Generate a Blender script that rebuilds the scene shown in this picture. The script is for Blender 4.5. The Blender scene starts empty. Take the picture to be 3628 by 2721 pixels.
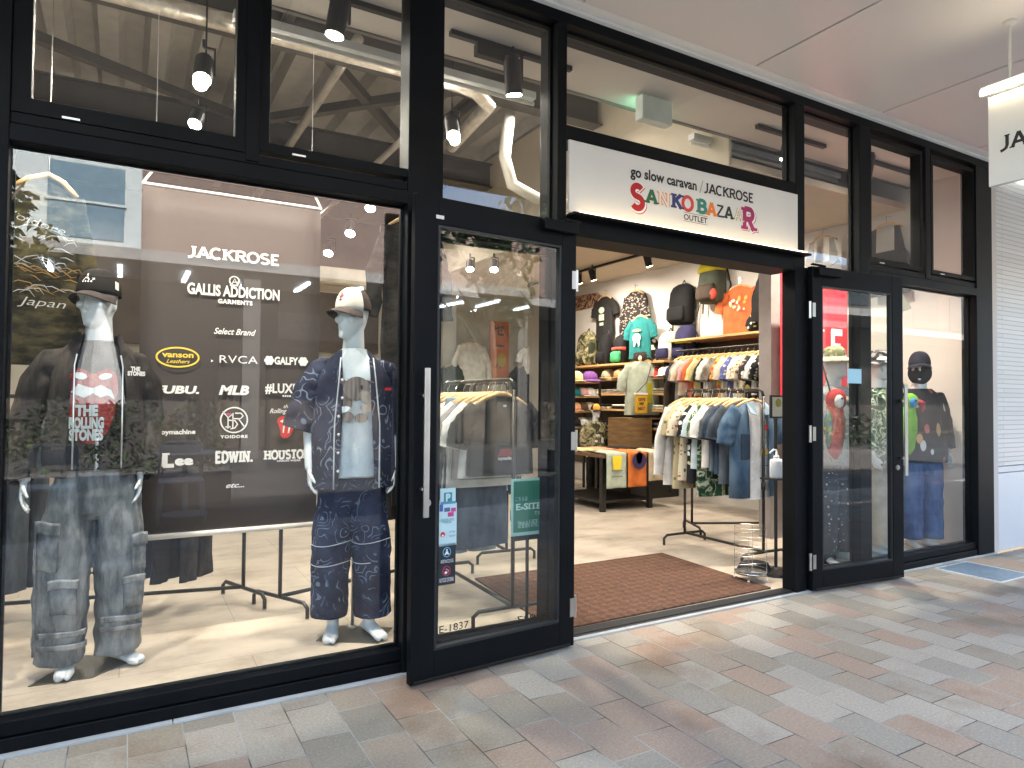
import bpy, bmesh, math, random
from mathutils import Vector, Matrix, noise
rnd = random.Random(7)
PI = math.pi
C = bpy.context.scene.collection
sc = bpy.context.scene
# ---------------------------------------------------------------- camera
CAM = Vector((0.0, -3.167, 1.35))
FOC = 2388.45
def axes(yaw, pit, rol):
    F = Vector((math.sin(yaw) * math.cos(pit), math.cos(yaw) * math.cos(pit), math.sin(pit)))
    R = Vector((math.cos(yaw), -math.sin(yaw), 0)); U = R.cross(F)
    c, s = math.cos(rol), math.sin(rol)
    return F, c * R + s * U, -s * R + c * U
FWD, RGT, UPV = axes(math.radians(29.82264), math.radians(1.40256), math.radians(0.48956))
def at(x, y, X=None, Y=None, Z=None):
    """a point of the photograph (3628 x 2721) carried out to a plane of the place, in metres"""
    d = FWD + RGT * ((x - 1814) / FOC) - UPV * ((y - 1360.5) / FOC)
    if X is not None: t = (X - CAM.x) / d.x
    elif Y is not None: t = (Y - CAM.y) / d.y
    else: t = (Z - CAM.z) / d.z
    return CAM + d * t
cam = bpy.data.cameras.new('camera'); camo = bpy.data.objects.new('camera', cam); C.objects.link(camo)
m = Matrix((RGT, UPV, -FWD)).transposed().to_4x4(); m.translation = CAM
camo.matrix_world = m
cam.sensor_fit = 'HORIZONTAL'; cam.sensor_width = 36; cam.lens = FOC / 3628 * 36
cam.clip_start = 0.05; cam.clip_end = 2000
sc.camera = camo
# ---------------------------------------------------------------- sky, sun, exposure
SUN_EL, SUN_AZ = math.radians(46), math.radians(20)      # the sun stands behind the shop
w = bpy.data.worlds.new('World'); sc.world = w; w.use_nodes = True
nt = w.node_tree; bg = nt.nodes['Background']
sky = nt.nodes.new('ShaderNodeTexSky'); sky.sky_type = 'NISHITA'; sky.sun_disc = False
sky.sun_elevation = SUN_EL; sky.sun_rotation = SUN_AZ; sky.dust_density = 1.5
nt.links.new(sky.outputs[0], bg.inputs[0]); bg.inputs[1].default_value = 0.10
sd = bpy.data.lights.new('sun', 'SUN'); sd.energy = 5.0; sd.angle = math.radians(0.5); sd.color = (1, .95, .87)
so = bpy.data.objects.new('sun', sd); C.objects.link(so)
sdir = Vector((math.sin(SUN_AZ) * math.cos(SUN_EL), math.cos(SUN_AZ) * math.cos(SUN_EL), math.sin(SUN_EL)))
so.rotation_euler = sdir.to_track_quat('Z', 'Y').to_euler(); so.location = (0, 20, 20)
sc.view_settings.view_transform = 'Standard'; sc.view_settings.look = 'None'
sc.view_settings.exposure = 3.6; sc.view_settings.gamma = 1
sc.cycles.max_bounces = 8; sc.cycles.transparent_max_bounces = 12
sc.cycles.sample_clamp_indirect = 6
sc.cycles.use_denoising = True
# ---------------------------------------------------------------- materials
MATS = {}
def newmat(name):
    mt = bpy.data.materials.new(name); mt.use_nodes = True
    n = mt.node_tree; return mt, n, n.nodes['Principled BSDF']
def N(n, t, **k):
    x = n.nodes.new(t)
    for a, b in k.items(): setattr(x, a, b)
    return x
def ramp(n, fac, stops, interp='LINEAR'):
    r = N(n, 'ShaderNodeValToRGB'); e = r.color_ramp; e.interpolation = interp
    while len(e.elements) < len(stops): e.elements.new(0.5)
    for i, (p, c) in enumerate(stops):
        e.elements[i].position = p; e.elements[i].color = (*c, 1)
    n.links.new(fac, r.inputs[0]); return r.outputs[0]
def coords(n, kind='Object', scale=(1, 1, 1)):
    tc = N(n, 'ShaderNodeTexCoord'); mp = N(n, 'ShaderNodeMapping')
    n.links.new(tc.outputs[kind], mp.inputs[0]); mp.inputs['Scale'].default_value = scale
    return mp.outputs[0]
def addbump(n, b, h, strength, dist=0.01):
    bp = N(n, 'ShaderNodeBump'); bp.inputs['Strength'].default_value = strength; bp.inputs['Distance'].default_value = dist
    n.links.new(h, bp.inputs['Height']); n.links.new(bp.outputs[0], b.inputs['Normal'])
def pm(name, col, rough=.5, metal=0., var=.12, vs=6., bump=0., bs=80., spec=.5, emit=0., ecol=None):
    """plain material with a little uneven tone and grain"""
    if name in MATS: return MATS[name]
    mt, n, b = newmat(name)
    co = coords(n)
    nz = N(n, 'ShaderNodeTexNoise'); nz.inputs['Scale'].default_value = vs; nz.inputs['Detail'].default_value = 5
    n.links.new(co, nz.inputs['Vector'])
    lo = tuple(max(0, c * (1 - var)) for c in col); hi = tuple(min(1, c * (1 + var)) for c in col)
    n.links.new(ramp(n, nz.outputs['Fac'], [(.3, lo), (.7, hi)]), b.inputs['Base Color'])
    b.inputs['Roughness'].default_value = rough; b.inputs['Metallic'].default_value = metal
    b.inputs['Specular IOR Level'].default_value = spec
    if bump:
        n2 = N(n, 'ShaderNodeTexNoise'); n2.inputs['Scale'].default_value = bs; n2.inputs['Detail'].default_value = 3
        n.links.new(co, n2.inputs['Vector']); addbump(n, b, n2.outputs['Fac'], bump)
    if emit:
        b.inputs['Emission Color'].default_value = (*(ecol or col), 1); b.inputs['Emission Strength'].default_value = emit
    MATS[name] = mt; return mt
def cloth(name, col, var=.18):
    return pm(name, col, rough=.9, var=var, vs=9, bump=.25, bs=260, spec=.2)
def fade(name, col, col2, sc_=(6, 6, 2), lo=.4, hi=.65):
    """worn cloth: streaks of a second tone"""
    if name in MATS: return MATS[name]
    mt, n, b = newmat(name); co = coords(n, scale=sc_)
    nz = N(n, 'ShaderNodeTexNoise'); nz.inputs['Scale'].default_value = 1; nz.inputs['Detail'].default_value = 6; nz.inputs['Roughness'].default_value = .65
    n.links.new(co, nz.inputs['Vector'])
    n.links.new(ramp(n, nz.outputs['Fac'], [(lo, col), (hi, col2)]), b.inputs['Base Color'])
    n2 = N(n, 'ShaderNodeTexNoise'); n2.inputs['Scale'].default_value = 60; n.links.new(co, n2.inputs['Vector'])
    addbump(n, b, n2.outputs['Fac'], .3); b.inputs['Roughness'].default_value = .9; b.inputs['Specular IOR Level'].default_value = .2
    MATS[name] = mt; return mt
def camo(name, cols, scale=9):
    if name in MATS: return MATS[name]
    mt, n, b = newmat(name); co = coords(n)
    nz = N(n, 'ShaderNodeTexNoise'); nz.inputs['Scale'].default_value = scale; nz.inputs['Detail'].default_value = 2; nz.inputs['Distortion'].default_value = 1.2
    n.links.new(co, nz.inputs['Vector'])
    k = len(cols); st = [(0 if i == 0 else .36 + .28 * i / k, c) for i, c in enumerate(cols)]
    n.links.new(ramp(n, nz.outputs['Fac'], st, 'CONSTANT'), b.inputs['Base Color'])
    b.inputs['Roughness'].default_value = .9; b.inputs['Specular IOR Level'].default_value = .2
    MATS[name] = mt; return mt
def spots(name, base, cols, scale=22, thr=.34, stretch=(1, 1, 1)):
    """scattered printed motifs on cloth"""
    if name in MATS: return MATS[name]
    mt, n, b = newmat(name); co = coords(n, scale=stretch)
    nz = N(n, 'ShaderNodeTexNoise'); nz.inputs['Scale'].default_value = scale * .5; n.links.new(co, nz.inputs['Vector'])
    ad = N(n, 'ShaderNodeMixRGB', blend_type='ADD'); ad.inputs[0].default_value = .06
    n.links.new(co, ad.inputs[1]); n.links.new(nz.outputs['Color'], ad.inputs[2])
    v = N(n, 'ShaderNodeTexVoronoi'); v.inputs['Scale'].default_value = scale; n.links.new(ad.outputs[0], v.inputs['Vector'])
    sp = N(n, 'ShaderNodeSeparateColor'); n.links.new(v.outputs['Color'], sp.inputs[0])
    k = len(cols)
    c = ramp(n, sp.outputs[0], [(i / k, q) for i, q in enumerate(cols)], 'CONSTANT')
    mk = ramp(n, v.outputs['Distance'], [(thr, (1, 1, 1)), (thr + .03, (0, 0, 0))])
    mx = N(n, 'ShaderNodeMixRGB'); mx.inputs[1].default_value = (*base, 1); n.links.new(mk, mx.inputs[0]); n.links.new(c, mx.inputs[2])
    n.links.new(mx.outputs[0], b.inputs['Base Color']); b.inputs['Roughness'].default_value = .9; b.inputs['Specular IOR Level'].default_value = .2
    MATS[name] = mt; return mt
def paisley(name, base, base2, line, scale=8):
    """dark cloth printed with thin pale curls"""
    if name in MATS: return MATS[name]
    mt, n, b = newmat(name); co = coords(n)
    nz = N(n, 'ShaderNodeTexNoise'); nz.inputs['Scale'].default_value = 7; nz.inputs['Detail'].default_value = 1; n.links.new(co, nz.inputs['Vector'])
    ad = N(n, 'ShaderNodeMixRGB', blend_type='ADD'); ad.inputs[0].default_value = .22
    n.links.new(co, ad.inputs[1]); n.links.new(nz.outputs['Color'], ad.inputs[2])
    v = N(n, 'ShaderNodeTexVoronoi'); v.inputs['Scale'].default_value = scale; n.links.new(ad.outputs[0], v.inputs['Vector'])
    m1 = N(n, 'ShaderNodeMath', operation='MULTIPLY'); m1.inputs[1].default_value = 26; n.links.new(v.outputs['Distance'], m1.inputs[0])
    m2 = N(n, 'ShaderNodeMath', operation='SINE'); n.links.new(m1.outputs[0], m2.inputs[0])
    ln = ramp(n, m2.outputs[0], [(.72, (0, 0, 0)), (.9, (1, 1, 1))])
    ms = N(n, 'ShaderNodeTexNoise'); ms.inputs['Scale'].default_value = 9; n.links.new(co, ms.inputs['Vector'])
    mk = ramp(n, ms.outputs['Fac'], [(.50, (0, 0, 0)), (.57, (1, 1, 1))])
    mu = N(n, 'ShaderNodeMixRGB', blend_type='MULTIPLY'); mu.inputs[0].default_value = 1; n.links.new(ln, mu.inputs[1]); n.links.new(mk, mu.inputs[2])
    bz = N(n, 'ShaderNodeTexNoise'); bz.inputs['Scale'].default_value = 5; bz.inputs['Detail'].default_value = 6; n.links.new(co, bz.inputs['Vector'])
    bc = ramp(n, bz.outputs['Fac'], [(.4, base), (.65, base2)])
    mx = N(n, 'ShaderNodeMixRGB'); n.links.new(mu.outputs[0], mx.inputs[0]); n.links.new(bc, mx.inputs[1]); mx.inputs[2].default_value = (*line, 1)
    n.links.new(mx.outputs[0], b.inputs['Base Color']); b.inputs['Roughness'].default_value = .85; b.inputs['Specular IOR Level'].default_value = .2
    MATS[name] = mt; return mt
def wood(name, c1, c2, sc_=(2, 30, 30), rough=.5):
    if name in MATS: return MATS[name]
    mt, n, b = newmat(name); co = coords(n, scale=sc_)
    nz = N(n, 'ShaderNodeTexNoise'); nz.inputs['Scale'].default_value = 1.4; nz.inputs['Detail'].default_value = 6; n.links.new(co, nz.inputs['Vector'])
    n.links.new(ramp(n, nz.outputs['Fac'], [(.35, c1), (.65, c2)]), b.inputs['Base Color']); b.inputs['Roughness'].default_value = rough
    MATS[name] = mt; return mt
def emis(name, col, s):
    if name in MATS: return MATS[name]
    mt, n, b = newmat(name); b.inputs['Base Color'].default_value = (*col, 1)
    b.inputs['Emission Color'].default_value = (*col, 1); b.inputs['Emission Strength'].default_value = s
    MATS[name] = mt; return mt
def make_glass():
    mt = bpy.data.materials.new('window_glass'); mt.use_nodes = True; n = mt.node_tree; n.nodes.clear()
    out = N(n, 'ShaderNodeOutputMaterial'); tr = N(n, 'ShaderNodeBsdfTransparent'); gl = N(n, 'ShaderNodeBsdfGlossy'); mx = N(n, 'ShaderNodeMixShader')
    lw = N(n, 'ShaderNodeLayerWeight'); lw.inputs['Blend'].default_value = .5
    pw = N(n, 'ShaderNodeMath', operation='POWER'); pw.inputs[1].default_value = 5; n.links.new(lw.outputs['Facing'], pw.inputs[0])
    fr = N(n, 'ShaderNodeMath', operation='MULTIPLY_ADD'); fr.inputs[1].default_value = .9; fr.inputs[2].default_value = .075; n.links.new(pw.outputs[0], fr.inputs[0])
    tr.inputs[0].default_value = (.93, .96, .95, 1); gl.inputs['Roughness'].default_value = 0.0; gl.inputs[0].default_value = (1, 1, 1, 1)
    n.links.new(fr.outputs[0], mx.inputs[0]); n.links.new(tr.outputs[0], mx.inputs[1]); n.links.new(gl.outputs[0], mx.inputs[2]); n.links.new(mx.outputs[0], out.inputs[0])
    return mt
GLASS = make_glass()
# ---------------------------------------------------------------- mesh building
ORG = {}
class MB:
    def __init__(s): s.v = []; s.f = []; s.mi = []; s.k = 0
    def mat(s, i): s.k = i; return s
    def add(s, vs, fs):
        o = len(s.v); s.v += [tuple(p) for p in vs]; s.f += [tuple(i + o for i in f) for f in fs]; s.mi += [s.k] * len(fs); return s
    def box(s, x0, x1, y0, y1, z0, z1):
        vs = [(x0, y0, z0), (x1, y0, z0), (x1, y1, z0), (x0, y1, z0), (x0, y0, z1), (x1, y0, z1), (x1, y1, z1), (x0, y1, z1)]
        return s.add(vs, [(0, 3, 2, 1), (4, 5, 6, 7), (0, 1, 5, 4), (1, 2, 6, 5), (2, 3, 7, 6), (3, 0, 4, 7)])
    def bar(s, a, b, w, h=None, up=(0, 0, 1)):
        a, b = Vector(a), Vector(b); h = h or w; d = (b - a).normalized(); u = Vector(up)
        if abs(d.dot(u)) > .98: u = Vector((1, 0, 0))
        x = d.cross(u).normalized() * w / 2; y = x.cross(d).normalized() * h / 2
        vs = [a - x - y, a + x - y, a + x + y, a - x + y, b - x - y, b + x - y, b + x + y, b - x + y]
        return s.add(vs, [(0, 1, 2, 3), (7, 6, 5, 4), (4, 5, 1, 0), (5, 6, 2, 1), (6, 7, 3, 2), (7, 4, 0, 3)])
    def loft(s, rings, cap0=True, cap1=True, closed=True):
        n = len(rings[0]); vs = [p for r in rings for p in r]; fs = []
        for i in range(len(rings) - 1):
            for j in range(n if closed else n - 1):
                a = i * n + j; b = i * n + (j + 1) % n
                fs.append((a, b, b + n, a + n))
        if closed and cap0: fs.append(tuple(range(n - 1, -1, -1)))
        if closed and cap1: fs.append(tuple(range((len(rings) - 1) * n, len(rings) * n)))
        return s.add(vs, fs)
    def tube(s, pts, r, n=8, caps=True):
        pts = [Vector(p) for p in pts]; rs = r if isinstance(r, (list, tuple)) else [r] * len(pts)
        rings = []; u = None
        for i, p in enumerate(pts):
            d = ((pts[min(i + 1, len(pts) - 1)] - pts[max(i - 1, 0)])).normalized()
            if u is None:
                u = Vector((0, 0, 1)) if abs(d.z) < .9 else Vector((1, 0, 0))
            u = (u - d * u.dot(d)).normalized(); q = d.cross(u)
            rings.append([p + (u * math.cos(a) + q * math.sin(a)) * rs[i] for a in [2 * PI * j / n for j in range(n)]])
        return s.loft(rings, caps, caps)
    def cyl(s, a, b, r, r2=None, n=14): return s.tube([a, b], [r, r if r2 is None else r2], n)
    def lathe(s, prof, c=(0, 0, 0), n=20, sx=1, sy=1):
        rings = [[(c[0] + r * sx * math.cos(2 * PI * j / n), c[1] + r * sy * math.sin(2 * PI * j / n), c[2] + z) for j in range(n)] for r, z in prof]
        return s.loft(rings)
    def ball(s, c, rx, ry=None, rz=None, nu=12, nv=8):
        ry = ry or rx; rz = rz or rx
        rings = [[(c[0] + rx * math.sin(PI * (i + .001) / (nv + .002)) * math.cos(2 * PI * j / nu), c[1] + ry * math.sin(PI * (i + .001) / (nv + .002)) * math.sin(2 * PI * j / nu), c[2] - rz * math.cos(PI * i / nv)) for j in range(nu)] for i in range(nv + 1)]
        return s.loft(rings)
    def prism(s, poly, o, u, v, t):
        """polygon poly in the plane (o; u, v), given thickness t along u x v"""
        o, u, v = Vector(o), Vector(u), Vector(v); w_ = u.cross(v).normalized() * t; k = len(poly)
        A = [o + u * a + v * b for a, b in poly]; B = [p + w_ for p in A]
        fs = [tuple(range(k - 1, -1, -1)), tuple(range(k, 2 * k))] + [(i, (i + 1) % k, (i + 1) % k + k, i + k) for i in range(k)]
        return s.add(A + B, fs)
    def sheet(s, fn, nu, nv):
        vs = [fn(i / nu, j / nv) for i in range(nu + 1) for j in range(nv + 1)]
        fs = [(i * (nv + 1) + j, (i + 1) * (nv + 1) + j, (i + 1) * (nv + 1) + j + 1, i * (nv + 1) + j + 1) for i in range(nu) for j in range(nv)]
        return s.add(vs, fs)
    def build(s, name, mats, parent=None, smooth=False, bevel=0., solid=0., sub=0, loc=None, kind=None):
        me = bpy.data.meshes.new(name); o = bpy.data.objects.new(name, me); C.objects.link(o)
        if parent is None:
            if loc is None:
                xs = [p[0] for p in s.v]; ys = [p[1] for p in s.v]; zs = [p[2] for p in s.v]
                loc = Vector(((min(xs) + max(xs)) / 2, (min(ys) + max(ys)) / 2, min(zs)))
            org = Vector(loc); o.location = org; ORG[o.name] = org
        else:
            o.parent = parent; q = parent
            while q.parent: q = q.parent
            org = ORG[q.name]
        me.from_pydata([(p[0] - org.x, p[1] - org.y, p[2] - org.z) for p in s.v], [], s.f)
        mats = mats if isinstance(mats, (list, tuple)) else [mats]
        for mm in mats: me.materials.append(mm)
        me.polygons.foreach_set('material_index', s.mi)
        if smooth: me.polygons.foreach_set('use_smooth', [True] * len(s.f))
        me.update()
        if solid:
            q = o.modifiers.new('solid', 'SOLIDIFY'); q.thickness = solid; q.offset = 0
        if bevel:
            q = o.modifiers.new('bevel', 'BEVEL'); q.width = bevel; q.segments = 2; q.limit_method = 'ANGLE'; q.angle_limit = math.radians(50)
        if sub:
            q = o.modifiers.new('sub', 'SUBSURF'); q.levels = sub; q.render_levels = sub
        if kind: o['kind'] = kind
        return o
def tag(o, label=None, cat=None, group=None, kind=None):
    if label: o['label'] = label
    if cat: o['category'] = cat
    if group: o['group'] = group
    if kind: o['kind'] = kind
    return o
def thing(name, label, cat, loc=(0, 0, 0), rotz=0., group=None, local=False):
    o = bpy.data.objects.new(name, None); C.objects.link(o); o.empty_display_size = .1
    o.location = loc; o.rotation_euler = (0, 0, rotz)
    ORG[o.name] = Vector((0, 0, 0)) if (local or rotz) else Vector(loc)
    return tag(o, label, cat, group)
def dup(root, loc, rotz=None, label=None):
    r = root.copy(); C.objects.link(r); r.location = loc
    if rotz is not None: r.rotation_euler = (0, 0, rotz)
    if label: r['label'] = label
    for ch in list(root.children):
        c = ch.copy(); C.objects.link(c); c.parent = r
        for g in list(ch.children):
            d = g.copy(); C.objects.link(d); d.parent = c
    return r
# ---------------------------------------------------------------- lettering
def text_mesh(s, size=1., shear=0., bold=0., spacing=1., align='CENTER'):
    cu = bpy.data.curves.new('t', 'FONT'); cu.body = s; cu.size = size; cu.shear = shear; cu.offset = bold * size
    cu.space_character = spacing; cu.align_x = align; cu.align_y = 'BOTTOM_BASELINE'; cu.resolution_u = 3
    ob = bpy.data.objects.new('t', cu); C.objects.link(ob)
    dg = bpy.context.evaluated_depsgraph_get(); me = bpy.data.meshes.new_from_object(ob.evaluated_get(dg))
    vs = [tuple(v.co) for v in me.vertices]; fs = [tuple(p.vertices) for p in me.polygons]
    bpy.data.objects.remove(ob); bpy.data.curves.remove(cu); bpy.data.meshes.remove(me)
    return vs, fs
def text(mb, s, o, u, v, w=None, h=.1, shear=0., bold=0., spacing=1., align='CENTER'):
    """letters of cap height h, stretched to total width w when given, in the plane (o; u, v)"""
    vs, fs = text_mesh(s, 1, shear, bold, spacing, align)
    xs = [p[0] for p in vs]
    if not xs: return mb
    ky = h / .72; kx = ky if w is None else w / (max(xs) - min(xs))
    cx = (max(xs) + min(xs)) / 2 if align == 'CENTER' else 0
    o, u, v = Vector(o), Vector(u), Vector(v)
    return mb.add([o + u * ((p[0] - cx) * kx) + v * (p[1] * ky) for p in vs], fs)
def stroke(mb, pts, wd, o, u, v):
    """flat brush stroke through pts, width wd (number or one per point)"""
    o, u, v = Vector(o), Vector(u), Vector(v); P = [Vector((a, b)) for a, b in pts]; k = len(P)
    ws = wd if isinstance(wd, (list, tuple)) else [wd] * k
    L = []; R_ = []
    for i in range(k):
        d = (P[min(i + 1, k - 1)] - P[max(i - 1, 0)]).normalized(); q = Vector((-d.y, d.x)) * ws[i] / 2
        L.append(P[i] + q); R_.append(P[i] - q)
    vs = [o + u * p.x + v * p.y for p in L + R_]
    return mb.add(vs, [(i + k, i + 1 + k, i + 1, i) for i in range(k - 1)])
def arc(cx, cy, rx, ry, a0, a1, n=14): return [(cx + rx * math.cos(math.radians(a0 + (a1 - a0) * i / n)), cy + ry * math.sin(math.radians(a0 + (a1 - a0) * i / n))) for i in range(n + 1)]
# slab letters: strokes in a unit box (x 0..w, y 0..1) and the ends that carry a serif
SL = {
 'J': (.62, [[(.42, 1), (.42, .3), (.36, .1), (.2, 0), (.04, -.05)]], [(.42, 1)]),
 'A': (.9, [[(.08, 0), (.44, 1)], [(.44, 1), (.82, 0)], [(.2, .33), (.7, .33)]], [(.08, 0), (.82, 0)]),
 'C': (.85, [arc(.45, .5, .38, .47, 50, 310, 18)], []),
 'K': (.88, [[(.18, 0), (.18, 1)], [(.76, 1), (.2, .45)], [(.36, .6), (.8, 0)]], [(.18, 0), (.18, 1), (.8, 0), (.76, 1)]),
 'R': (.88, [[(.18, 0), (.18, 1)], [(.18, .95), (.5, .95)] + arc(.5, .72, .22, .23, 90, -90, 8) + [(.18, .48)], [(.45, .48), (.8, 0)]], [(.18, 0), (.18, 1), (.8, 0)]),
 'O': (.95, [arc(.47, .5, .38, .46, 0, 360, 24)], []),
 'S': (.75, [arc(.38, .74, .25, .22, 30, 270, 12) + arc(.38, .27, .28, .24, 90, -150, 12)], []),
 'E': (.75, [[(.18, 0), (.18, 1)], [(.1, .95), (.66, .95)], [(.18, .52), (.56, .52)], [(.1, .05), (.68, .05)]], []),
 'N': (.9, [[(.16, 0), (.16, 1)], [(.16, 1), (.74, 0)], [(.74, 0), (.74, 1)]], [(.16, 0), (.16, 1), (.74, 1)]),
 'B': (.82, [[(.18, 0), (.18, 1)], [(.18, .95), (.45, .95)] + arc(.45, .74, .2, .21, 90, -90, 8) + [(.18, .53)], [(.18, .53), (.48, .53)] + arc(.48, .29, .24, .24, 90, -90, 8) + [(.18, .05)]], [(.18, 0), (.18, 1)]),
 'Z': (.78, [[(.1, .94), (.68, .94)], [(.66, .94), (.1, .06)], [(.1, .06), (.7, .06)]], []),
 'H': (.95, [[(.18, 0), (.18, 1)], [(.76, 0), (.76, 1)], [(.18, .52), (.76, .52)]], [(.18, 0), (.18, 1), (.76, 0), (.76, 1)]),
 'U': (.95, [[(.18, 1), (.18, .35)] + arc(.46, .32, .28, .28, 180, 360, 10) + [(.74, 1)]], [(.18, 1), (.74, 1)]),
 'T': (.8, [[(.4, 0), (.4, 1)], [(.06, .94), (.74, .94)]], [(.4, 0)]),
 'D': (.9, [[(.18, 0), (.18, 1)], [(.18, .95), (.4, .95)] + arc(.4, .5, .38, .45, 90, -90, 12) + [(.18, .05)]], [(.18, 0), (.18, 1)]),
 'W': (1.2, [[(.1, 1), (.34, 0)], [(.34, 0), (.58, 1)], [(.58, 1), (.82, 0)], [(.82, 0), (1.08, 1)]], [(.1, 1), (1.08, 1)]),
 'I': (.45, [[(.22, 0), (.22, 1)]], [(.22, 0), (.22, 1)]),
 'L': (.72, [[(.18, 0), (.18, 1)], [(.1, .05), (.66, .05)]], [(.18, 1)]),
 '.': (.3, [[(.06, .08), (.22, .08)]], []), ' ': (.4, [], []),
}
def slab(mb, s, o, u, v, w, h, sw=.16, serif=.34, st=.1):
    o, u, v = Vector(o), Vector(u), Vector(v); tot = sum(SL[c][0] for c in s); k = w / tot; x = -w / 2
    for c in s:
        wd, strokes, ends = SL[c]; U = u * k; V = v * h; q = o + u * x
        nn = u.cross(v).normalized() * 7e-5; kk = 0
        for pts in strokes: stroke(mb, pts, sw, q + nn * kk, U, V); kk += 1
        for ex, ey in ends:
            kk += 1
            y = st / 2 if ey < .5 else 1 - st / 2
            stroke(mb, [(ex - serif / 2, y), (ex + serif / 2, y)], st, q + nn * kk, U, V)
        x += wd * k
    return mb
XU, ZU = Vector((1, 0, 0)), Vector((0, 0, 1))
# ================================================================ materials of the place
FRAME = pm('black_anodised_frame', (.0045, .0055, .0068), rough=.5, var=.25, vs=3, spec=.12)
FRAMEG = pm('grey_side_of_frame', (.016, .019, .02), rough=.45)
STEEL = pm('brushed_steel', (.62, .62, .6), rough=.32, metal=1)
BLACKM = pm('black_painted_metal', (.012, .011, .010), rough=.42)
WHITEP = pm('white_paint', (.8, .8, .78), rough=.6, var=.03)
WALLP = pm('warm_white_wall', (.62, .585, .54), rough=.8, var=.05, vs=2)
def pavement_mat():
    mt, n, b = newmat('paving_slabs'); tc = N(n, 'ShaderNodeTexCoord'); mp = N(n, 'ShaderNodeMapping')
    n.links.new(tc.outputs['Object'], mp.inputs[0]); mp.inputs['Rotation'].default_value = (0, 0, PI / 2); mp.inputs['Location'].default_value = (.055, .164, 0)
    def brick(c1, c2, mortar, bias=0.):
        q = N(n, 'ShaderNodeTexBrick'); q.offset = .37; q.offset_frequency = 2; q.squash = 1; q.inputs['Scale'].default_value = 1
        q.inputs['Brick Width'].default_value = .3; q.inputs['Row Height'].default_value = .197; q.inputs['Mortar Size'].default_value = .003
        q.inputs['Mortar Smooth'].default_value = .3; q.inputs['Bias'].default_value = bias
        q.inputs['Color1'].default_value = (*c1, 1); q.inputs['Color2'].default_value = (*c2, 1); q.inputs['Mortar'].default_value = (*mortar, 1)
        n.links.new(mp.outputs[0], q.inputs['Vector']); return q
    bw = brick((0, 0, 0), (1, 1, 1), (.5, .5, .5))
    col = ramp(n, bw.outputs['Color'], [(0, (0.380, 0.364, 0.329)), (.17, (0.320, 0.290, 0.242)), (.3, (0.365, 0.287, 0.234)), (.44, (0.344, 0.300, 0.251)), (.55, (0.402, 0.381, 0.347)),
                                        (.66, (0.289, 0.274, 0.239)), (.76, (0.370, 0.295, 0.246)), (.88, (0.330, 0.314, 0.279))], 'CONSTANT')
    sp = N(n, 'ShaderNodeTexNoise'); sp.inputs['Scale'].default_value = 85; sp.inputs['Detail'].default_value = 6; sp.inputs['Roughness'].default_value = .8; n.links.new(tc.outputs['Object'], sp.inputs['Vector'])
    g = ramp(n, sp.outputs['Fac'], [(.30, (.5, .5, .5)), (.47, (.95, .95, .95)), (.58, (1.05, 1.05, 1.05)), (.68, (2.0, 1.95, 1.85))])
    mu = N(n, 'ShaderNodeMixRGB', blend_type='MULTIPLY'); mu.inputs[0].default_value = .8; n.links.new(col, mu.inputs[1]); n.links.new(g, mu.inputs[2])
    # brown damp stains
    st = N(n, 'ShaderNodeTexNoise'); st.inputs['Scale'].default_value = 1.15; st.inputs['Detail'].default_value = 5; st.inputs['Roughness'].default_value = .6; n.links.new(tc.outputs['Object'], st.inputs['Vector'])
    sm = ramp(n, st.outputs['Fac'], [(.56, (1, 1, 1)), (.66, (.78, .68, .6))])
    m2 = N(n, 'ShaderNodeMixRGB', blend_type='MULTIPLY'); m2.inputs[0].default_value = .85; n.links.new(mu.outputs[0], m2.inputs[1]); n.links.new(sm, m2.inputs[2])
    # joints: some dark, some limed pale
    jn = N(n, 'ShaderNodeTexNoise'); jn.inputs['Scale'].default_value = 3.2; n.links.new(tc.outputs['Object'], jn.inputs['Vector'])
    jc = ramp(n, jn.outputs['Fac'], [(.42, (.06, .055, .05)), (.5, (.2, .2, .195)), (.6, (.42, .42, .4))])
    tn = N(n, 'ShaderNodeMixRGB', blend_type='MULTIPLY'); tn.inputs[0].default_value = 1; tn.inputs[2].default_value = (1.04, 1.0, .925, 1); n.links.new(m2.outputs[0], tn.inputs[1])
    m3 = N(n, 'ShaderNodeMixRGB'); n.links.new(bw.outputs['Fac'], m3.inputs[0]); n.links.new(tn.outputs[0], m3.inputs[1]); n.links.new(jc, m3.inputs[2])
    n.links.new(m3.outputs[0], b.inputs['Base Color'])
    rr = ramp(n, bw.outputs['Color'], [(0, (.8,) * 3), (.5, (.68,) * 3), (1, (.85,) * 3)]); n.links.new(rr, b.inputs['Roughness'])
    iv = N(n, 'ShaderNodeMath', operation='MULTIPLY_ADD'); iv.inputs[1].default_value = -2.2; n.links.new(bw.outputs['Fac'], iv.inputs[0]); n.links.new(sp.outputs['Fac'], iv.inputs[2])
    addbump(n, b, iv.outputs[0], .55, .004)
    return mt
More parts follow.
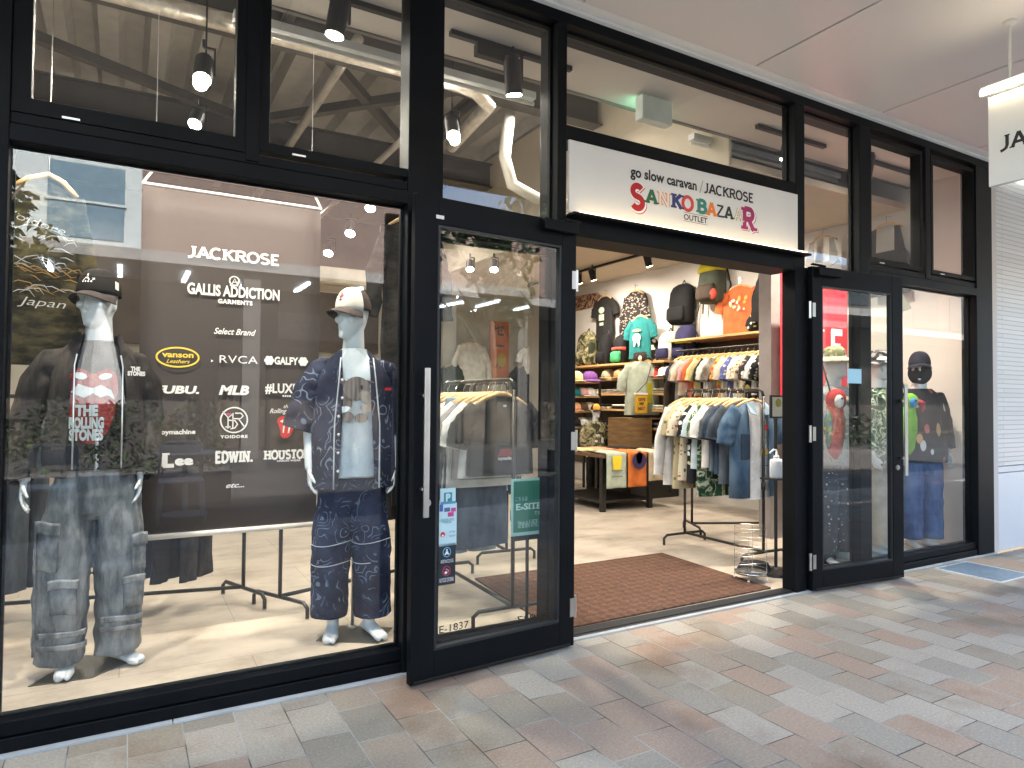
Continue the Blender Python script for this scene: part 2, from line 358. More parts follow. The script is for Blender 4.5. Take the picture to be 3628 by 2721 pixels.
def floor_mat():
    mt, n, b = newmat('stone_floor_tiles'); co = coords(n)
    q = N(n, 'ShaderNodeTexBrick'); q.offset = .5; q.inputs['Scale'].default_value = 1; q.inputs['Brick Width'].default_value = 1.2; q.inputs['Row Height'].default_value = .6
    q.inputs['Mortar Size'].default_value = .0025; q.inputs['Color1'].default_value = (.50, .44, .37, 1); q.inputs['Color2'].default_value = (.45, .395, .33, 1); q.inputs['Mortar'].default_value = (.3, .26, .22, 1)
    n.links.new(co, q.inputs['Vector'])
    mp = N(n, 'ShaderNodeMapping'); n.links.new(co, mp.inputs[0]); mp.inputs['Scale'].default_value = (1.3, 2.0, 1)
    nz = N(n, 'ShaderNodeTexNoise'); nz.inputs['Scale'].default_value = 1.6; nz.inputs['Detail'].default_value = 8; nz.inputs['Roughness'].default_value = .65; n.links.new(mp.outputs[0], nz.inputs['Vector'])
    g = ramp(n, nz.outputs['Fac'], [(.32, (.62, .57, .52)), (.5, (.98, .97, .95)), (.72, (1.2, 1.16, 1.08))])
    mu = N(n, 'ShaderNodeMixRGB', blend_type='MULTIPLY'); mu.inputs[0].default_value = .9; n.links.new(q.outputs['Color'], mu.inputs[1]); n.links.new(g, mu.inputs[2])
    n.links.new(mu.outputs[0], b.inputs['Base Color']); b.inputs['Roughness'].default_value = .42; b.inputs['Specular IOR Level'].default_value = .35
    return mt
def tile_wall_mat():
    mt, n, b = newmat('white_glazed_wall_tile'); co = coords(n, 'Object')
    sp = N(n, 'ShaderNodeSeparateXYZ'); n.links.new(co, sp.inputs[0]); cb = N(n, 'ShaderNodeCombineXYZ'); n.links.new(sp.outputs['X'], cb.inputs['X']); n.links.new(sp.outputs['Z'], cb.inputs['Y'])
    q = N(n, 'ShaderNodeTexBrick'); q.inputs['Scale'].default_value = 1; q.inputs['Brick Width'].default_value = .9; q.inputs['Row Height'].default_value = .043; q.inputs['Mortar Size'].default_value = .0032; q.inputs['Mortar Smooth'].default_value = .4
    q.inputs['Color1'].default_value = (.70, .70, .675, 1); q.inputs['Color2'].default_value = (.60, .61, .59, 1); q.inputs['Mortar'].default_value = (.36, .38, .38, 1); q.inputs['Bias'].default_value = -.2
    n.links.new(cb.outputs[0], q.inputs['Vector']); n.links.new(q.outputs['Color'], b.inputs['Base Color']); b.inputs['Roughness'].default_value = .35
    iv = N(n, 'ShaderNodeMath', operation='MULTIPLY'); iv.inputs[1].default_value = -1; n.links.new(q.outputs['Fac'], iv.inputs[0]); addbump(n, b, iv.outputs[0], .9, .012)
    return mt
def panel_mat(name, col, rough):
    mt, n, b = newmat(name); co = coords(n)
    nz = N(n, 'ShaderNodeTexNoise'); nz.inputs['Scale'].default_value = .9; nz.inputs['Detail'].default_value = 1; n.links.new(co, nz.inputs['Vector'])
    b.inputs['Base Color'].default_value = (*col, 1); b.inputs['Roughness'].default_value = rough; addbump(n, b, nz.outputs['Fac'], .06, .2); return mt
def brown_mat_mat():
    mt, n, b = newmat('brown_entrance_carpet'); co = coords(n)
    mp = N(n, 'ShaderNodeMapping'); n.links.new(co, mp.inputs[0]); mp.inputs['Rotation'].default_value = (0, 0, PI / 4); mp.inputs['Scale'].default_value = (1, 1, 1)
    ck = N(n, 'ShaderNodeTexChecker'); ck.inputs['Scale'].default_value = 17; n.links.new(mp.outputs[0], ck.inputs['Vector']); ck.inputs['Color1'].default_value = (.110, .054, .030, 1); ck.inputs['Color2'].default_value = (.078, .037, .022, 1)
    nz = N(n, 'ShaderNodeTexNoise'); nz.inputs['Scale'].default_value = 45; nz.inputs['Detail'].default_value = 4; n.links.new(co, nz.inputs['Vector'])
    g = ramp(n, nz.outputs['Fac'], [(.35, (.7, .7, .7)), (.65, (1.3, 1.25, 1.2))])
    mu = N(n, 'ShaderNodeMixRGB', blend_type='MULTIPLY'); mu.inputs[0].default_value = 1; n.links.new(ck.outputs['Color'], mu.inputs[1]); n.links.new(g, mu.inputs[2])
    n.links.new(mu.outputs[0], b.inputs['Base Color']); b.inputs['Roughness'].default_value = .95; addbump(n, b, nz.outputs['Fac'], .6, .006); return mt
# ================================================================ ground
g = MB().box(-60, 60, -60, -.03, -.3, 0).build('pavement', pavement_mat(), loc=(0, 0, 0), kind='structure')
g2 = MB().box(-7, 6.9, 0.11, 10, -.3, .006).box(-7, 2.15, -.02, .11, -.3, -.001).box(2.15, 6.9, -.02, .11, -.3, -.001).build('shop_floor', floor_mat(), loc=(0, 0, 0), kind='structure')
MB().box(-60, 60, 10.1, 60, -.3, -.01).build('rear_ground', pm('rear_asphalt', (.06, .06, .06), rough=.9), loc=(0, 0, 0), kind='structure')
k = MB(); x = -7.0
while x < 6.85:
    k.box(x, min(x + 1.196, 6.87), -.034, -.003, 0, .011); x += 1.2
MB().box(-60, 60, -14.9, -4.4, .0, .004).build('plaza_paving', pm('shade_toned_plaza_paving', (.034, .034, .034), rough=.6, var=.35, vs=1.2), loc=(0, 0, 0), kind='structure')  # near-black colour stands in for the shade lying over the plaza
tag(k.build('kerb_strip', pm('pale_stone_edging', (.42, .44, .44), rough=.7), loc=(0, 0, 0), bevel=.002), kind='structure')
# ================================================================ the shop building
shop = thing('shop_building', 'clothing shop with a black framed glass front and exposed deck ceiling', 'building')
ZT = 2.325; ZU0 = 2.505; ZH = 3.51
def frame_bar(name, x0, x1, y0, y1, z0, z1, mt=None, bev=.004):
    return MB().box(x0, x1, y0, y1, z0, z1).build(name, mt or FRAME, shop, bevel=bev)
# posts and mullions
for x0, x1 in ((-.66, -.402), (1.203, 1.392), (2.095, 2.155), (4.136, 4.238), (4.89, 5.03), (6.604, 6.878)):
    frame_bar('post', x0, x1, -.012, (.105 if x0 == 4.136 else .085) if x0 in (4.136, 4.89) else .18 if x1 - x0 < .15 else .12, 0 if x0 not in (4.136, 2.095) else .0, 3.565)
frame_bar('post', .44, .50, -.010, .12, ZU0 - .1, 3.565)
frame_bar('post', 5.80, 5.875, -.010, .12, ZU0 - .1, 3.565)
frame_bar('post', 4.2385, 4.30, .0, .06, 0, 2.25)
frame_bar('header_beam', -7, 6.878, -.016, .2, 3.51, 3.59)
# transom rails
frame_bar('transom_rail', -.402, 1.203, -.014, .1, ZT, 2.392); frame_bar('transom_rail', -.402, 1.203, -.002, .1, 2.395, 2.44)
frame_bar('transom_rail', 5.03, 6.604, -.014, .1, ZT, 2.392); frame_bar('transom_rail', 5.03, 6.604, -.002, .1, 2.395, 2.44)
frame_bar('transom_rail', 1.392, 2.095, -.01, .1, 2.19, 2.27)
frame_bar('transom_rail', 4.238, 4.89, -.01, .1, 2.25, 2.33)
frame_bar('transom_rail', 2.155, 4.136, -.01, .14, 2.842, 2.928)
frame_bar('door_header', 2.155, 4.136, -.02, .2, 2.295, 2.408)
# sills with their grooves
for x0, x1 in ((-7, 1.203), (1.392, 2.095), (4.238, 4.89), (5.03, 6.604)):
    frame_bar('sill', x0, x1, -.002, .12, 0.0, .062); frame_bar('sill', x0, x1, .008, .12, .066, .122)
th = MB().box(2.155, 4.175, -.004, .02, .0, .012).box(2.155, 4.175, .024, .112, .0, .016)
th.build('threshold', pm('worn_dark_threshold', (.05, .052, .055), rough=.5, metal=.6), shop, bevel=.002)
# panes
def window(x0, x1, z0, z1, sash=0., y=.045):
    if sash:
        f = MB()
        rg = lambda yy, e: [(x0 - e, yy, z0 - e), (x1 + e, yy, z0 - e), (x1 + e, yy, z1 + e), (x0 - e, yy, z1 + e)]
        f.loft([rg(.0, sash), rg(.07, sash), rg(.07, 0), rg(.0, 0), rg(.0, sash)], False, False)
        wdw = f.build('window', FRAME, shop, bevel=.004)
        MB().add([(x0, y, z0), (x1, y, z0), (x1, y, z1), (x0, y, z1)], [(0, 1, 2, 3)]).build('pane', GLASS, wdw)
        st = MB().box(x0 + .1, x0 + .16, -.004, .0, z0 - sash + .004, z0 - sash + .012); st.build('stay', STEEL, wdw)
    else:
        f = MB()
        a, b_, c, d_ = (x0, y + .01, z0), (x1, y + .01, z0), (x1, y + .01, z1), (x0, y + .01, z1)
        def ring(yy, e): return [(x0 + e, yy, z0 + e), (x1 - e, yy, z0 + e), (x1 - e, yy, z1 - e), (x0 + e, yy, z1 - e)]
        f.loft([ring(y + .008, 0), ring(y + .03, 0), ring(y + .03, .014), ring(y + .008, .014), ring(y + .008, 0)], False, False)
        wdw = f.build('window', FRAME, shop)
        MB().add([(x0, y, z0), (x1, y, z0), (x1, y, z1), (x0, y, z1)], [(0, 1, 2, 3)]).build('pane', GLASS, wdw)
    return wdw
window(-.338, .398, ZU0, 3.45, .062); window(.543, 1.142 + .13, ZU0, 3.45, .058 if False else .042)
window(5.063, 5.738, 2.492, 3.44, .033); window(5.937, 6.57, 2.492, 3.44, .034)
window(-.402, 1.203, .122, ZT); window(5.03, 6.604, .122, ZT)
window(1.392, 2.095, .122, 2.19); window(1.392, 2.095, 2.27, 3.51)
window(4.238, 4.89, .122, 2.25); window(4.238, 4.89, 2.33, 3.51)
window(2.155, 4.136, 2.928, 3.51)
window(-2.2, -.66, .122, ZT); window(-2.2, -.66, ZU0, 3.45)
# ---------------------------------------------------------------- shell of the room
DECK = pm('corrugated_deck', (.40, .385, .365), rough=.55, var=.1)
MB().box(6.88, 6.98, .0, 10, 0, 6.0).build('side_wall', WALLP, shop)
MB().box(-7.1, -7, .0, 10, 0, 6.0).build('side_wall', WALLP, shop)
MB().box(-7.1, 6.98, 8.4, 8.5, 0, 6.0).build('back_wall', pm('grey_green_wall', (.5, .475, .41), rough=.8, var=.06), shop)
MB().box(-7.1, 6.98, .0, .18, 3.59, 6.0).build('front_wall', WALLP, shop)
MB().box(-7, -2.2, .02, .1, 0, 3.59).build('front_wall', FRAME, shop)
MB().box(-7.1, 6.98, -.1, 10.1, 6.0, 6.2).build('roof', pm('flat_roof', (.2, .2, .2), rough=.9), shop)  # unseen slab added above the deck so no sun leaks in
d = MB(); x = -7.0; p = .42; zz = 4.75; prof = []
while x < 6.9:
    prof += [(x, zz), (x + .16, zz), (x + .21, zz + .13), (x + .37, zz + .13)]; x += p
d.loft([[(a, .9, b) for a, b in prof], [(a, 10, b) for a, b in prof]], closed=False)
d.build('roof_deck', DECK, shop)
CEIL = pm('matt_white_ceiling', (.6, .57, .53), rough=.9, var=.02)
MB().box(-7, 6.88, .12, .76, 3.55, 3.6).build('lobby_ceiling', CEIL, shop)
MB().box(-7, 6.88, .73, .762, 3.54, 4.7).build('bulkhead', pm('dark_bulkhead', (.17, .155, .14), rough=.8), shop)
MB().box(4.35, 6.88, .78, 10, 3.335, 3.4).box(4.33, 4.36, .78, 10, 3.33, 4.7).build('lowered_ceiling', pm('beige_lowered_ceiling', (.5, .43, .34), rough=.9, var=.03), shop)
# steel of the roof
ST = pm('grey_steel_beam', (.075, .068, .06), rough=.6)
def ibeam(mb, a, b, h=.2, wd=.12):
    a, b = Vector(a), Vector(b); z = Vector((0, 0, h / 2))
    mb.bar(a + z, b + z, wd, .014).bar(a - z, b - z, wd, .014).bar(a, b, .01, h); return mb
for y in (2.55, 5.0, 7.6):
    bm_ = ibeam(MB(), (-7, y, 4.42), (4.3, y, 4.42), .32, .16)
    for i in range(22): bm_.bar((-6.6 + i * .5, y, 4.28), (-6.48 + i * .5, y, 4.42), .012, .07)
    bm_.build('roof_beam', ST, shop)
for x in (-4.4, -1.6, 1.1, 3.2):
    ibeam(MB(), (x, .9, 4.56), (x, 10, 4.56), .18, .1).build('roof_beam', ST, shop)
for a, b in (((-3.6, 2.6, 4.52), (1.2, 5.0, 4.52)), ((1.2, 2.6, 4.52), (3.2, 5.0, 4.52)), ((3.2, 2.6, 4.5), (1.1, 5.0, 4.5)), ((1.1, 5, 4.5), (-1.6, 7.6, 4.5))):
    MB().bar(a, b, .09, .09).build('roof_brace', ST, shop)
# ---------------------------------------------------------------- canopy over the pavement
SOF = panel_mat('canopy_panel', (.66, .635, .62), .42)
can = thing('canopy', 'pale soffit canopy of wide metal panels over the shop front', 'canopy', (2, -1.5, 3.57))
xs = [-9.0 + 1.4 * i - .033 for i in range(20)]
for i in range(len(xs) - 1):
    MB().box(xs[i] + .0075, xs[i + 1] - .0075, -2.85, -.142, 3.57, 3.60).build('soffit_panel', SOF, can, bevel=.003)
MB().box(-9, 17.5, -2.85, -.142, 3.604, 3.95).box(-9, 17.5, -2.9, -2.852, 3.5, 3.95).build('canopy_body', pm('dark_canopy_gap', (.05, .045, .045), rough=.8), can)
TRIM = pm('white_canopy_trim', (.78, .80, .79), rough=.5, var=.04)
MB().box(-9, 17.5, -.138, -.092, 3.573, 3.63).box(-9, 17.5, -.09, -.052, 3.583, 3.64).box(-9, 17.5, -.05, -.017, 3.568, 3.66).build('cove_trim', TRIM, can, bevel=.003)
# ---------------------------------------------------------------- neighbour
nb = thing('neighbouring_wall', 'white ribbed tile wall with a smooth white base beside the shop', 'wall', (7.6, 0, 0))
MB().box(6.882, 14, .03, .3, .78, 3.6).build('tiled_wall', tile_wall_mat(), nb)
MB().box(6.882, 14, .012, .3, .722, .772).build('base_rail', WHITEP, nb)
MB().box(6.882, 14, .018, .3, 0, .712).build('base_panel', pm('smooth_white_panel', (.72, .75, .77), rough=.4, var=.04, vs=1.5), nb, bevel=.003)
MB().box(6.882, 14, .05, .3, .7, .8).build('shadow_gap', pm('dark_gap', (.03, .03, .035)), nb)
# sheet drain cover in the paving
gr = thing('drain_cover', 'blue grey drain cover with a pale metal frame in the paving', 'drain cover', (6.0, -.31, 0))
x0, x1, y0, y1 = 5.79, 6.28, -.56, -.065
MB().box(x0, x1, y0, y0 + .012, 0, .006).box(x0, x1, y1 - .012, y1, 0, .006).box(x0, x0 + .012, y0 + .012, y1 - .012, 0, .006).box(x1 - .012, x1, y0 + .012, y1 - .012, 0, .006).build('frame', pm('pale_metal_edge', (.62, .68, .72), rough=.4), gr)
MB().box(x0 + .012, x1 - .012, y0 + .012, y1 - .012, 0, .004).build('cover_plate', pm('blue_grey_plate', (.17, .24, .31), rough=.45, var=.2, vs=25), gr)
# ================================================================ doors
def glass_door(label, hinge, ang, Wd, side):
    """leaf in local x from the hinge (0) to its free end (side * Wd)"""
    t = thing('glass_door', label, 'door', hinge, ang)
    X = lambda a: a * side
    H0, H1, T = .012, 2.335, .022
    f = MB()
    def bx(a, b, z0, z1): f.box(min(X(a), X(b)), max(X(a), X(b)), -T, T, z0, z1)
    sw = .10; fw = .125
    bx(0, sw, H0, H1); bx(Wd - fw, Wd, H0, H1); bx(sw, Wd - fw, 2.20, H1); bx(sw, Wd - fw, H0, .152)
    f.build('frame', FRAME, t, bevel=.004)
    b = MB()
    for a, c, z0, z1 in ((sw, sw + .012, .152, 2.2), (Wd - fw - .012, Wd - fw, .152, 2.2), (sw + .012, Wd - fw - .012, .152, .164), (sw + .012, Wd - fw - .012, 2.188, 2.2)):
        b.box(min(X(a), X(c)), max(X(a), X(c)), -.017, .017, z0, z1)
    b.build('glazing_bead', FRAMEG, t)
    MB().add([(X(sw + .012), 0, .164), (X(Wd - fw - .012), 0, .164), (X(Wd - fw - .012), 0, 2.188), (X(sw + .012), 0, 2.188)], [(0, 1, 2, 3)]).build('pane', GLASS, t)
    for s_ in (-1, 1):
        hx = X(Wd - .045)
        hd = MB().bar((hx, s_ * .075, .80), (hx, s_ * .075, 1.50), .028, .014, up=(0, 1, 0)).build('handle', STEEL, t, bevel=.003)
        for z in (.93, 1.37): MB().cyl((hx, s_ * T, z), (hx, s_ * .072, z), .011).build('bracket', STEEL, hd, smooth=True)
    lk = MB().cyl((X(Wd - .075), -T - .008, .86), (X(Wd - .075), -T, .86), .020, n=18).cyl((X(Wd - .075), -T - .013, .86), (X(Wd - .075), -T - .008, .86), .014).build('lock', STEEL, t)
    cl = MB().box(min(X(.02), X(.25)), max(X(.02), X(.25)), -T - .045, -T, 2.265, 2.325)
    cl.bar((X(.1), -T - .025, 2.335), (X(-.02), -T - .01, 2.345), .025, .012).build('closer', FRAME, t, bevel=.004)
    MB().box(min(X(.03), X(Wd - .02)), max(X(.03), X(Wd - .02)), -T - .004, -T, .02, .03).build('bottom_seal', BLACKM, t)
    for z in (.22, 1.13, 2.02):
        hg = MB()
        hg.cyl((X(-.012), -.01, z - .06), (X(-.012), -.01, z + .06), .011).box(min(X(0), X(.03)), max(X(0), X(.03)), -T - .002, -T, z - .05, z + .05)
        hg.build('hinge', STEEL, t)
    return t
dl = glass_door('open glass door with stickers and silver handle on the left of the doorway', (2.158, -.085, 0), math.atan2(.085, 1) * 1 - 0 if False else math.radians(4.3), .985, -1)
dr = glass_door('open glass door with silver handle on the right of the doorway', (4.262, -.035, 0), math.radians(-4.6), .985, 1)
# ================================================================ lamps of the shop (some are added without a fitting in view)
CANM = pm('matt_black_can', (.007, .0065, .006), rough=.5, spec=.3)
LENS = emis('lit_spot_lens', (1, .93, .82), 14.0)
TUBE = pm('white_tube_batten', (.6, .6, .58), rough=.5)
LAMP = .0235
def lamp(loc, aim, power, size=.16, spread=150, col=(1, .88, .73)):
    L = bpy.data.lights.new('shop_lamp', 'AREA'); L.shape = 'DISK'; L.size = size; L.energy = power * LAMP; L.color = col; L.spread = math.radians(spread)
    o = bpy.data.objects.new('shop_lamp', L); C.objects.link(o); o.location = loc
    o.rotation_euler = (Vector(loc) - Vector(aim)).to_track_quat('Z', 'Y').to_euler(); return o
def spot(loc, aim, label, power=0, r=.05, ln=.17, spread=110):
    """black cylinder spotlight: stem, can and lit lens"""
    loc, aim = Vector(loc), Vector(aim); d = (aim - loc).normalized()
    t = thing('track_spotlight', label, 'spotlight', loc, group='black spotlights on the ceiling tracks')
    rt = -d * ln
    c = MB().cyl(loc, loc + rt, r, n=18).cyl(loc + rt, loc + rt * 1.12, r * .8, n=18); c.build('can', CANM, t, smooth=False)
    MB().cyl(loc + d * .002, loc + d * .004, r * .86, n=18).build('lens', LENS, t)
    top = loc + rt * .55
    MB().bar(top + Vector((r + .008, 0, -.03)), top + Vector((r + .008, 0, ln * .75)), .02, .012).bar(top + Vector((0, 0, ln * .75)), top + Vector((r + .014, 0, ln * .75)), .02, .012).cyl(top + Vector((0, 0, ln * .75)), top + Vector((0, 0, ln * .75 + .05)), .01).build('bracket', CANM, t)
    if power: lamp(loc + d * .02, loc + d * 2, power, r * 1.8, spread)
    return t
def track(a, b, label):
    t = MB().bar(a, b, .036, .03).build('lighting_track', CANM); return tag(t, label, 'light track')
P = at
track((.4, .45, 3.53), (1.5, .45, 3.53), 'black light track on the lobby ceiling behind the upper left windows')
track((1.63, .45, 3.53), (2.5, .45, 3.53), 'black light track on the lobby ceiling behind the window left of the white sign')
track((4.28, .45, 3.53), (5.12, .45, 3.53), 'black light track on the lobby ceiling just right of the white sign')
track((5.55, .45, 3.53), (6.5, .45, 3.53), 'black light track on the lobby ceiling behind the two rightmost upper windows')
ab = MB().box(1.80, 2.06, .425, .475, 3.44, 3.51).build('track_adapter', CANM); tag(ab, 'long black adapter box hanging under the track left of the sign', 'adapter')
spot((.945, .45, 3.32), (.55, .62, .6), 'black spotlight at the very top of the second upper window', 85, .055, .2)
spot((2.07, .45, 3.26), (2.6, .9, .3), 'black spotlight under the track left of the white sign', 100, .055, .2)
spot((4.62, .45, 3.33), (4.4, .9, .4), 'black spotlight seen edge on right beside the sign post', 95, .05, .19)
spot((5.65, .42, 3.36), (5.75, .85, 1.4), 'black spotlight half hidden by the post of the third window from the right', 190, .05, .18)
spot((-.25, .3, 3.36), (-.1, .85, .9), 'unseen black spotlight added over the left mannequin, above the top left window', 110, .055, .17)  # added lamp, out of view, to brighten the left mannequin
# pendant spots under the deck
for (px, py, Y, lab, pw) in ((716, 283, 1.7, 'glaring pendant spotlight in the top left window', 120), (1606, 482, 1.9, 'glaring pendant spotlight above the open left door', 120)):
    q = P(px, py, Y=Y); t = spot(q, q + Vector((-.12, -.55, -1)), lab, pw, .06, .2)
    MB().cyl(q + Vector((.03, .1, .2)), (q.x + .03, q.y + .1, 4.45), .006, n=6).build('cord', CANM, t)
    MB().ball(q + Vector((-.012, -.055, -.05)), .045, nu=14).build('bulb_glow', emis('glaring_lamp', (1, .93, .8), 60.0), t, smooth=True)
for (px, py, Y) in ((690, 440, 2.6), (1312, 738, 3.2), (1240, 827, 3.6), (1163, 897, 4.2), (1750, 955, 4.5), (1665, 954, 5.0)):
    q = P(px, py, Y=Y)
    spot(q, q + Vector((-.3, -.6, -1)), 'small lit spotlight far inside, seen over the %s' % ('dark banner' if px < 1300 else 'left door'), 0, .055, .14)
# lamps along the lowered ceiling by the goods wall
track((5.9, 1.6, 3.3), (5.9, 6.6, 3.3), 'black light track on the lowered ceiling above the doorway view')
for y, lab in ((2.0, 'near end of the track over the goods wall, behind the door header'), (3.55, 'middle of the track over the goods wall'), (5.1, 'lit lens, left of a tilted one on the goods wall track'), (4.75, 'tilted towards the goods wall beside the lit one')):
    spot((5.9, y, 3.12), (6.6, y + .15, 1.6), 'black spotlight %s' % lab, 105, .045, .15, 150)
# unlit batten tubes, then broad area lamps added without fittings
def batten(a, b, label, power=0):
    a, b = Vector(a), Vector(b)
    t = thing('batten_light', label, 'light', (a + b) / 2, group='tube battens under the ceiling')
    MB().bar(a + Vector((0, 0, .05)), b + Vector((0, 0, .05)), .07, .05).build('housing', TUBE, t)
    MB().cyl(a, b, .016).build('tube', pm('unlit_tube', (.6, .58, .54), rough=.4), t, smooth=True); return t
batten((.5, 1.0, 3.52), (2.55, 1.0, 3.52), 'white tube batten along the lobby ceiling edge, left of the sign')
batten((4.12, 1.0, 3.55), (6.1, 1.0, 3.55), 'white tube batten along the lobby ceiling edge, right end above the sign')
for (x, y) in ((-3.5, 2.2), (-.9, 3.6), (1.6, 2.9), (3.4, 2.3), (3.3, 5.6), (-.5, 7.3), (2.2, 7.4), (-3.6, 6.2)):  # added area lamps with no fitting, to light the shop broadly
    lamp((x, y, 4.2), (x, y - .2, 0), 165, .3, 160, (1, .91, .79))
# exit sign, ducts, pipes, air conditioner
ex = thing('exit_sign', 'pale box sign hanging from the lobby ceiling above the white shop sign', 'exit sign', (3.28, .5, 3.36))
MB().box(3.13, 3.41, .47, .55, 3.355, 3.53).build('box', pm('pale_box', (.55, .62, .58), rough=.4), ex, bevel=.006)
MB().box(3.15, 3.39, .552, .556, 3.37, 3.52).build('lit_face', emis('green_lit_face', (.3, .9, .6), .7), ex)
FOIL = pm('silver_duct_foil', (.66, .61, .54), rough=.34, metal=.75, var=.2, vs=14, bump=1.0, bs=28)
pts = [(-3.5, 1.95, 4.0), (2.1, 1.9, 4.0), (2.55, 1.95, 4.0), (2.78, 2.15, 4.0), (2.82, 2.5, 4.0), (2.85, 3.1, 3.95)]
o = MB().tube(pts, .065, 16).build('air_duct', FOIL, smooth=True); tag(o, 'crumpled silver foil air duct bending away under the ceiling', 'duct')
PIPE = pm('pale_steel_pipe', (.34, .31, .27), rough=.4, metal=.4)
for a, b, r, lab in (((-4, 1.4, 4.25), (4.2, 1.4, 4.25), .05, 'thick pale pipe right under the bulkhead, above the silver duct'),
                     ((-4, 3.4, 3.72), (2.6, 3.4, 3.72), .013, 'thin pale conduit running low across both upper left windows'),
                     ((1.6, 2.2, 4.3), (1.6, 9, 4.3), .045, 'pale pipe running back along the steel beam'),
                     ((2.4, 3.0, 4.0), (2.4, 9, 4.0), .035, 'brighter pipe running back behind the left door window')):
    tag(MB().cyl(a, b, r).build('ceiling_pipe', PIPE, smooth=True), lab, 'pipe')
o = MB().tube([(3.25, 2.6, 4.2), (3.2, 2.6, 3.75), (3.3, 2.62, 3.5), (3.6, 2.65, 3.42), (4.2, 2.7, 3.42)], .06, 12).build('flexible_hose', pm('grey_hose', (.5, .47, .42), rough=.6), smooth=True); tag(o, 'pale bent flexible hose over the left door window', 'hose')
ac = thing('air_conditioner', 'square ceiling cassette air conditioner behind the capped mannequin', 'air conditioner', (1.85, 4.6, 2.95))
q = P(1170, 1020, Y=5.0)
MB().box(q.x - .42, q.x + .42, 4.6, 5.4, q.z, q.z + .18).build('cassette', pm('ivory_cassette', (.6, .52, .42), rough=.6), ac, bevel=.01)
MB().box(q.x - .25, q.x + .25, 4.75, 5.25, q.z - .01, q.z - .001).build('grille', pm('cassette_grille', (.4, .33, .26), rough=.6), ac)

tag(MB().box(-6.9, 3.85, 8.3, 8.39, 2.15, 4.6).build('dark_wall_panel', pm('dark_brown_wall_panel', (.06, .045, .036), rough=.6, var=.3, vs=2)), 'dark brown panel along the top of the rear wall behind the brown banner', 'panel')
# ================================================================ the plaza behind the camera (it shows in the glass)
YB = -15.0
ob = thing('opposite_building', 'two storey building across the plaza, pale at one end and brown slatted beyond', 'building', (0, YB, 0))
PALE = pm('pale_render', (.40, .45, .46), rough=.8, var=.03)
SLAT = pm('brown_slats', (.20, .145, .125), rough=.7)
MB().box(-26, .25, YB - 6, YB, 4.4, 7.5).build('upper_wall', PALE, ob)
s_ = MB().box(.25, 15, YB - 6, YB - .05, 4.4, 6.9)
for i in range(38): s_.box(.25, 15, YB - .05, YB - .02, 4.42 + i * .065, 4.42 + i * .065 + .05)
s_.build('slatted_wall', SLAT, ob)
MB().box(.3, 15, YB - 3, YB + .02, 6.92, 7.2).build('parapet', pm('cream_parapet', (.6, .5, .36), rough=.8), ob)
for x in (-9.5, -6.6, -3.9, -1.6):
    wv = MB().box(x, x + 1.5, YB, YB + .02, 5.0, 6.7).build('window', pm('blue_grey_pane', (.12, .19, .24), rough=.15), ob)
    MB().box(x - .05, x + 1.55, YB + .021, YB + .05, 5.8, 5.86).build('glazing_bar', PALE, wv)
MB().box(-26, 70, YB + .101, YB + 2.6, 4.15, 4.38).build('walkway_canopy', pm('pale_fascia', (.20, .20, .20), rough=.6), ob)
MB().box(-26, 70, YB - 6, YB, 0, 4.15).build('ground_floor_wall', pm('dark_shop_wall', (.022, .02, .019), rough=.6, var=.3, vs=.8), ob)
for i in range(13):
    x = -14 + i * 3.2
    if i == 4: continue
    f_ = MB().box(x, x + 2.4, YB, YB + .02, .1, 2.7).build('shop_window', pm('dim_lit_window', (.06, .05, .04), rough=.3, var=.8, vs=1.8), ob)
    MB().box(x - .06, x, YB + .021, YB + .09, 0, 2.8).box(x + 1.15, x + 1.25, YB + .021, YB + .09, 0, 2.8).build('frame', BLACKM, f_)
for x in (-12, -7.2, -2.4, 2.4, 7.2, 12, 17): MB().box(x - .18, x + .18, YB + 2.1, YB + 2.45, 0, 4.15).build('column', pm('grey_column', (.07, .068, .065), rough=.6), ob)
tm = MB(); MB().box(3.4, 10.2, YB + .04, YB + .1, 2.9, 3.6).build('sign_board', pm('grey_sign_board', (.11, .105, .10), rough=.6), ob)
text(tm, 'ADOLFO DOMINGUEZ', (6.8, YB + .104, 3.1), (-1, 0, 0), ZU, w=6.0, h=.3); tm.build('lettering', pm('dark_letters', (.04, .04, .04)), ob)
for i in range(14):
    x = -5.4 + i * 1.3
    o = MB().box(x, x + .09, YB + .5, YB + 1.9, 4.08, 4.14).build('walkway_lamp', emis('walkway_lamp_light', (.8, .93, 1), 3.0), ob)
of = thing('added_dark_building', 'dark grey building with square windows, added at the far end to dim reflections', 'building', (40, YB, 0))  # added behind the camera to keep reflections in the right door dark
MB().box(15.02, 70, YB - 8, YB - .06, 4.4, 7.4).build('wall', pm('dark_cladding', (.055, .05, .048), rough=.7, var=.3, vs=.5), of)
for i in range(16): MB().box(16.5 + i * 3.2, 18.6 + i * 3.2, YB - .059, YB - .03, 5.0, 6.7).build('window', pm('dark_window_glass', (.02, .026, .03), rough=.1), of)
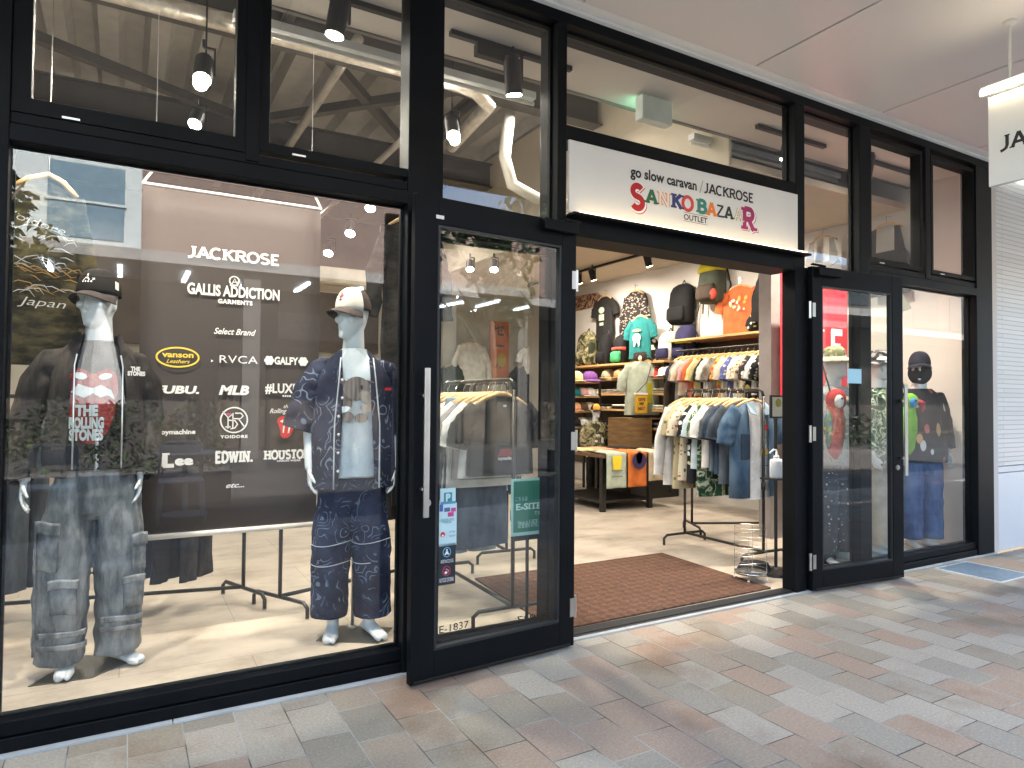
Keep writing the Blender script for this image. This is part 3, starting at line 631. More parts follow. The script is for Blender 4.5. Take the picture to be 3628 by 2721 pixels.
# planters, trees, chairs and tables of the terrace
LEAF = [pm('leaf_%d' % i, c, rough=.6, var=.3, vs=3) for i, c in enumerate(((.022, .042, .014), (.036, .066, .022), (.014, .026, .010)))]
def leaves(mb, c, rx, ry, rz, n, sz, seed=1):
    r = random.Random(seed)
    for _ in range(n):
        while True:
            p = Vector((r.uniform(-1, 1), r.uniform(-1, 1), r.uniform(-1, 1)))
            if p.length < 1 and (p.length > .45 or r.random() < .3): break
        q = Vector((c[0] + p.x * rx, c[1] + p.y * ry, c[2] + p.z * rz))
        if noise.noise(q * 2.1) < -.12: continue
        a = Vector((r.uniform(-1, 1), r.uniform(-1, 1), r.uniform(-1, 1))).normalized() * sz * r.uniform(.6, 1.4); b = a.orthogonal().normalized() * sz * .5
        mb.mat(r.randrange(3)).add([q - a, q + b, q + a, q - b], [(0, 1, 2, 3)])
def planter(x0, x1, y, lab, seed):
    t = thing('planter', lab, 'planter', ((x0 + x1) / 2, y, 0))
    MB().box(x0, x1, y - .35, y + .35, 0, .42).build('trough', pm('dark_trough', (.09, .085, .08), rough=.7), t, bevel=.01)
    m_ = MB(); k = int((x1 - x0) / .7)
    for i in range(k): leaves(m_, (x0 + (i + .5) * (x1 - x0) / k, y, .85), .55, .42, .5, 800, .04, seed + i)
    m_.build('foliage', LEAF, t)
planter(-3.4, 1.2, -6.4, 'long planter of dense shrubs behind the terrace chairs', 11); planter(8.2, 12.6, -6.8, 'planter of dark shrubs further along the terrace', 41)
def tree(x, y, h, rx, rz, lab, n, seed):
    t = thing('tree', lab, 'tree', (x, y, 0))
    tr = MB().tube([(x, y, 0), (x + .05, y, h * .4), (x - .03, y, h * .7)], [.11, .08, .05], 9)
    r = random.Random(seed)
    for i in range(7):
        a = r.uniform(0, 6.28); tr.tube([(x, y, h * (.36 + .04 * i)), (x + rx * .4 * math.cos(a), y + rx * .4 * math.sin(a), h * (.52 + .04 * i)), (x + rx * .8 * math.cos(a), y + rx * .8 * math.sin(a), h * (.6 + .05 * i))], [.04, .025, .01], 6)
    tr.build('trunk', pm('tree_bark', (.09, .07, .05), rough=.9), t, smooth=True)
    m_ = MB()
    for i in range(8):
        a = r.uniform(0, 6.28); q = r.uniform(.1, .7)
        leaves(m_, (x + rx * q * math.cos(a), y + rx * q * math.sin(a), h * .72 + rz * r.uniform(-.5, .6)), rx * .5, rx * .5, rz * .36, n, .09, seed * 9 + i)
    m_.build('crown', LEAF, t)
tree(-1.9, -7.2, 4.6, 1.0, 1.2, 'slim young tree by the long planter', 200, 3); tree(6.4, -6.6, 5.2, 1.15, 1.9, 'taller leafy tree in the middle of the plaza', 420, 5); tree(15.5, -12, 8.6, 2.6, 2.6, 'large tree near the far end of the plaza', 520, 8)
CH = pm('blue_grey_chair_metal', (.30, .36, .40), rough=.45)
def chair(loc, rz, lab):
    t = thing('terrace_chair', lab, 'chair', loc, rz, group='metal chairs on the terrace', local=True)
    MB().box(-.22, .22, -.22, .22, .43, .455).build('seat', CH, t, bevel=.008)
    b = MB().tube([(-.21, .2, .45), (-.21, .25, .78), (-.17, .26, .84), (.17, .26, .84), (.21, .25, .78), (.21, .2, .45)], .012, 8); b.build('back_frame', CH, t, smooth=True)
    MB().bar((-.2, .25, .72), (.2, .25, .72), .02, .16).build('backrest', CH, t)
    for sx in (-1, 1):
        for sy in (-1, 1): MB().cyl((sx * .2, sy * .2, .43), (sx * .23, sy * .23, 0), .012).build('leg', CH, t)
    return t
chair((.55, -5.0, 0), PI, 'terrace chair with its back to the shop, nearer the planter corner'); chair((.6, -6.0 + .25, 0), 0, 'terrace chair on the far side of the round table'); chair((-.65, -4.9, 0), PI + .1, 'terrace chair nearest the left end of the shop')
tb = thing('terrace_table', 'round metal terrace table between the chairs', 'table', (.62, -5.4, 0))
MB().lathe([(.01, .70), (.33, .70), (.34, .71), (.33, .725), (.01, .725)], (.62, -5.4, 0), 28).build('table_top', CH, tb); MB().cyl((.62, -5.4, .02), (.62, -5.4, .7), .03).build('pedestal', CH, tb); MB().lathe([(.24, 0), (.24, .015), (.05, .04), (.03, .05)], (.62, -5.4, 0), 20).build('foot', CH, tb)
ps = thing('closed_parasol', 'closed grey parasol standing on the plaza', 'parasol', (-.35, -8.4, 0))
MB().cyl((-.35, -8.4, 0), (-.35, -8.4, 2.75), .025).build('pole', CH, ps)
MB().lathe([(.36, 1.25), (.3, 1.6), (.16, 2.3), (.05, 2.62), (.03, 2.68)], (-.35, -8.4, 0), 10).build('canopy', pm('grey_parasol_cloth', (.36, .37, .37), rough=.9), ps)
MB().lathe([(.32, 0), (.32, .06), (.06, .1), (.03, .3)], (-.35, -8.4, 0), 18).build('foot', CH, ps)
# ================================================================ signs
def lightbox_mat():
    return emis('lit_sign_acrylic', (.95, .9, .8), .075)
def ink(name, c): return pm(name, c, rough=.6, var=.0)
BLK = ink('black_ink', (.012, .012, .012)); WHT = ink('white_ink', (.82, .81, .78)); RED = ink('red_ink', (.62, .02, .025)); YEL = ink('yellow_ink', (.85, .62, .06))
fs = thing('shop_sign', 'long white light box sign with colourful lettering above the doorway', 'sign', (3.15, -.05, 2.42))
MB().box(2.158, 4.132, -.034, -.0165, 2.418, 2.836).build('panel', pm('white_sign_face', (.68, .67, .64), rough=.35, var=.02), fs, bevel=.003)
MB().box(2.150, 4.20, -.095, -.0205, 2.395, 2.409).build('drip_shelf', FRAME, fs)
MB().box(2.20, 4.15, -.093, -.078, 2.4095, 2.417).build('lamp_strip', emis('sign_lamp_strip', (1, .74, .40), .9), fs)
YS = -.0355
def let(name, mb, mt, par): return mb.build(name, mt, par)
def pl(x, y): q = P(x, y, Y=-.034); return Vector((q.x, YS, q.z))
def zm(x, y): return pl(2200 + x * 520 / 2212, 580 + y * 520 / 2212)   # point read off an enlarged view of the sign
xa, xb = zm(140, 200).x, zm(1140, 400).x
zb = (zm(400, 240).z + zm(1100, 395).z) / 2
m_ = text(MB(), 'go slow caravan', ((xa + xb) / 2, YS, zb), XU, ZU, w=xb - xa, h=.063, bold=.03); let('lettering', m_, BLK, fs)
m_ = stroke(MB(), [(0, 0), (.028, .085)], .006, (zm(1185, 440).x, YS, zb - .012), XU, ZU); let('lettering', m_, pm('grey_ink', (.25, .25, .25)), fs)
xa, xb = zm(1250, 400).x, zm(1995, 550).x
def jackrose(mb, o, u, v, w_, h_):
    o, u, v = Vector(o), Vector(u), Vector(v)
    slab(mb, 'JACKROSE', o, u, v, w_, h_, sw=.2, serif=.32, st=.11); return mb
m_ = jackrose(MB(), ((xa + xb) / 2, YS, zb), XU, ZU, xb - xa, .062); let('lettering', m_, BLK, fs)
COLS = dict(S=(.42, .008, .014), A1=(.03, .13, .05), N=(.70, .30, .16), K=(.03, .04, .16), O=(.6, .05, .05), B=(.03, .22, .16), A2=(.75, .19, .03), Z=(.02, .02, .03), A3=(.012, .03, .02), A4=(.36, .32, .13), R=(.35, .02, .12))
def big(ch, key, x0, x1, ytop, ybot, sw=.24, outline=False, shadow=False):
    """one letter of the sign between two px columns of the enlarged view"""
    a = zm(x0, (ytop + ybot) / 2).x; b = zm(x1, (ytop + ybot) / 2).x
    zt = zm((x0 + x1) / 2, ytop).z; zb_ = zm((x0 + x1) / 2, ybot).z
    if shadow:
        let('lettering', slab(MB(), ch, ((a + b) / 2 + .010, YS + .0008, zb_ - .009), XU, ZU, (b - a), zt - zb_, sw=sw + .1, serif=.5, st=.17), ink('letter_shadow_' + key, COLS[key]), fs)
        let('lettering', slab(MB(), ch, ((a + b) / 2 + .005, YS + .0004, zb_ - .0045), XU, ZU, (b - a), zt - zb_, sw=sw + .1, serif=.5, st=.17), WHT, fs)
    let('lettering', slab(MB(), ch, ((a + b) / 2, YS, zb_), XU, ZU, b - a, zt - zb_, sw=sw, serif=.46, st=.15), ink('letter_' + key, COLS[key]), fs)
    if outline:
        let('lettering', slab(MB(), ch, ((a + b) / 2, YS - .0006, zb_), XU, ZU, b - a, zt - zb_, sw=sw * .5, serif=.34, st=.06), ink('cream_ink', (.82, .74, .62)), fs)
big('S', 'S', 140, 350, 320, 680, .27, shadow=True); big('A', 'A1', 375, 550, 395, 600, .24); big('N', 'N', 555, 740, 425, 640, .24, True)
big('K', 'K', 760, 925, 460, 672, .26); big('O', 'O', 915, 1095, 492, 712, .24); big('B', 'B', 1140, 1295, 545, 745, .27)
big('A', 'A2', 1295, 1435, 588, 785, .26); big('Z', 'Z', 1430, 1555, 625, 805, .16); big('A', 'A3', 1560, 1690, 650, 830, .22); big('A', 'A4', 1700, 1835, 675, 865, .2, True); big('R', 'R', 1820, 2020, 672, 1000, .25, shadow=True)
a = zm(915, 600); b = zm(1095, 605)
q = MB(); cx = (a.x + b.x) / 2; cz = zm(1005, 602).z
for i in range(18): q.ball((cx + .0175 * math.cos(i * PI / 9), YS - .0004, cz + .0222 * math.sin(i * PI / 9)), .0022, .0004, .0022, 6, 4)
let('lettering', q, WHT, fs)
xa, xb = zm(945, 800).x, zm(1300, 850).x; zb = zm(1120, 870).z
let('lettering', text(MB(), 'OUTLET', ((xa + xb) / 2, YS, zb), XU, ZU, w=xb - xa, h=.036, bold=.02), ink('dark_brown_ink', (.04, .02, .015)), fs)
q = MB().box(xa - .002, xb + .002, YS - .0002, YS, zb + .044, zb + .0465).box(xa - .002, xb + .002, YS - .0002, YS, zb - .0105, zb - .008); let('lettering', q, ink('dark_brown_ink', (.04, .02, .015)), fs)
# blade sign hanging from the canopy
bs = thing('hanging_sign', 'white blade sign hanging from the canopy under a glowing lamp bar', 'sign', (4.4, -1.42, 2.63))
MB().box(4.385, 4.415, -1.88, -1.14, 2.63, 3.16).build('panel', pm('blade_sign_face', (.66, .66, .64), rough=.4, var=.02), bs, bevel=.004)
MB().box(4.36, 4.44, -1.92, -1.11, 3.185, 3.225).build('lamp_housing', TRIM, bs, bevel=.004)
MB().box(4.345, 4.36, -1.915, -1.115, 3.172, 3.2).build('lamp', emis('blade_lamp_light', (1, .86, .6), 2.2), bs)
for y in (-1.25, -1.77):
    MB().cyl((4.4, y, 3.225), (4.4, y, 3.56), .009).lathe([(.009, 3.545), (.035, 3.555), (.035, 3.57)], (4.4, y, 0), 14).build('rod', pm('white_rod', (.6, .6, .58), rough=.4), bs)
let('lettering', slab(MB(), 'JACKROSE', (4.3845, -1.50, 2.825), (0, -1, 0), ZU, .60, .085, sw=.2, serif=.3, st=.1), BLK, bs)
# ---------------------------------------------------------------- hanging banner with the brand list
YBN = 1.08; BX = .552
bn = thing('hanging_banner', 'tall brown banner printed with white brand logos between the two front mannequins', 'banner', (BX, YBN, .57))
BRN = pm('brown_banner_cloth', (.058, .046, .041), rough=.7, var=.06, vs=2)
MB().sheet(lambda u, v: (BX - .49 + .98 * u, YBN + .008 * math.sin(v * 5 + u * 2) * (1 - v), .59 + 1.945 * v), 8, 12).build('sheet', BRN, bn, smooth=True, solid=.002)
MB().cyl((BX - .495, YBN, 2.54), (BX + .495, YBN, 2.54), .009).bar((BX - .49, YBN, 2.545), (BX - .43, YBN, 2.64), .012).bar((BX + .49, YBN, 2.545), (BX + .43, YBN, 2.66), .012).bar((BX - .43, YBN, 2.64), (BX - .43, YBN, 3.53), .003).bar((BX + .43, YBN, 2.66), (BX + .43, YBN, 3.53), .003).build('hanging_rod', WHITEP, bn)
MB().cyl((BX - .495, YBN - .004, .575), (BX + .505, YBN - .004, .575), .016).build('bottom_rail', pm('pale_rail', (.72, .68, .6), rough=.3), bn, smooth=True)
YL = YBN - .0135
def bt(s, x, z, w_, h_, mt=WHT, **k): let('lettering', text(MB(), s, (x, YL, z), XU, ZU, w=w_, h=h_, **k), mt, bn)
let('lettering', slab(MB(), 'JACKROSE', (BX - .008, YL, 2.155), XU, ZU, .505, .062, sw=.21, serif=.34, st=.12), WHT, bn)
let('lettering', stroke(stroke(stroke(MB(), arc(BX - .01, 2.038, .026, .026, -50, 230, 20), .007, (0, YL, 0), XU, ZU), [(BX - .022, 2.02), (BX - .008, 2.052), (BX + .006, 2.018)], .006, (0, YL, 0), XU, ZU), [(BX - .018, 2.03), (BX + .022, 2.034)], .005, (0, YL, 0), XU, ZU).box(BX - .034, BX + .012, YL - .0003, YL, 2.008, 2.016), WHT, bn)
bt('GALLIS ADDICTION', BX - .006, 1.945, .505, .062, bold=.035); bt('GARMENTS', BX - .002, 1.902, .19, .024, bold=.05, spacing=1.15)
bt('Select Brand', BX, 1.722, .23, .036, shear=.35, bold=.015)
q = MB(); let('lettering', stroke(q, arc(.253, 1.578, .107, .054, 0, 360, 36), .009, (0, YL, 0), XU, ZU), YEL, bn)
bt('vanson', .253, 1.578, .16, .032, YEL, bold=.03); bt('Leathers', .255, 1.545, .12, .022, YEL, shear=.4, bold=.01)
bt('RVCA', .575, 1.555, .21, .046, spacing=1.05); let('lettering', MB().add([(.425, YL, 1.556), (.425, YL, 1.572), (.438, YL, 1.564)], [(0, 2, 1)]), WHT, bn)
bt('GALFY', .845, 1.558, .14, .044, bold=.04)
for x in (.745, .945):
    q = MB()
    for i in range(6): q.ball((x + .017 * math.cos(i * PI / 3), YL, 1.578 + .017 * math.sin(i * PI / 3)), .013, .0006, .013, 8, 4)
    q.ball((x, YL, 1.578), .014, .0006, .014, 8, 4); let('emblem', q, WHT, bn)
bt('FUBU.', .253, 1.375, .225, .042, shear=.15, bold=.045); bt('MLB', .552, 1.372, .165, .052, shear=.22, bold=.05); bt('#LUXE/R', .85, 1.385, .25, .056, bold=.035, spacing=1.05); bt('....', .85, 1.362, .05, .05, bold=.03)
bt('toymachine', .256, 1.145, .19, .026, bold=.04)
q = MB(); o0 = (0, YL, 0)
stroke(q, arc(.555, 1.222, .073, .073, 0, 360, 36), .008, o0, XU, ZU)
for pts in ([(.492, 1.272), (.522, 1.236), (.552, 1.262)], [(.522, 1.236), (.522, 1.172)], [(.548, 1.262), (.548, 1.17)], [(.508, 1.182), (.536, 1.182)], [(.56, 1.262), (.592, 1.262), (.604, 1.246), (.59, 1.23), (.548, 1.23)], [(.578, 1.23), (.61, 1.185)], [(.522, 1.222), (.56, 1.218), (.574, 1.198), (.56, 1.176), (.536, 1.17)]): stroke(q, pts, .007, o0, XU, ZU)
let('emblem', q, WHT, bn); let('emblem', MB().add([(.507, YL - .0003, 1.262), (.540, YL - .0003, 1.262), (.523, YL - .0003, 1.245)], [(0, 1, 2)]), ink('pink_ink', (.6, .04, .2)), bn)
bt('YOIDORE', .556, 1.117, .15, .017, bold=.05, spacing=1.2)
bt('the', .853, 1.292, .04, .022, shear=.4, bold=.01); bt('Rolling Stones', .853, 1.262, .20, .028, shear=.4, bold=.01)
def tongue(mb_r, mb_w, o, s, u=XU, v=ZU, nrm=.0006):
    """open red lips with a tongue hanging out, drawn in flat shapes"""
    o = Vector(o); u, v = Vector(u), Vector(v); f = u.cross(v)
    lip = [(-.5, .38), (-.42, .55), (-.22, .66), (-.02, .58), (.16, .68), (.4, .60), (.52, .42), (.44, .2), (.36, .02), (.22, -.34), (.06, -.5), (-.16, -.52), (-.3, -.38), (-.32, -.1), (-.4, .15)]
    mb_r.add([o + u * a * s + v * b * s for a, b in lip], [tuple(range(len(lip)))])
    def wl(pts): mb_w.add([o + u * a * s + v * b * s + f * nrm for a, b in pts], [tuple(range(len(pts)))])
    wl([(-.36, .37), (-.22, .45), (.0, .42), (.2, .46), (.38, .37), (.2, .30), (.0, .33), (-.2, .29)][::-1])
    wl([(-.18, .12), (-.10, .14), (-.14, -.24), (-.2, -.22)][::-1]); wl([(.12, .14), (.2, .12), (.12, -.26), (.05, -.24)][::-1])
r_, w_ = MB(), MB(); tongue(r_, w_, (.853, YL, 1.17), .115); let('emblem', r_, RED, bn); let('emblem', w_, WHT, bn)
let('lettering', slab(MB(), 'L', (.215, YL, .965), XU, ZU, .07, .075, sw=.3, serif=.5, st=.15), WHT, bn); bt('ee', .295, .972, .095, .05, bold=.06)
let('lettering', slab(MB(), 'EDWIN', (.55, YL, .975), XU, ZU, .19, .064, sw=.27, serif=.46, st=.16), WHT, bn); let('lettering', MB().ball((.655, YL, .981), .008, .0005, .008, 8, 4), WHT, bn)
let('lettering', slab(MB(), 'HOUSTON', (.86, YL, .985), XU, ZU, .27, .052, sw=.26, serif=.46, st=.16), WHT, bn); bt('UNION WEAR', .87, .968, .14, .012, bold=.03)
bt('etc...', .567, .828, .10, .03, shear=.4, bold=.02)
# ---------------------------------------------------------------- stickers and papers on the glass
def dloc(x, z, y=-.0006): return (x, y, z)
def sticker(name, x0, x1, z0, z1, mt, y=-.003):
    return MB().box(x0, x1, y, y + .001, z0, z1).build(name, mt, dl)
ML = dl.matrix_basis
def dpx(x, y):
    """photo pixel on the left door leaf, as local x, z"""
    c, s = math.cos(math.radians(4.3)), math.sin(math.radians(4.3)); n_ = Vector((s, -c, 0)); d = FWD + RGT * ((x - 1814) / FOC) - UPV * ((y - 1360.5) / FOC)
    h_ = Vector((2.158, -.085, 0)); t = (h_ - CAM).dot(n_) / d.dot(n_); q = CAM + d * t - h_
    return q.dot(Vector((c, s, 0))), q.z
def zs(x, y): return dpx(1540 + x * 420 / 1659, 1700 + y * 420 / 1659)
TEAL = ink('teal_ink', (.05, .22, .25)); PALEB = pm('pale_blue_paper', (.50, .68, .70), rough=.5, var=.02); DKS = pm('dark_sticker', (.02, .025, .03), rough=.4)
def srect(x0, y0, x1, y1): a, b = zs(x0, y0), zs(x1, y1); return min(a[0], b[0]), max(a[0], b[0]), min(a[1], b[1]), max(a[1], b[1])
st1 = sticker('sticker', *srect(76, 125, 288, 330), PALEB); st2 = sticker('sticker', *srect(62, 338, 300, 905), PALEB); st3 = sticker('sticker', *srect(50, 908, 288, 1155), DKS); st4 = sticker('sticker', *srect(48, 1158, 282, 1445), DKS)
def sbox(par, x0, y0, x1, y1, mt, y=-.0042): r = srect(x0, y0, x1, y1); return MB().box(r[0], r[1], y, y + .0008, r[2], r[3]).build('mark', mt, par)
def stxt(par, s, x0, y0, x1, y1, mt, y=-.0045, **k): r = srect(x0, y0, x1, y1); return text(MB(), s, ((r[0] + r[1]) / 2, y, r[2]), XU, ZU, w=r[1] - r[0], h=r[3] - r[2], **k).build('lettering', mt, par)
sbox(st1, 125, 180, 238, 298, TEAL); stxt(st1, 'P', 152, 195, 215, 290, PALEB, -.0046, bold=.05); sbox(st1, 80, 312, 286, 328, pm('blue_ink', (.08, .28, .42)))
sbox(st2, 66, 345, 112, 440, pm('navy_card', (.06, .12, .4))); sbox(st2, 130, 392, 210, 440, pm('slate_card', (.08, .12, .25))); sbox(st2, 226, 392, 290, 440, pm('crimson_card', (.5, .05, .2))); sbox(st2, 180, 455, 262, 508, pm('crimson_card', (.5, .05, .2)))
stxt(st2, 'UNION PAY', 80, 545, 270, 568, TEAL); stxt(st2, 'VISA', 110, 580, 230, 602, TEAL); stxt(st2, 'TAX FREE', 195, 715, 280, 732, TEAL); stxt(st2, 'SHOP', 200, 770, 280, 788, TEAL)
a = zs(108, 765); let('mark', MB().ball((a[0], -.0042, a[1]), .013, .0006, .013, 14, 6), RED, st2); let('mark', MB().ball((a[0], -.0048, a[1] - .005), .006, .0006, .005, 10, 6), WHT, st2)
BLU = ink('light_blue_ink', (.12, .45, .65)); CRM = ink('crimson_ink', (.5, .03, .08))
def ringm(par, x, y, mt, slash=False):
    a = zs(x, y); q = stroke(MB(), arc(a[0], a[1], .0205, .0225, 0, 360, 30), .0042, (0, -.0042, 0), XU, ZU); q.build('mark', mt, par); return a
a = ringm(st3, 166, 1010, BLU); q = MB().ball((a[0], -.0042, a[1] + .0105), .005, .0005, .005, 10, 5).ball((a[0], -.0042, a[1] - .002), .008, .0005, .0075, 10, 5).ball((a[0] - .008, -.0042, a[1] - .009), .005, .0005, .004, 8, 5).ball((a[0] + .008, -.0042, a[1] - .009), .005, .0005, .004, 8, 5); let('mark', q, WHT, st3)
stxt(st3, 'ASSISTANCE DOGS', 78, 1122, 256, 1145, WHT)
a = ringm(st4, 160, 1272, CRM); q = MB().ball((a[0] - .003, -.0042, a[1] - .008), .008, .0005, .007, 10, 5); stroke(q, [(a[0] + .001, a[1] + .012), (a[0] + .002, a[1] + .005), (a[0] + .011, a[1] + .003), (a[0] + .009, a[1] - .006)], .0025, (0, -.0042, 0), XU, ZU); let('mark', q, WHT, st4)
let('mark', stroke(MB(), [(a[0] - .014, a[1] + .014), (a[0] + .014, a[1] - .014)], .004, (0, -.0047, 0), XU, ZU), CRM, st4); stxt(st4, 'NO FOOD OR DRINK', 62, 1380, 260, 1408, WHT)
a, b = dpx(1556, 2245), dpx(1660, 2222); let('lettering', text(MB(), 'E-1837', ((a[0] + b[0]) / 2, -.0015, (a[1] + b[1]) / 2), XU, ZU, w=b[0] - a[0], h=.036), BLK, dl)
q1 = P(1848, 2195, Y=.044); q2 = P(1935, 2180, Y=.044); let('lettering', text(MB(), 'E-1837', ((q1.x + q2.x) / 2, .0435, q1.z - .018), (-1, 0, 0), ZU, w=.22, h=.04), BLK, shop)
a = dpx(1551, 773); MB().box(a[0] - .02, a[0] + .022, -.0245, -.0222, a[1] - .008, a[1] + .009).build('white_tag', WHITEP, dl)
# green notice
ns = thing('notice_stand', 'green framed notice on a thin black stand behind the left door', 'sign stand', (2.0, .16, 0))
a, b = P(1812, 1698, Y=.16), P(1935, 1888, Y=.16); GRN = pm('green_notice', (.03, .23, .14), rough=.5, var=.05); PT = pm('pale_notice_border', (.45, .72, .66), rough=.4)
MB().box(a.x, b.x, .158, .164, b.z, a.z).build('board', PT, ns); MB().box(a.x + .014, b.x - .014, .1555, .158, b.z + .02, a.z - .014).build('notice', GRN, ns)
for r_ in ((.018, .020), ): pass
def nt_(s, x0, y0, x1, y1, **k):
    p, q = P(1540 + x0 * 420 / 1659, 1700 + y0 * 420 / 1659, Y=.155), P(1540 + x1 * 420 / 1659, 1700 + y1 * 420 / 1659, Y=.155)
    let('lettering', text(MB(), s, ((p.x + q.x) / 2, .155, min(p.z, q.z)), XU, ZU, w=q.x - p.x, h=abs(p.z - q.z) * .8, **k), ink('mint_ink', (.62, .86, .78)), ns)
nt_('こちらは', 1130, 235, 1300, 285); nt_('E-SITE', 1140, 315, 1490, 395, bold=.03); nt_('です。', 1395, 430, 1500, 480); nt_('Here is E-SITE.', 1165, 560, 1450, 595); nt_('这里是E-SITE。', 1165, 610, 1450, 645)
p = P(1140 * 420 / 1659 + 1540, 1700 + 405 * 420 / 1659, Y=.155); MB().box(a.x + .03, b.x - .03, .1545, .155, p.z - .006, p.z - .003).build('rule', ink('mint_ink', (.62, .86, .78)), ns)
c = P(1868, 1900, Y=.17); MB().cyl((c.x, .17, .02), (c.x, .17, b.z + .05), .010).box(a.x + .02, b.x - .01, .164, .176, b.z - .03, b.z - .002).lathe([(.13, .006), (.13, .014), (.02, .022), (.012, .04)], (c.x, .17, 0), 20).build('stand', BLACKM, ns)
# papers on the right door and window
def dpr(x, y):
    c, s = math.cos(math.radians(-4.6)), math.sin(math.radians(-4.6)); n_ = Vector((s, -c, 0)); d = FWD + RGT * ((x - 1814) / FOC) - UPV * ((y - 1360.5) / FOC)
    h_ = Vector((4.262, -.035, 0)); t = (h_ - CAM).dot(n_) / d.dot(n_); q = CAM + d * t - h_; return q.dot(Vector((c, s, 0))), q.z
a, b = dpr(3001, 1306), dpr(3051, 1359); MB().box(a[0], b[0], -.003, -.002, b[1], a[1]).build('sticker', pm('light_blue_sticker', (.38, .64, .72), rough=.5, var=.02), dr)
q = [P(x, y, Y=.05) for x, y in ((3197, 1040), (3230, 1092), (3197, 1106))]
tag(MB().add([(p_.x, .05, p_.z) for p_ in q] + [(p_.x, .052, p_.z) for p_ in q], [(0, 2, 1), (3, 4, 5), (0, 1, 4, 3), (1, 2, 5, 4), (2, 0, 3, 5)]).build('corner_paper', pm('cream_paper', (.80, .74, .52), rough=.7, var=.02)), 'cream paper corner on the glass right of the right door', 'paper')
# ================================================================ mannequins
MANQ = pm('glossy_white_mannequin', (.66, .70, .71), rough=.3, var=.02)
def nz3(x, y, z): return noise.noise(Vector((x, y, z)))
def ell(cx, cy, z, w_, f, b, n=28, e=1.):
    r = []
    for j in range(n):
        a = 2 * PI * j / n; s, c = math.sin(a), math.cos(a)
        r.append((cx + w_ * math.copysign(abs(s) ** e, s), cy - (f if c > 0 else b) * math.copysign(abs(c) ** e, c), z))
    return r
def rotz_pts(ps, c, a):
    ca, sa = math.cos(a), math.sin(a)
    return [(c[0] + (p[0] - c[0]) * ca - (p[1] - c[1]) * sa, c[1] + (p[0] - c[0]) * sa + (p[1] - c[1]) * ca, p[2]) for p in ps]
def hand(mb, wr, d, nrm, side, curl=.5):
    """palm, four bent fingers and a thumb; d points down the fingers, nrm out of the palm, side to the thumb"""
    wr, d, nrm, side = Vector(wr), Vector(d).normalized(), Vector(nrm).normalized(), Vector(side).normalized()
    rings = []
    for t, hw, ht in ((-.02, .024, .019), (.015, .031, .016), (.05, .040, .015), (.085, .041, .013), (.095, .036, .010)):
        c = wr + d * t; rings.append([c + side * hw * math.cos(a) + nrm * ht * math.sin(a) for a in [2 * PI * j / 12 for j in range(12)]])
    mb.loft(rings)
    for off, L in ((.030, .072), (.010, .082), (-.011, .076), (-.030, .060)):
        p = wr + d * .085 + side * off; dd = d.copy(); pts = [p - d * .02, p]; cu = curl * (1 + (off < 0) * .25)
        for k in range(3):
            dd = (dd + nrm * cu * .62).normalized(); p = p + dd * L / 3; pts.append(p)
        mb.tube(pts, [.0092, .0092, .0088, .0082, .0066], 8)
    p = wr + d * .025 + side * .030; dd = (d * .75 + side * .6 + nrm * .35).normalized(); q = p + dd * .042; dd2 = (d * .95 + side * .1 + nrm * .5).normalized()
    mb.tube([p - dd * .02, p, q, q + dd2 * .034], [.013, .0125, .0105, .0078], 8)
def foot(mb, c, yaw):
    """bare foot with the big toe parted from the rest; c is under the ankle on the floor"""
    rings = []
    for t, hw, h, cx in ((-.075, .012, .03, 0), (-.065, .028, .05, 0), (-.02, .034, .085, 0), (.03, .036, .075, .0), (.08, .042, .055, .003), (.13, .047, .040, .004), (.16, .046, .032, .003)):
        rings.append(rotz_pts([(c[0] + cx + hw * math.cos(a), c[1] - t, c[2] + max(0.002, h / 2 + h / 2 * math.sin(a))) for a in [2 * PI * j / 14 for j in range(14)]], c, yaw))
    mb.loft(rings)
    s = 1 if yaw >= 0 else -1
    for off, r, L in ((-.028, .0175, .062), (.014, .026, .05)):
        a = rotz_pts([(c[0] + off * s, c[1] - .15, c[2] + .018), (c[0] + off * s * .95, c[1] - .15 - L * .7, c[2] + .0165), (c[0] + off * s * .9, c[1] - .15 - L, c[2] + .014)], c, yaw); mb.tube(a, [r, r * .92, r * .5], 10)
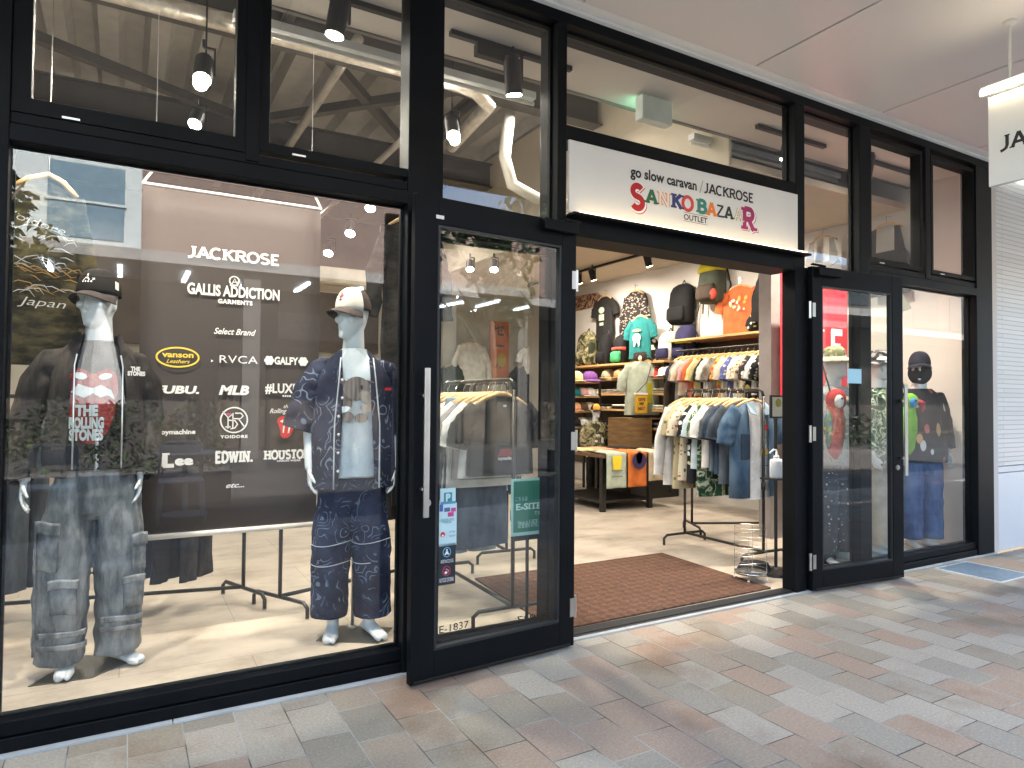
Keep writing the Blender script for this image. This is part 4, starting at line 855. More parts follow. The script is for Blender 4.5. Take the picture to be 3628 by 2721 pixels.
def body(root, spec, vox=.0065):
    mb = MB(); hy = spec['head']; nc = (0, .015, 0)
    prof = [(0, .022, .072, .012), (.012, .036, .088, .03), (.03, .047, .094, .055), (.055, .056, .092, .074), (.085, .064, .091, .088), (.115, .070, .086, .098), (.15, .0745, .093, .105), (.185, .072, .088, .103), (.21, .060, .070, .088), (.228, .036, .04, .055), (.236, .012, .012, .02)]
    HS = spec.get('hs', 1.14); mb.loft([rotz_pts(ell(0, .0, 1.955 - (.236 - z) * HS, w_ * HS, f * HS, b * HS), nc, hy) for z, w_, f, b in prof])
    def hb(c, *r):
        q = MB(); q.ball((0, 0, 0), *[k * HS for k in r], nu=10, nv=8); c2 = rotz_pts([(c[0] * HS, c[1] * HS, 1.955 - (.236 - c[2]) * HS)], nc, hy)[0]
        mb.add([rotz_pts([(v[0] + c2[0], v[1] + c2[1], v[2] + c2[2])], c2, hy)[0] for v in q.v], q.f)
    hb((0, -.094, .094), .0125, .020, .016); hb((0, -.091, .115), .0085, .014, .03); hb((0, -.086, .108), .016, .012, .02)
    hb((0, -.089, .062), .021, .011, .0058); hb((0, -.087, .052), .018, .011, .0065); hb((0, -.083, .018), .022, .014, .017)
    for s in (-1, 1):
        hb((s * .032, -.080, .142), .026, .014, .009); hb((s * .045, -.058, .098), .022, .026, .018); hb((s * .071, .012, .105), .008, .018, .03)
    mb.tube([(0, .03, 1.55), (0, .022, 1.62), (0, .012, 1.69), (0, .008, 1.78)], [.08, .07, .064, .06], 20)
    mb.loft([ell(0, .015, z, w_, f, b) for z, w_, f, b in ((.84, .15, .09, .11), (.95, .17, .1, .12), (1.12, .14, .09, .09), (1.3, .165, .11, .11), (1.42, .185, .115, .11), (1.50, .165, .085, .095), (1.565, .10, .065, .08), (1.63, .06, .055, .06))])
    for s, A in ((-1, spec['armR']), (1, spec['armL'])):
        mb.tube([(s * .13, .02, 1.52), (s * .185, .02, 1.47)] + A[1:], [.045, .042, .038, .028], 14)
        d = (Vector(A[2]) - Vector(A[1])).normalized()
        hand(mb, A[2], d + Vector((0, -.1, 0)), (-s, -.25, 0), (0, -1, .0), spec.get('curl', .5))
    for s, L in ((-1, spec['legR']), (1, spec['legL'])):
        mb.tube([(s * .085, .02, .93)] + L, [.088, .058, .042, .036], 14)
        foot(mb, (L[-1][0], L[-1][1] + .02, spec.get('fz', .008)), spec['feet'][0 if s < 0 else 1])
    o = mb.build('body', MANQ, root, smooth=True)
    q = o.modifiers.new('skin', 'REMESH'); q.mode = 'VOXEL'; q.voxel_size = vox; q.use_smooth_shade = True
    q = o.modifiers.new('smooth', 'SMOOTH'); q.iterations = 3; q.factor = .5
    return o
# ---------------------------------------------------------------- clothes
def folds(a, z, amp, k=6., seed=0., zz=3.): return amp * (nz3(math.sin(a) * k * .35 + seed, math.cos(a) * k * .35, z * zz + seed) + .5 * nz3(math.sin(a) * k + seed, math.cos(a) * k, z * zz * 2.2))
def shell(mb, levels, gap=None, n=56, amp=.012, seed=0., e=.9):
    """cloth around the trunk; levels (z, cx, cy, half width, front, back, gap half width)"""
    rings = []
    for lv in levels:
        z, cx, cy, hw, f, b = lv[:6]; g = None if gap is None else (lv[6] if len(lv) > 6 else gap)
        a0 = 0 if g is None else math.asin(min(.97, g / hw)); r = []
        N_ = n if g is None else n + 1
        for j in range(N_):
            a = 2 * PI * j / n if g is None else a0 + (2 * PI - 2 * a0) * j / n
            s, c = math.sin(a), math.cos(a); k = folds(a, z, amp, 7, seed)
            r.append((cx + (hw + k) * math.copysign(abs(s) ** e, s), cy - ((f if c > 0 else b) + k) * math.copysign(abs(c) ** e, c), z + (0 if g is None else 0)))
        rings.append(r)
    mb.loft(rings, False, False, closed=gap is None)
    return rings
def limb(mb, pts, rad, amp=.008, seed=0., n=26, steps=9, flat=1., bunch=0., k=5., caps=False):
    """sleeve or trouser leg: tube through pts with creases; bunch adds rings of gathered cloth near its end"""
    P_ = [Vector(p) for p in pts]; rings = []; m_ = len(P_) - 1; u = None
    for i in range(m_ * steps + 1):
        t = i / steps; j = min(int(t), m_ - 1); f = t - j; f2 = f
        p = P_[j].lerp(P_[j + 1], f2); r = rad[j] + (rad[j + 1] - rad[j]) * f2
        d = (P_[min(j + 1, m_)] - P_[j]).normalized()
        if j < m_ - 1 and f > .5: d = d.lerp((P_[j + 2] - P_[j + 1]).normalized(), f - .5).normalized()
        if j > 0 and f < .5: d = d.lerp((P_[j] - P_[j - 1]).normalized(), .5 - f).normalized()
        u = Vector((1, 0, 0)); u = (u - d * u.dot(d)).normalized(); q = d.cross(u); rr = []
        T = i / (m_ * steps)
        for a_ in range(n):
            a = 2 * PI * a_ / n; kk = folds(a, T * 2.2, amp, k, seed, 4) + bunch * max(0, T - .45) * math.sin(T * 46 + 1.6 * math.sin(a + seed)) * .02
            rr.append(p + u * math.cos(a) * (r + kk) + q * math.sin(a) * (r * flat + kk))
        rings.append(rr)
    mb.loft(rings, caps, caps); return rings
def grow(o, solid=.004, sub=1):
    q = o.modifiers.new('solid', 'SOLIDIFY'); q.thickness = solid; q.offset = 1
    if sub: q = o.modifiers.new('sub', 'SUBSURF'); q.levels = sub; q.render_levels = sub
    return o
def inside(p, poly):
    x, y = p; c = False; n = len(poly); j = n - 1
    for i in range(n):
        (xi, yi), (xj, yj) = poly[i], poly[j]
        if (yi > y) != (yj > y) and x < (xj - xi) * (y - yi) / (yj - yi) + xi: c = not c
        j = i
    return c
def decal(polys, surf, cell=.003, holes=()):
    """printed shape laid on a curved cloth front: polys in (x, z), surf(x, z) gives the point on the cloth"""
    mb = MB()
    for pi_, poly in enumerate(polys):
        sf_ = surf; surf_ = (lambda x, z, e_=pi_: (lambda q: (q[0], q[1] - .00035 * e_, q[2]))(sf_(x, z)))
        xs = [p[0] for p in poly]; zs_ = [p[1] for p in poly]
        for i in range(int((max(xs) - min(xs)) / cell) + 1):
            for j in range(int((max(zs_) - min(zs_)) / cell) + 1):
                x, z = min(xs) + i * cell, min(zs_) + j * cell
                if inside((x + cell / 2, z + cell / 2), poly) and not any(inside((x, z), h) for h in holes):
                    mb.add([surf_(x, z), surf_(x + cell, z), surf_(x + cell, z + cell), surf_(x, z + cell)], [(0, 1, 2, 3)])
    return mb
def oval(cx, cz, rx, rz, rot=0., n=24):
    c, s = math.cos(rot), math.sin(rot)
    return [(cx + rx * math.cos(a) * c - rz * math.sin(a) * s, cz + rx * math.cos(a) * s + rz * math.sin(a) * c) for a in [2 * PI * i / n for i in range(n)]]
def cap(root, hy, dome, back, brim, z0=1.852, name='cap', panel=None):
    """peaked cap sitting on the head, turned with it; faces -y before turning"""
    nc = (0, .015, 0); rx, ry, hh = .096, .122, .135; A = []
    for i in range(11):
        t = i / 10 * PI / 2; A.append(rotz_pts(ell(0, .008, z0 + hh * math.sin(t), rx * math.cos(t) ** .75 + .002, ry * math.cos(t) ** .75 + .002, ry * math.cos(t) ** .75 + .002, 40), nc, hy))
    mb = MB(); n = 40
    vs = [p for r in A for p in r]; fs = []; mi = []
    for i in range(10):
        for j in range(n):
            a = i * n + j; b = i * n + (j + 1) % n; fs.append((a, b, b + n, a + n)); ang = 2 * PI * (j + .5) / n; mi.append(0 if math.cos(ang) > .1 else 1)
    mb.v = vs; mb.f = fs; mb.mi = mi
    c = mb.build(name, [dome, back], root, smooth=True); grow(c, .003, 0)
    def bf(u, v):
        a = (u - .5) * 2 * math.radians(78); r = v
        x = math.sin(a) * (rx + .004 + r * .012); y = .008 - math.cos(a) * (ry + .002 + r * .088 * (math.cos(a) ** .5)); z = z0 + .012 - r * .026 - (math.sin(a) ** 2) * (.022 + .012 * r)
        return rotz_pts([(x, y, z)], nc, hy)[0]
    br = MB().sheet(bf, 26, 6).build('brim', brim, c, smooth=True); grow(br, .004, 0)
    MB().ball(rotz_pts([(0, .008, z0 + hh + .002)], nc, hy)[0], .008, .008, .005).build('button', back, c)
    def front(x, z):
        t = math.asin(min(.98, max(0, (z - z0) / hh))); k = math.cos(t) ** .75; y = .008 - (ry * k + .006) * math.sqrt(max(.02, 1 - (x / (rx * k + .004)) ** 2)); return rotz_pts([(x, y, z)], nc, hy)[0]
    return c, front
# ---------------------------------------------------------------- first mannequin: dark zip jacket, faded cargo jeans
A_ = thing('mannequin', 'white mannequin in black cap, faded dark jacket and grey cargo jeans at the left', 'mannequin', (-.12, .80, .006), math.radians(3))
A_.scale = (.93, .95, 1)
spA = dict(head=math.radians(-30), armR=[(-.215, .02, 1.50), (-.29, .045, 1.24), (-.312, -.03, .945)], armL=[(.195, .02, 1.50), (.225, .05, 1.24), (.208, -.02, .955)], legR=[(-.115, .0, .52), (-.12, .02, .12), (-.105, .02, .05)], legL=[(.105, .0, .52), (.11, .05, .12), (.112, .05, .05)], feet=(math.radians(-8), math.radians(34)), curl=.45)
body(A_, spA)
CHAR = fade('faded_black_cloth', (.018, .018, .02), (.06, .056, .053), (7, 7, 3)); TEEB = cloth('washed_black_tee', (.011, .011, .012))
m_ = MB(); shell(m_, [(.985, 0, .0, .2, .135, .13), (1.1, 0, .0, .195, .13, .125), (1.3, 0, .0, .2, .135, .125), (1.45, 0, .0, .205, .125, .12), (1.54, 0, .0, .185, .105, .11), (1.595, 0, .01, .11, .08, .085), (1.625, 0, .015, .078, .072, .07)], amp=.008, seed=3)
tA = grow(m_.build('tshirt', TEEB, A_, smooth=True), .003)
def sA(x, z):
    t = (z - .985); f = .137 - .012 * max(0, (z - 1.4) / .15); return (x, -(f + folds(math.atan2(x, f), z, .008, 7, 3)) * (max(.05, 1 - (abs(x) / .205) ** 2.2) ** .45) - .008, z)
tg = lambda pts: [(a * 1.0, b) for a, b in pts]
cx, cz, k = -.03, 1.30, .33
LIP = [(-.40, .30), (-.36, .46), (-.22, .56), (-.06, .50), (.02, .46), (.10, .50), (.26, .56), (.40, .48), (.44, .32), (.42, .08), (.38, -.15), (.25, -.42), (.05, -.55), (-.14, -.54), (-.28, -.42), (-.36, -.18), (-.42, .04), (-.44, .18)]
RGL = spots('red_glitter', (.20, .012, .015), [(.2, .012, .015), (.2, .012, .015), (.6, .5, .48)], 190, .22)
decal([[(cx + a * k * .82, cz + b * k) for a, b in LIP]], lambda x, z: sA(x, z), .004).build('print', RGL, tA)
PW = pm('pale_blue_print', (.48, .56, .58), rough=.8, var=.12, vs=20)
up = lambda f: (lambda x, z: (lambda q: (q[0], q[1] - .0022, q[2]))(f(x, z)))
W1 = [[(-.34, .20), (-.22, .32), (-.08, .28), (.02, .26), (.14, .31), (.32, .24), (.38, .1), (.26, .16), (.14, .13), (.02, .19), (-.12, .12), (-.24, .16)], oval(-.19, .44, .11, .05, -.15), oval(.22, .44, .11, .045, .15)]
decal([[(cx + a * k * .82, cz + b * k) for a, b in p_] for p_ in W1], up(sA), .003).build('print', PW, tA)
for s_, z_, wd in (('THE', 1.255, .10), ('ROLLING', 1.195, .155), ('STONES', 1.138, .15)):
    q = MB(); text(q, s_, (cx - .02, 0, z_), XU, ZU, w=wd, h=.05, bold=.06)
    q2 = MB(); q2.v = [(lambda p_: (p_[0], p_[1] - .0026, p_[2]))(sA(v[0], v[2])) for v in q.v]; q2.f = q.f; q2.mi = q.mi; q2.build('lettering', PW, tA)
JK = fade('faded_charcoal_jacket', (.016, .0145, .0135), (.07, .06, .054), (9, 9, 2.4), .42, .66)
m_ = MB(); LV = [(.955, -.012, .005, .20, .145, .14, .112), (.985, -.01, .005, .205, .15, .145, .115), (1.0, -.01, .005, .222, .165, .155, .118), (1.06, -.01, .005, .232, .17, .155, .122), (1.2, -.005, .005, .222, .165, .15, .122), (1.36, 0, .005, .215, .16, .15, .118), (1.47, 0, .005, .215, .145, .14, .105), (1.545, 0, .01, .19, .118, .125, .09), (1.60, 0, .015, .135, .092, .095, .082), (1.63, 0, .02, .1, .085, .085, .075), (1.665, 0, .025, .098, .08, .085, .078)]
shell(m_, LV, .12, amp=.013, seed=9)
limb(m_, [(-.11, .015, 1.54), (-.2, .02, 1.50), (-.268, .035, 1.40), (-.322, .05, 1.22), (-.330, -.02, .985), (-.316, -.035, .945)], [.05, .074, .078, .072, .066, .045], .014, 1, bunch=.75)
limb(m_, [(.10, .015, 1.54), (.17, .02, 1.505), (.225, .035, 1.40), (.25, .055, 1.22), (.228, -.01, .985), (.214, -.03, .945)], [.05, .074, .078, .072, .066, .045], .014, 5, bunch=.75)
jA = grow(m_.build('jacket', JK, A_, smooth=True), .005)
for s in (-1, 1): MB().tube([(s * (.108 if z < 1.5 else .098), -.170 + max(0, z - 1.2) * .16, z) for z in [1.0 + i * .055 for i in range(11)]], .0045, 6).build('zip', STEEL, jA)
q = MB(); text(q, 'THE', (.165, -.158, 1.475), (1, .45, 0), ZU, w=.045, h=.02, bold=.06); text(q, 'STONES', (.17, -.158, 1.452), (1, .45, 0), ZU, w=.085, h=.02, bold=.06); q.build('lettering', WHT, jA)
DEN = fade('washed_grey_denim', (.095, .107, .113), (.33, .35, .355), (13, 13, 4), .38, .66)
m_ = MB(); m_.loft([ell(0, .01, z, w_, f, b, 32) for z, w_, f, b in ((1.03, .165, .115, .12), (.95, .185, .125, .135), (.86, .205, .13, .135), (.78, .2, .115, .12), (.74, .17, .08, .09))])
limb(m_, [(-.10, .01, .9), (-.135, .0, .6), (-.142, .0, .34), (-.146, .0, .06)], [.105, .128, .126, .112], .012, 2, steps=12, bunch=.5, caps=True); limb(m_, [(.10, .01, .9), (.12, .0, .6), (.122, .02, .34), (.12, .03, .06)], [.105, .122, .12, .108], .012, 7, steps=12, bunch=.5, caps=True)
jn = m_.build('cargo_jeans', DEN, A_, smooth=True); q = jn.modifiers.new('rm', 'REMESH'); q.mode = 'VOXEL'; q.voxel_size = .0075; q.use_smooth_shade = True
q = jn.modifiers.new('smooth', 'SMOOTH'); q.iterations = 2
PCK = fade('denim_pocket', (.11, .122, .13), (.36, .38, .385), (14, 14, 8), .38, .66)
def legpatch(cx, cy, r, a0, a1, z0, z1, off=.012, fl=True):
    f = lambda u, v: (cx + math.sin(a0 + (a1 - a0) * u) * (r + off * (1 - (2 * u - 1) ** 8) * (1 if fl else .8)), cy - math.cos(a0 + (a1 - a0) * u) * (r + off), z0 + (z1 - z0) * v + .006 * math.sin(u * 5))
    o = MB().sheet(f, 10, 4).build('pocket', PCK, jn, smooth=True); q = o.modifiers.new('s', 'SOLIDIFY'); q.thickness = .014; return o
R_ = math.radians
for c_, r_, lst in (((-.137, .0), .128, ((-70, -8, .69, .75), (-62, -12, .52, .69), (-30, 35, .43, .475), (-24, 30, .31, .43), (-55, 60, .2, .225), (-60, 62, .14, .165))), ((.12, .0), .122, ((25, 85, .60, .66), (28, 80, .48, .60), (5, 72, .42, .455), (8, 66, .30, .42), (-45, 66, .235, .262), (-48, 66, .19, .212)))):
    for a0, a1, z0, z1 in lst: legpatch(c_[0], c_[1] + (.012 if z1 < .3 else 0), r_, R_(a0), R_(a1), z0, z1, .014 if z1 - z0 < .08 else .007)
MB().tube([(-.137 - .128 * math.sin(R_(58)) - .01, -.075, z) for z in (.74, .6, .45, .3, .12)], .006, 6).build('side_strap', PCK, jn)
BKC = cloth('black_twill', (.014, .013, .013)); BRM = cloth('dark_taupe_twill', (.05, .042, .04))
c, fr = cap(A_, spA['head'], BKC, BKC, BRM)
q = MB(); text(q, 'A', (-.005, 0, 1.915), XU, ZU, w=.032, h=.036, bold=.0); text(q, '....', (.0, 0, 1.905), XU, ZU, w=.05, h=.05); text(q, 'z', (.028, 0, 1.918), XU, ZU, w=.014, h=.014)
q2 = MB(); q2.v = [fr(v[0], v[2]) for v in q.v]; q2.f = q.f; q2.mi = q.mi; q2.build('lettering', WHT, c)
a = rotz_pts([(.098, -.02, 1.885), (.1005, .012, 1.88), (.0985, .014, 1.92), (.095, -.017, 1.925)], (0, .015, 0), spA['head']); MB().add(a, [(0, 1, 2, 3)]).build('patch', WHT, c)
PLT = pm('dark_steel_plate', (.17, .165, .15), rough=.3, metal=.8)
MB().add([(-.27, -.12, .0), (.0, -.16, .0), (.235, .03, .0), (-.05, .22, .0), (-.27, -.12, .004), (.0, -.16, .004), (.235, .03, .004), (-.05, .22, .004)], [(0, 3, 2, 1), (4, 5, 6, 7), (0, 1, 5, 4), (1, 2, 6, 5), (2, 3, 7, 6), (3, 0, 4, 7)]).build('base_plate', PLT, A_)
# ---------------------------------------------------------------- second mannequin: open navy patterned shirt and trousers
B_ = thing('mannequin', 'white mannequin in white fronted cap with open navy patterned shirt and trousers', 'mannequin', (1.14, .66, .006), math.radians(-8))
B_.scale = (.92, .95, 1)
spB = dict(head=math.radians(-50), armR=[(-.21, .02, 1.50), (-.262, .04, 1.22), (-.262, -.05, .955)], armL=[(.21, .02, 1.50), (.26, .05, 1.22), (.245, -.03, .945)], legR=[(-.11, -.01, .52), (-.105, .01, .14), (-.10, .02, .05)], legL=[(.11, -.02, .52), (.115, -.02, .14), (.112, -.03, .05)], feet=(R_(-14), R_(16)), curl=.55)
body(B_, spB)
LBT = fade('pale_blue_tee', (.52, .62, .68), (.72, .77, .79), (3, 3, 3), .4, .62)
m_ = MB(); LT = [(.90, 0, .0, .205, .15, .13), (1.0, 0, .0, .2, .145, .13), (1.2, 0, .0, .2, .14, .125), (1.42, 0, .0, .205, .13, .12), (1.54, 0, .0, .175, .1, .11), (1.6, 0, .01, .1, .078, .085), (1.635, 0, .015, .07, .066, .068)]; shell(m_, LT, amp=.013, seed=21)
tB = grow(m_.build('tshirt', LBT, B_, smooth=True), .003)
def sB(x, z):
    f = .148 - .016 * max(0, (z - 1.2) / .25); return (x, -(f + folds(math.atan2(x, f), z, .013, 7, 21)) * (max(.05, 1 - (abs(x) / .205) ** 2.2) ** .45) - .008, z)
DGC = [('dog_grey', (.20, .17, .15)), ('dog_dark', (.11, .09, .08)), ('dog_muzzle', (.34, .29, .25))]
dx, dz = .0, 1.37
dg = [(ink('dog_dark', DGC[1][1]), [oval(dx - .055, dz + .0, .03, .07, .25), oval(dx + .012, dz + .052, .075, .012, 0)]), (ink('dog_grey', DGC[0][1]), [oval(dx - .0, dz + .025, .062, .052), oval(dx - .045, dz - .095, .03, .022), oval(dx + .02, dz - .1, .03, .02)]), (ink('dog_muzzle', DGC[2][1]), [oval(dx + .05, dz - .012, .045, .026, -.35), oval(dx + .045, dz - .06, .03, .018, -.2)]), (BLK, [oval(dx + .092, dz - .012, .010, .010), oval(dx + .022, dz + .032, .006, .010)]), (ink('bone_white', (.72, .78, .80)), [oval(dx - .065, dz - .065, .035, .013, .2), oval(dx + .115, dz - .035, .03, .010, .3)])]
dg = [(mt, [[(dx + (a - dx) * 1.3, dz + (b - dz) * 1.3) for a, b in p_] for p_ in ps_]) for mt, ps_ in dg]
for i, (mt, ps_) in enumerate(dg): decal(ps_, (lambda e_: (lambda x, z: (lambda q: (q[0], q[1] - e_, q[2]))(sB(x, z))))(.001 + .0012 * i), .003).build('print', mt, tB)
NVY = paisley('navy_paisley_cloth', (.010, .013, .030), (.035, .042, .075), (.17, .21, .28), 8)
m_ = MB(); LS = [(.845, 0, .005, .275, .185, .16, .10), (.9, 0, .005, .272, .18, .16, .095), (1.05, 0, .005, .255, .17, .155, .085), (1.25, 0, .005, .245, .16, .15, .075), (1.42, 0, .005, .245, .145, .145, .07), (1.53, 0, .01, .205, .115, .125, .075), (1.59, 0, .015, .125, .09, .095, .075), (1.625, 0, .02, .088, .08, .082, .068)]
shell(m_, LS, .09, amp=.011, seed=31)
limb(m_, [(-.11, .015, 1.53), (-.2, .02, 1.495), (-.258, .03, 1.38), (-.315, .04, 1.17)], [.05, .08, .095, .105], .013, 11, steps=10, flat=.85); limb(m_, [(.11, .015, 1.53), (.2, .02, 1.495), (.258, .035, 1.38), (.31, .05, 1.15)], [.05, .08, .095, .105], .013, 17, steps=10, flat=.85)
sh = grow(m_.build('shirt', NVY, B_, smooth=True), .004)
PIP = cloth('pale_piping', (.55, .58, .6))
for s in (-1, 1): MB().tube([(s * ((.135 if z < 1.2 else .135 - .03 * (z - 1.2) / .3)), -(.172 - .055 * max(0, z - 1.2)) + (.05 * max(0, z - 1.48) * 4), z) for z in [.85 + i * .0725 for i in range(11)]], .0042, 6).build('piping', PIP, sh, smooth=True)
for z in (.95, 1.05, 1.15, 1.25, 1.35, 1.45): MB().ball((-.112 + .02 * (z > 1.3), -.182 + .05 * max(0, z - 1.2), z), .008, .004, .008).build('button', WHITEP, sh)
MB().box(.165, .205, -.162, -.158, 1.395, 1.41).build('chest_tab', RED, sh)
NVP = paisley('navy_paisley_trousers', (.008, .012, .034), (.026, .036, .078), (.13, .17, .25), 8.5)
m_ = MB(); m_.loft([ell(0, .01, z, w_, f, b, 32) for z, w_, f, b in ((1.02, .165, .115, .12), (.94, .19, .125, .135), (.85, .21, .13, .135), (.78, .205, .115, .12), (.73, .17, .08, .09))])
limb(m_, [(-.10, .01, .88), (-.118, -.0, .58), (-.125, -.0, .34), (-.128, -.0, .125)], [.1, .118, .115, .112], .011, 3, steps=12, caps=True); limb(m_, [(.10, .01, .88), (.118, -.01, .58), (.128, -.02, .34), (.135, -.02, .11)], [.1, .118, .115, .115], .011, 8, steps=12, caps=True)
tr_ = m_.build('trousers', NVP, B_, smooth=True); q = tr_.modifiers.new('rm', 'REMESH'); q.mode = 'VOXEL'; q.voxel_size = .0075; q.use_smooth_shade = True
q = tr_.modifiers.new('smooth', 'SMOOTH'); q.iterations = 2
for s, r_ in ((-1, .1205), (1, .1205)):
    for z in (.43, .54): MB().tube([(s * .12 + (r_ + .006) * math.sin(R_(a)), -.004 - (r_ + .008) * math.cos(R_(a)), z + .01 * math.sin(R_(a * 2))) for a in range(-75, 80, 12)], .0022, 5).build('seam', PIP, tr_)
CRW = cloth('cream_front_panel', (.72, .68, .6)); BNM = cloth('brown_mesh_cloth', (.06, .045, .04)); BNB = cloth('taupe_brim', (.085, .066, .062))
c, fr = cap(B_, spB['head'], CRW, BNM, BNB)
em = [oval(.0, 1.925, .006, .022), oval(-.014, 1.93, .005, .016, .7), oval(.014, 1.93, .005, .016, -.7), oval(0, 1.945, .012, .006), oval(0, 1.905, .014, .005)]
decal(em, lambda x, z: fr(x * 1.0, z), .002).build('emblem', ink('brown_red_ink', (.22, .05, .035)), c)
MB().add([(-.21, -.05, 0), (.13, -.22, 0), (.27, .02, 0), (-.07, .19, 0), (-.21, -.05, .004), (.13, -.22, .004), (.27, .02, .004), (-.07, .19, .004)], [(0, 3, 2, 1), (4, 5, 6, 7), (0, 1, 5, 4), (1, 2, 6, 5), (2, 3, 7, 6), (3, 0, 4, 7)]).build('base_plate', PLT, B_)
MB().cyl((.03, .1, .004), (.03, .1, .75), .011).lathe([(.03, .004), (.03, .012), (.012, .02)], (.03, .1, 0), 14).build('support_rod', STEEL, B_, smooth=True)
# ================================================================ racks and hanging clothes
HWOOD = wood('pale_hanger_wood', (.55, .33, .13), (.68, .44, .2), (8, 8, 8)); CHROME = pm('hook_steel', (.55, .53, .5), rough=.25, metal=1)
def garment(kind, mat, label, cat='shirt', W=.25, L=.70, name='hanging_shirt', group=None, amp=.014, seed=0., collar=None, hang=True, dep=.05, sl=None, trim=None):
    """clothes on a wooden hanger; origin at the rail, cloth in the local x-z plane"""
    t = thing(name, label, cat, (0, 0, 0), group=group, local=True); s = seed
    mb = MB()
    if kind == 'trousers':
        for q in (-1, 1): limb(mb, [(q * W * .36, 0, -.12), (q * W * .42, 0, -.12 - L * .45), (q * W * .48, 0, -.12 - L)], [W * .46, W * .44, W * .46], amp, s + q, n=18, flat=.45)
        mb.loft([ell(0, 0, z, W * k, .045, .045, 24) for z, k in ((-.11, .8), (-.2, .86), (-.3, .84))], True, True)
    else:
        LV = [(-L - .1, 0, 0, W * 1.02, dep, dep), (-L * .75 - .1, 0, 0, W, dep, dep), (-L * .5 - .1, 0, 0, W * .97, dep, dep), (-.32, 0, 0, W * .95, dep * .9, dep * .9), (-.22, 0, 0, W * .93, dep * .8, dep * .8), (-.165, 0, 0, W * .84, dep * .6, dep * .6), (-.128, 0, 0, W * .52, dep * .55, dep * .55), (-.105, 0, 0, W * .3, dep * .6, dep * .55)]
        shell(mb, LV, amp=amp, seed=s, n=40, e=.8)
        sl = sl or (.24 if kind == 'tee' else .6)
        for q in (-1, 1): limb(mb, [(q * W * .72, 0, -.185), (q * (W + .05), .0, -.185 - sl * .5), (q * (W + .075), .0, -.185 - sl)], [.07, .075, .07] if kind == 'tee' else [.07, .062, .048], amp * .8, s + q, n=16, steps=6, flat=.5)
    g = mb.build('garment', mat, t, smooth=True)
    if collar:
        c = MB(); c.add([(-.034, -dep * .6 - .002, -.099), (.034, -dep * .6 - .002, -.099), (.012, -dep - .012, -.2), (-.012, -dep - .012, -.2)], [(3, 2, 1, 0)])
        for q in (-1, 1): c.add([(q * .012, -dep - .012, -.20), (q * .075, -dep - .008, -.19), (q * .085, -dep * .4, -.115), (q * .03, -dep * .6, -.10)], [(0, 1, 2, 3) if q < 0 else (3, 2, 1, 0)])
        cc = c.build('collar', collar, t); cc.modifiers.new('s', 'SOLIDIFY').thickness = .006
        MB().box(-.012, .012, -dep - .016, -dep - .010, -L - .08, -.2).build('placket', collar, t)
    if hang:
        MB().tube([(-W * .8, 0, -.158), (-W * .5, 0, -.118), (-.03, 0, -.088), (.03, 0, -.088), (W * .5, 0, -.118), (W * .8, 0, -.158)], [.011, .014, .017, .017, .014, .011], 8).build('hanger', HWOOD, t, smooth=True)
        MB().tube([(0, 0, -.085), (0, 0, -.045), (.012, 0, -.028), (.018, 0, -.004), (.0, 0, .012), (-.016, 0, .0)], .0035, 6).build('hook', CHROME, t)
    return t
def put(t, x, y, z, rz=0.): t.location = (x, y, z); t.rotation_euler = (0, 0, rz); return t
def rack(label, a, b, h, fl=.26, zb=.1, foot_dir=None):
    """black pipe garment rack from a to b (x, y of its two posts)"""
    a, b = Vector((a[0], a[1], 0)), Vector((b[0], b[1], 0)); t = thing('garment_rack', label, 'clothes rack', (a + b) / 2, group='black pipe garment racks')
    d = (b - a).normalized(); f = Vector(foot_dir).normalized() if foot_dir else Vector((-d.y, d.x, 0)); H = Vector((0, 0, h)); r = .0125
    MB().tube([a + Vector((0, 0, h - .06)), a + H - Vector((0, 0, .015)) + d * .015, a + H + d * .05, b + H - d * .05, b + H - Vector((0, 0, .015)) - d * .015, b + Vector((0, 0, h - .06))], r, 10).build('rail', BLACKM, t, smooth=True)
    for p in (a, b):
        MB().cyl(p + Vector((0, 0, zb)), p + Vector((0, 0, h - .06)), r).cyl(p + Vector((0, 0, .62)), p + Vector((0, 0, .68)), .018).build('post', BLACKM, t, smooth=True)
        ft = MB().tube([p - f * fl, p - f * fl + Vector((0, 0, zb * .72)), p - f * (fl - .035) + Vector((0, 0, zb)), p + f * (fl - .035) + Vector((0, 0, zb)), p + f * fl + Vector((0, 0, zb * .72)), p + f * fl], r, 10).build('foot', BLACKM, t, smooth=True)
        for s in (-1, 1): MB().cyl(p + s * f * fl, p + s * f * fl + Vector((0, 0, .014)), .0135).build('end_cap', CHROME, ft)
    MB().cyl(a + Vector((0, 0, zb + .005)), b + Vector((0, 0, zb + .005)), r).build('base_bar', BLACKM, t, smooth=True)
    return t
# colours of cloth
W_ = cloth('white_cotton', (.70, .68, .64)); BK = cloth('black_cotton', (.02, .019, .019)); CR = cloth('cream_cotton', (.66, .58, .44)); KH = cloth('khaki_cotton', (.36, .29, .18)); OR_ = cloth('orange_cotton', (.62, .14, .05)); PK = cloth('pink_cotton', (.62, .34, .32)); YE = cloth('pale_yellow_cotton', (.70, .58, .28)); GN = cloth('sage_cotton', (.42, .47, .38)); GY = cloth('grey_cotton', (.28, .27, .26)); TE = cloth('teal_cotton', (.02, .16, .16)); BRN2 = cloth('brown_cotton', (.10, .06, .04)); MAR = cloth('maroon_cotton', (.28, .05, .05))
DN1 = fade('mid_denim', (.055, .10, .16), (.16, .23, .30), (6, 6, 2)); DN2 = fade('dark_denim', (.018, .03, .055), (.05, .075, .11), (6, 6, 2)); DN3 = fade('light_denim', (.20, .29, .36), (.36, .45, .50), (6, 6, 2)); DN4 = fade('slate_denim', (.05, .06, .075), (.13, .15, .17), (6, 6, 2))
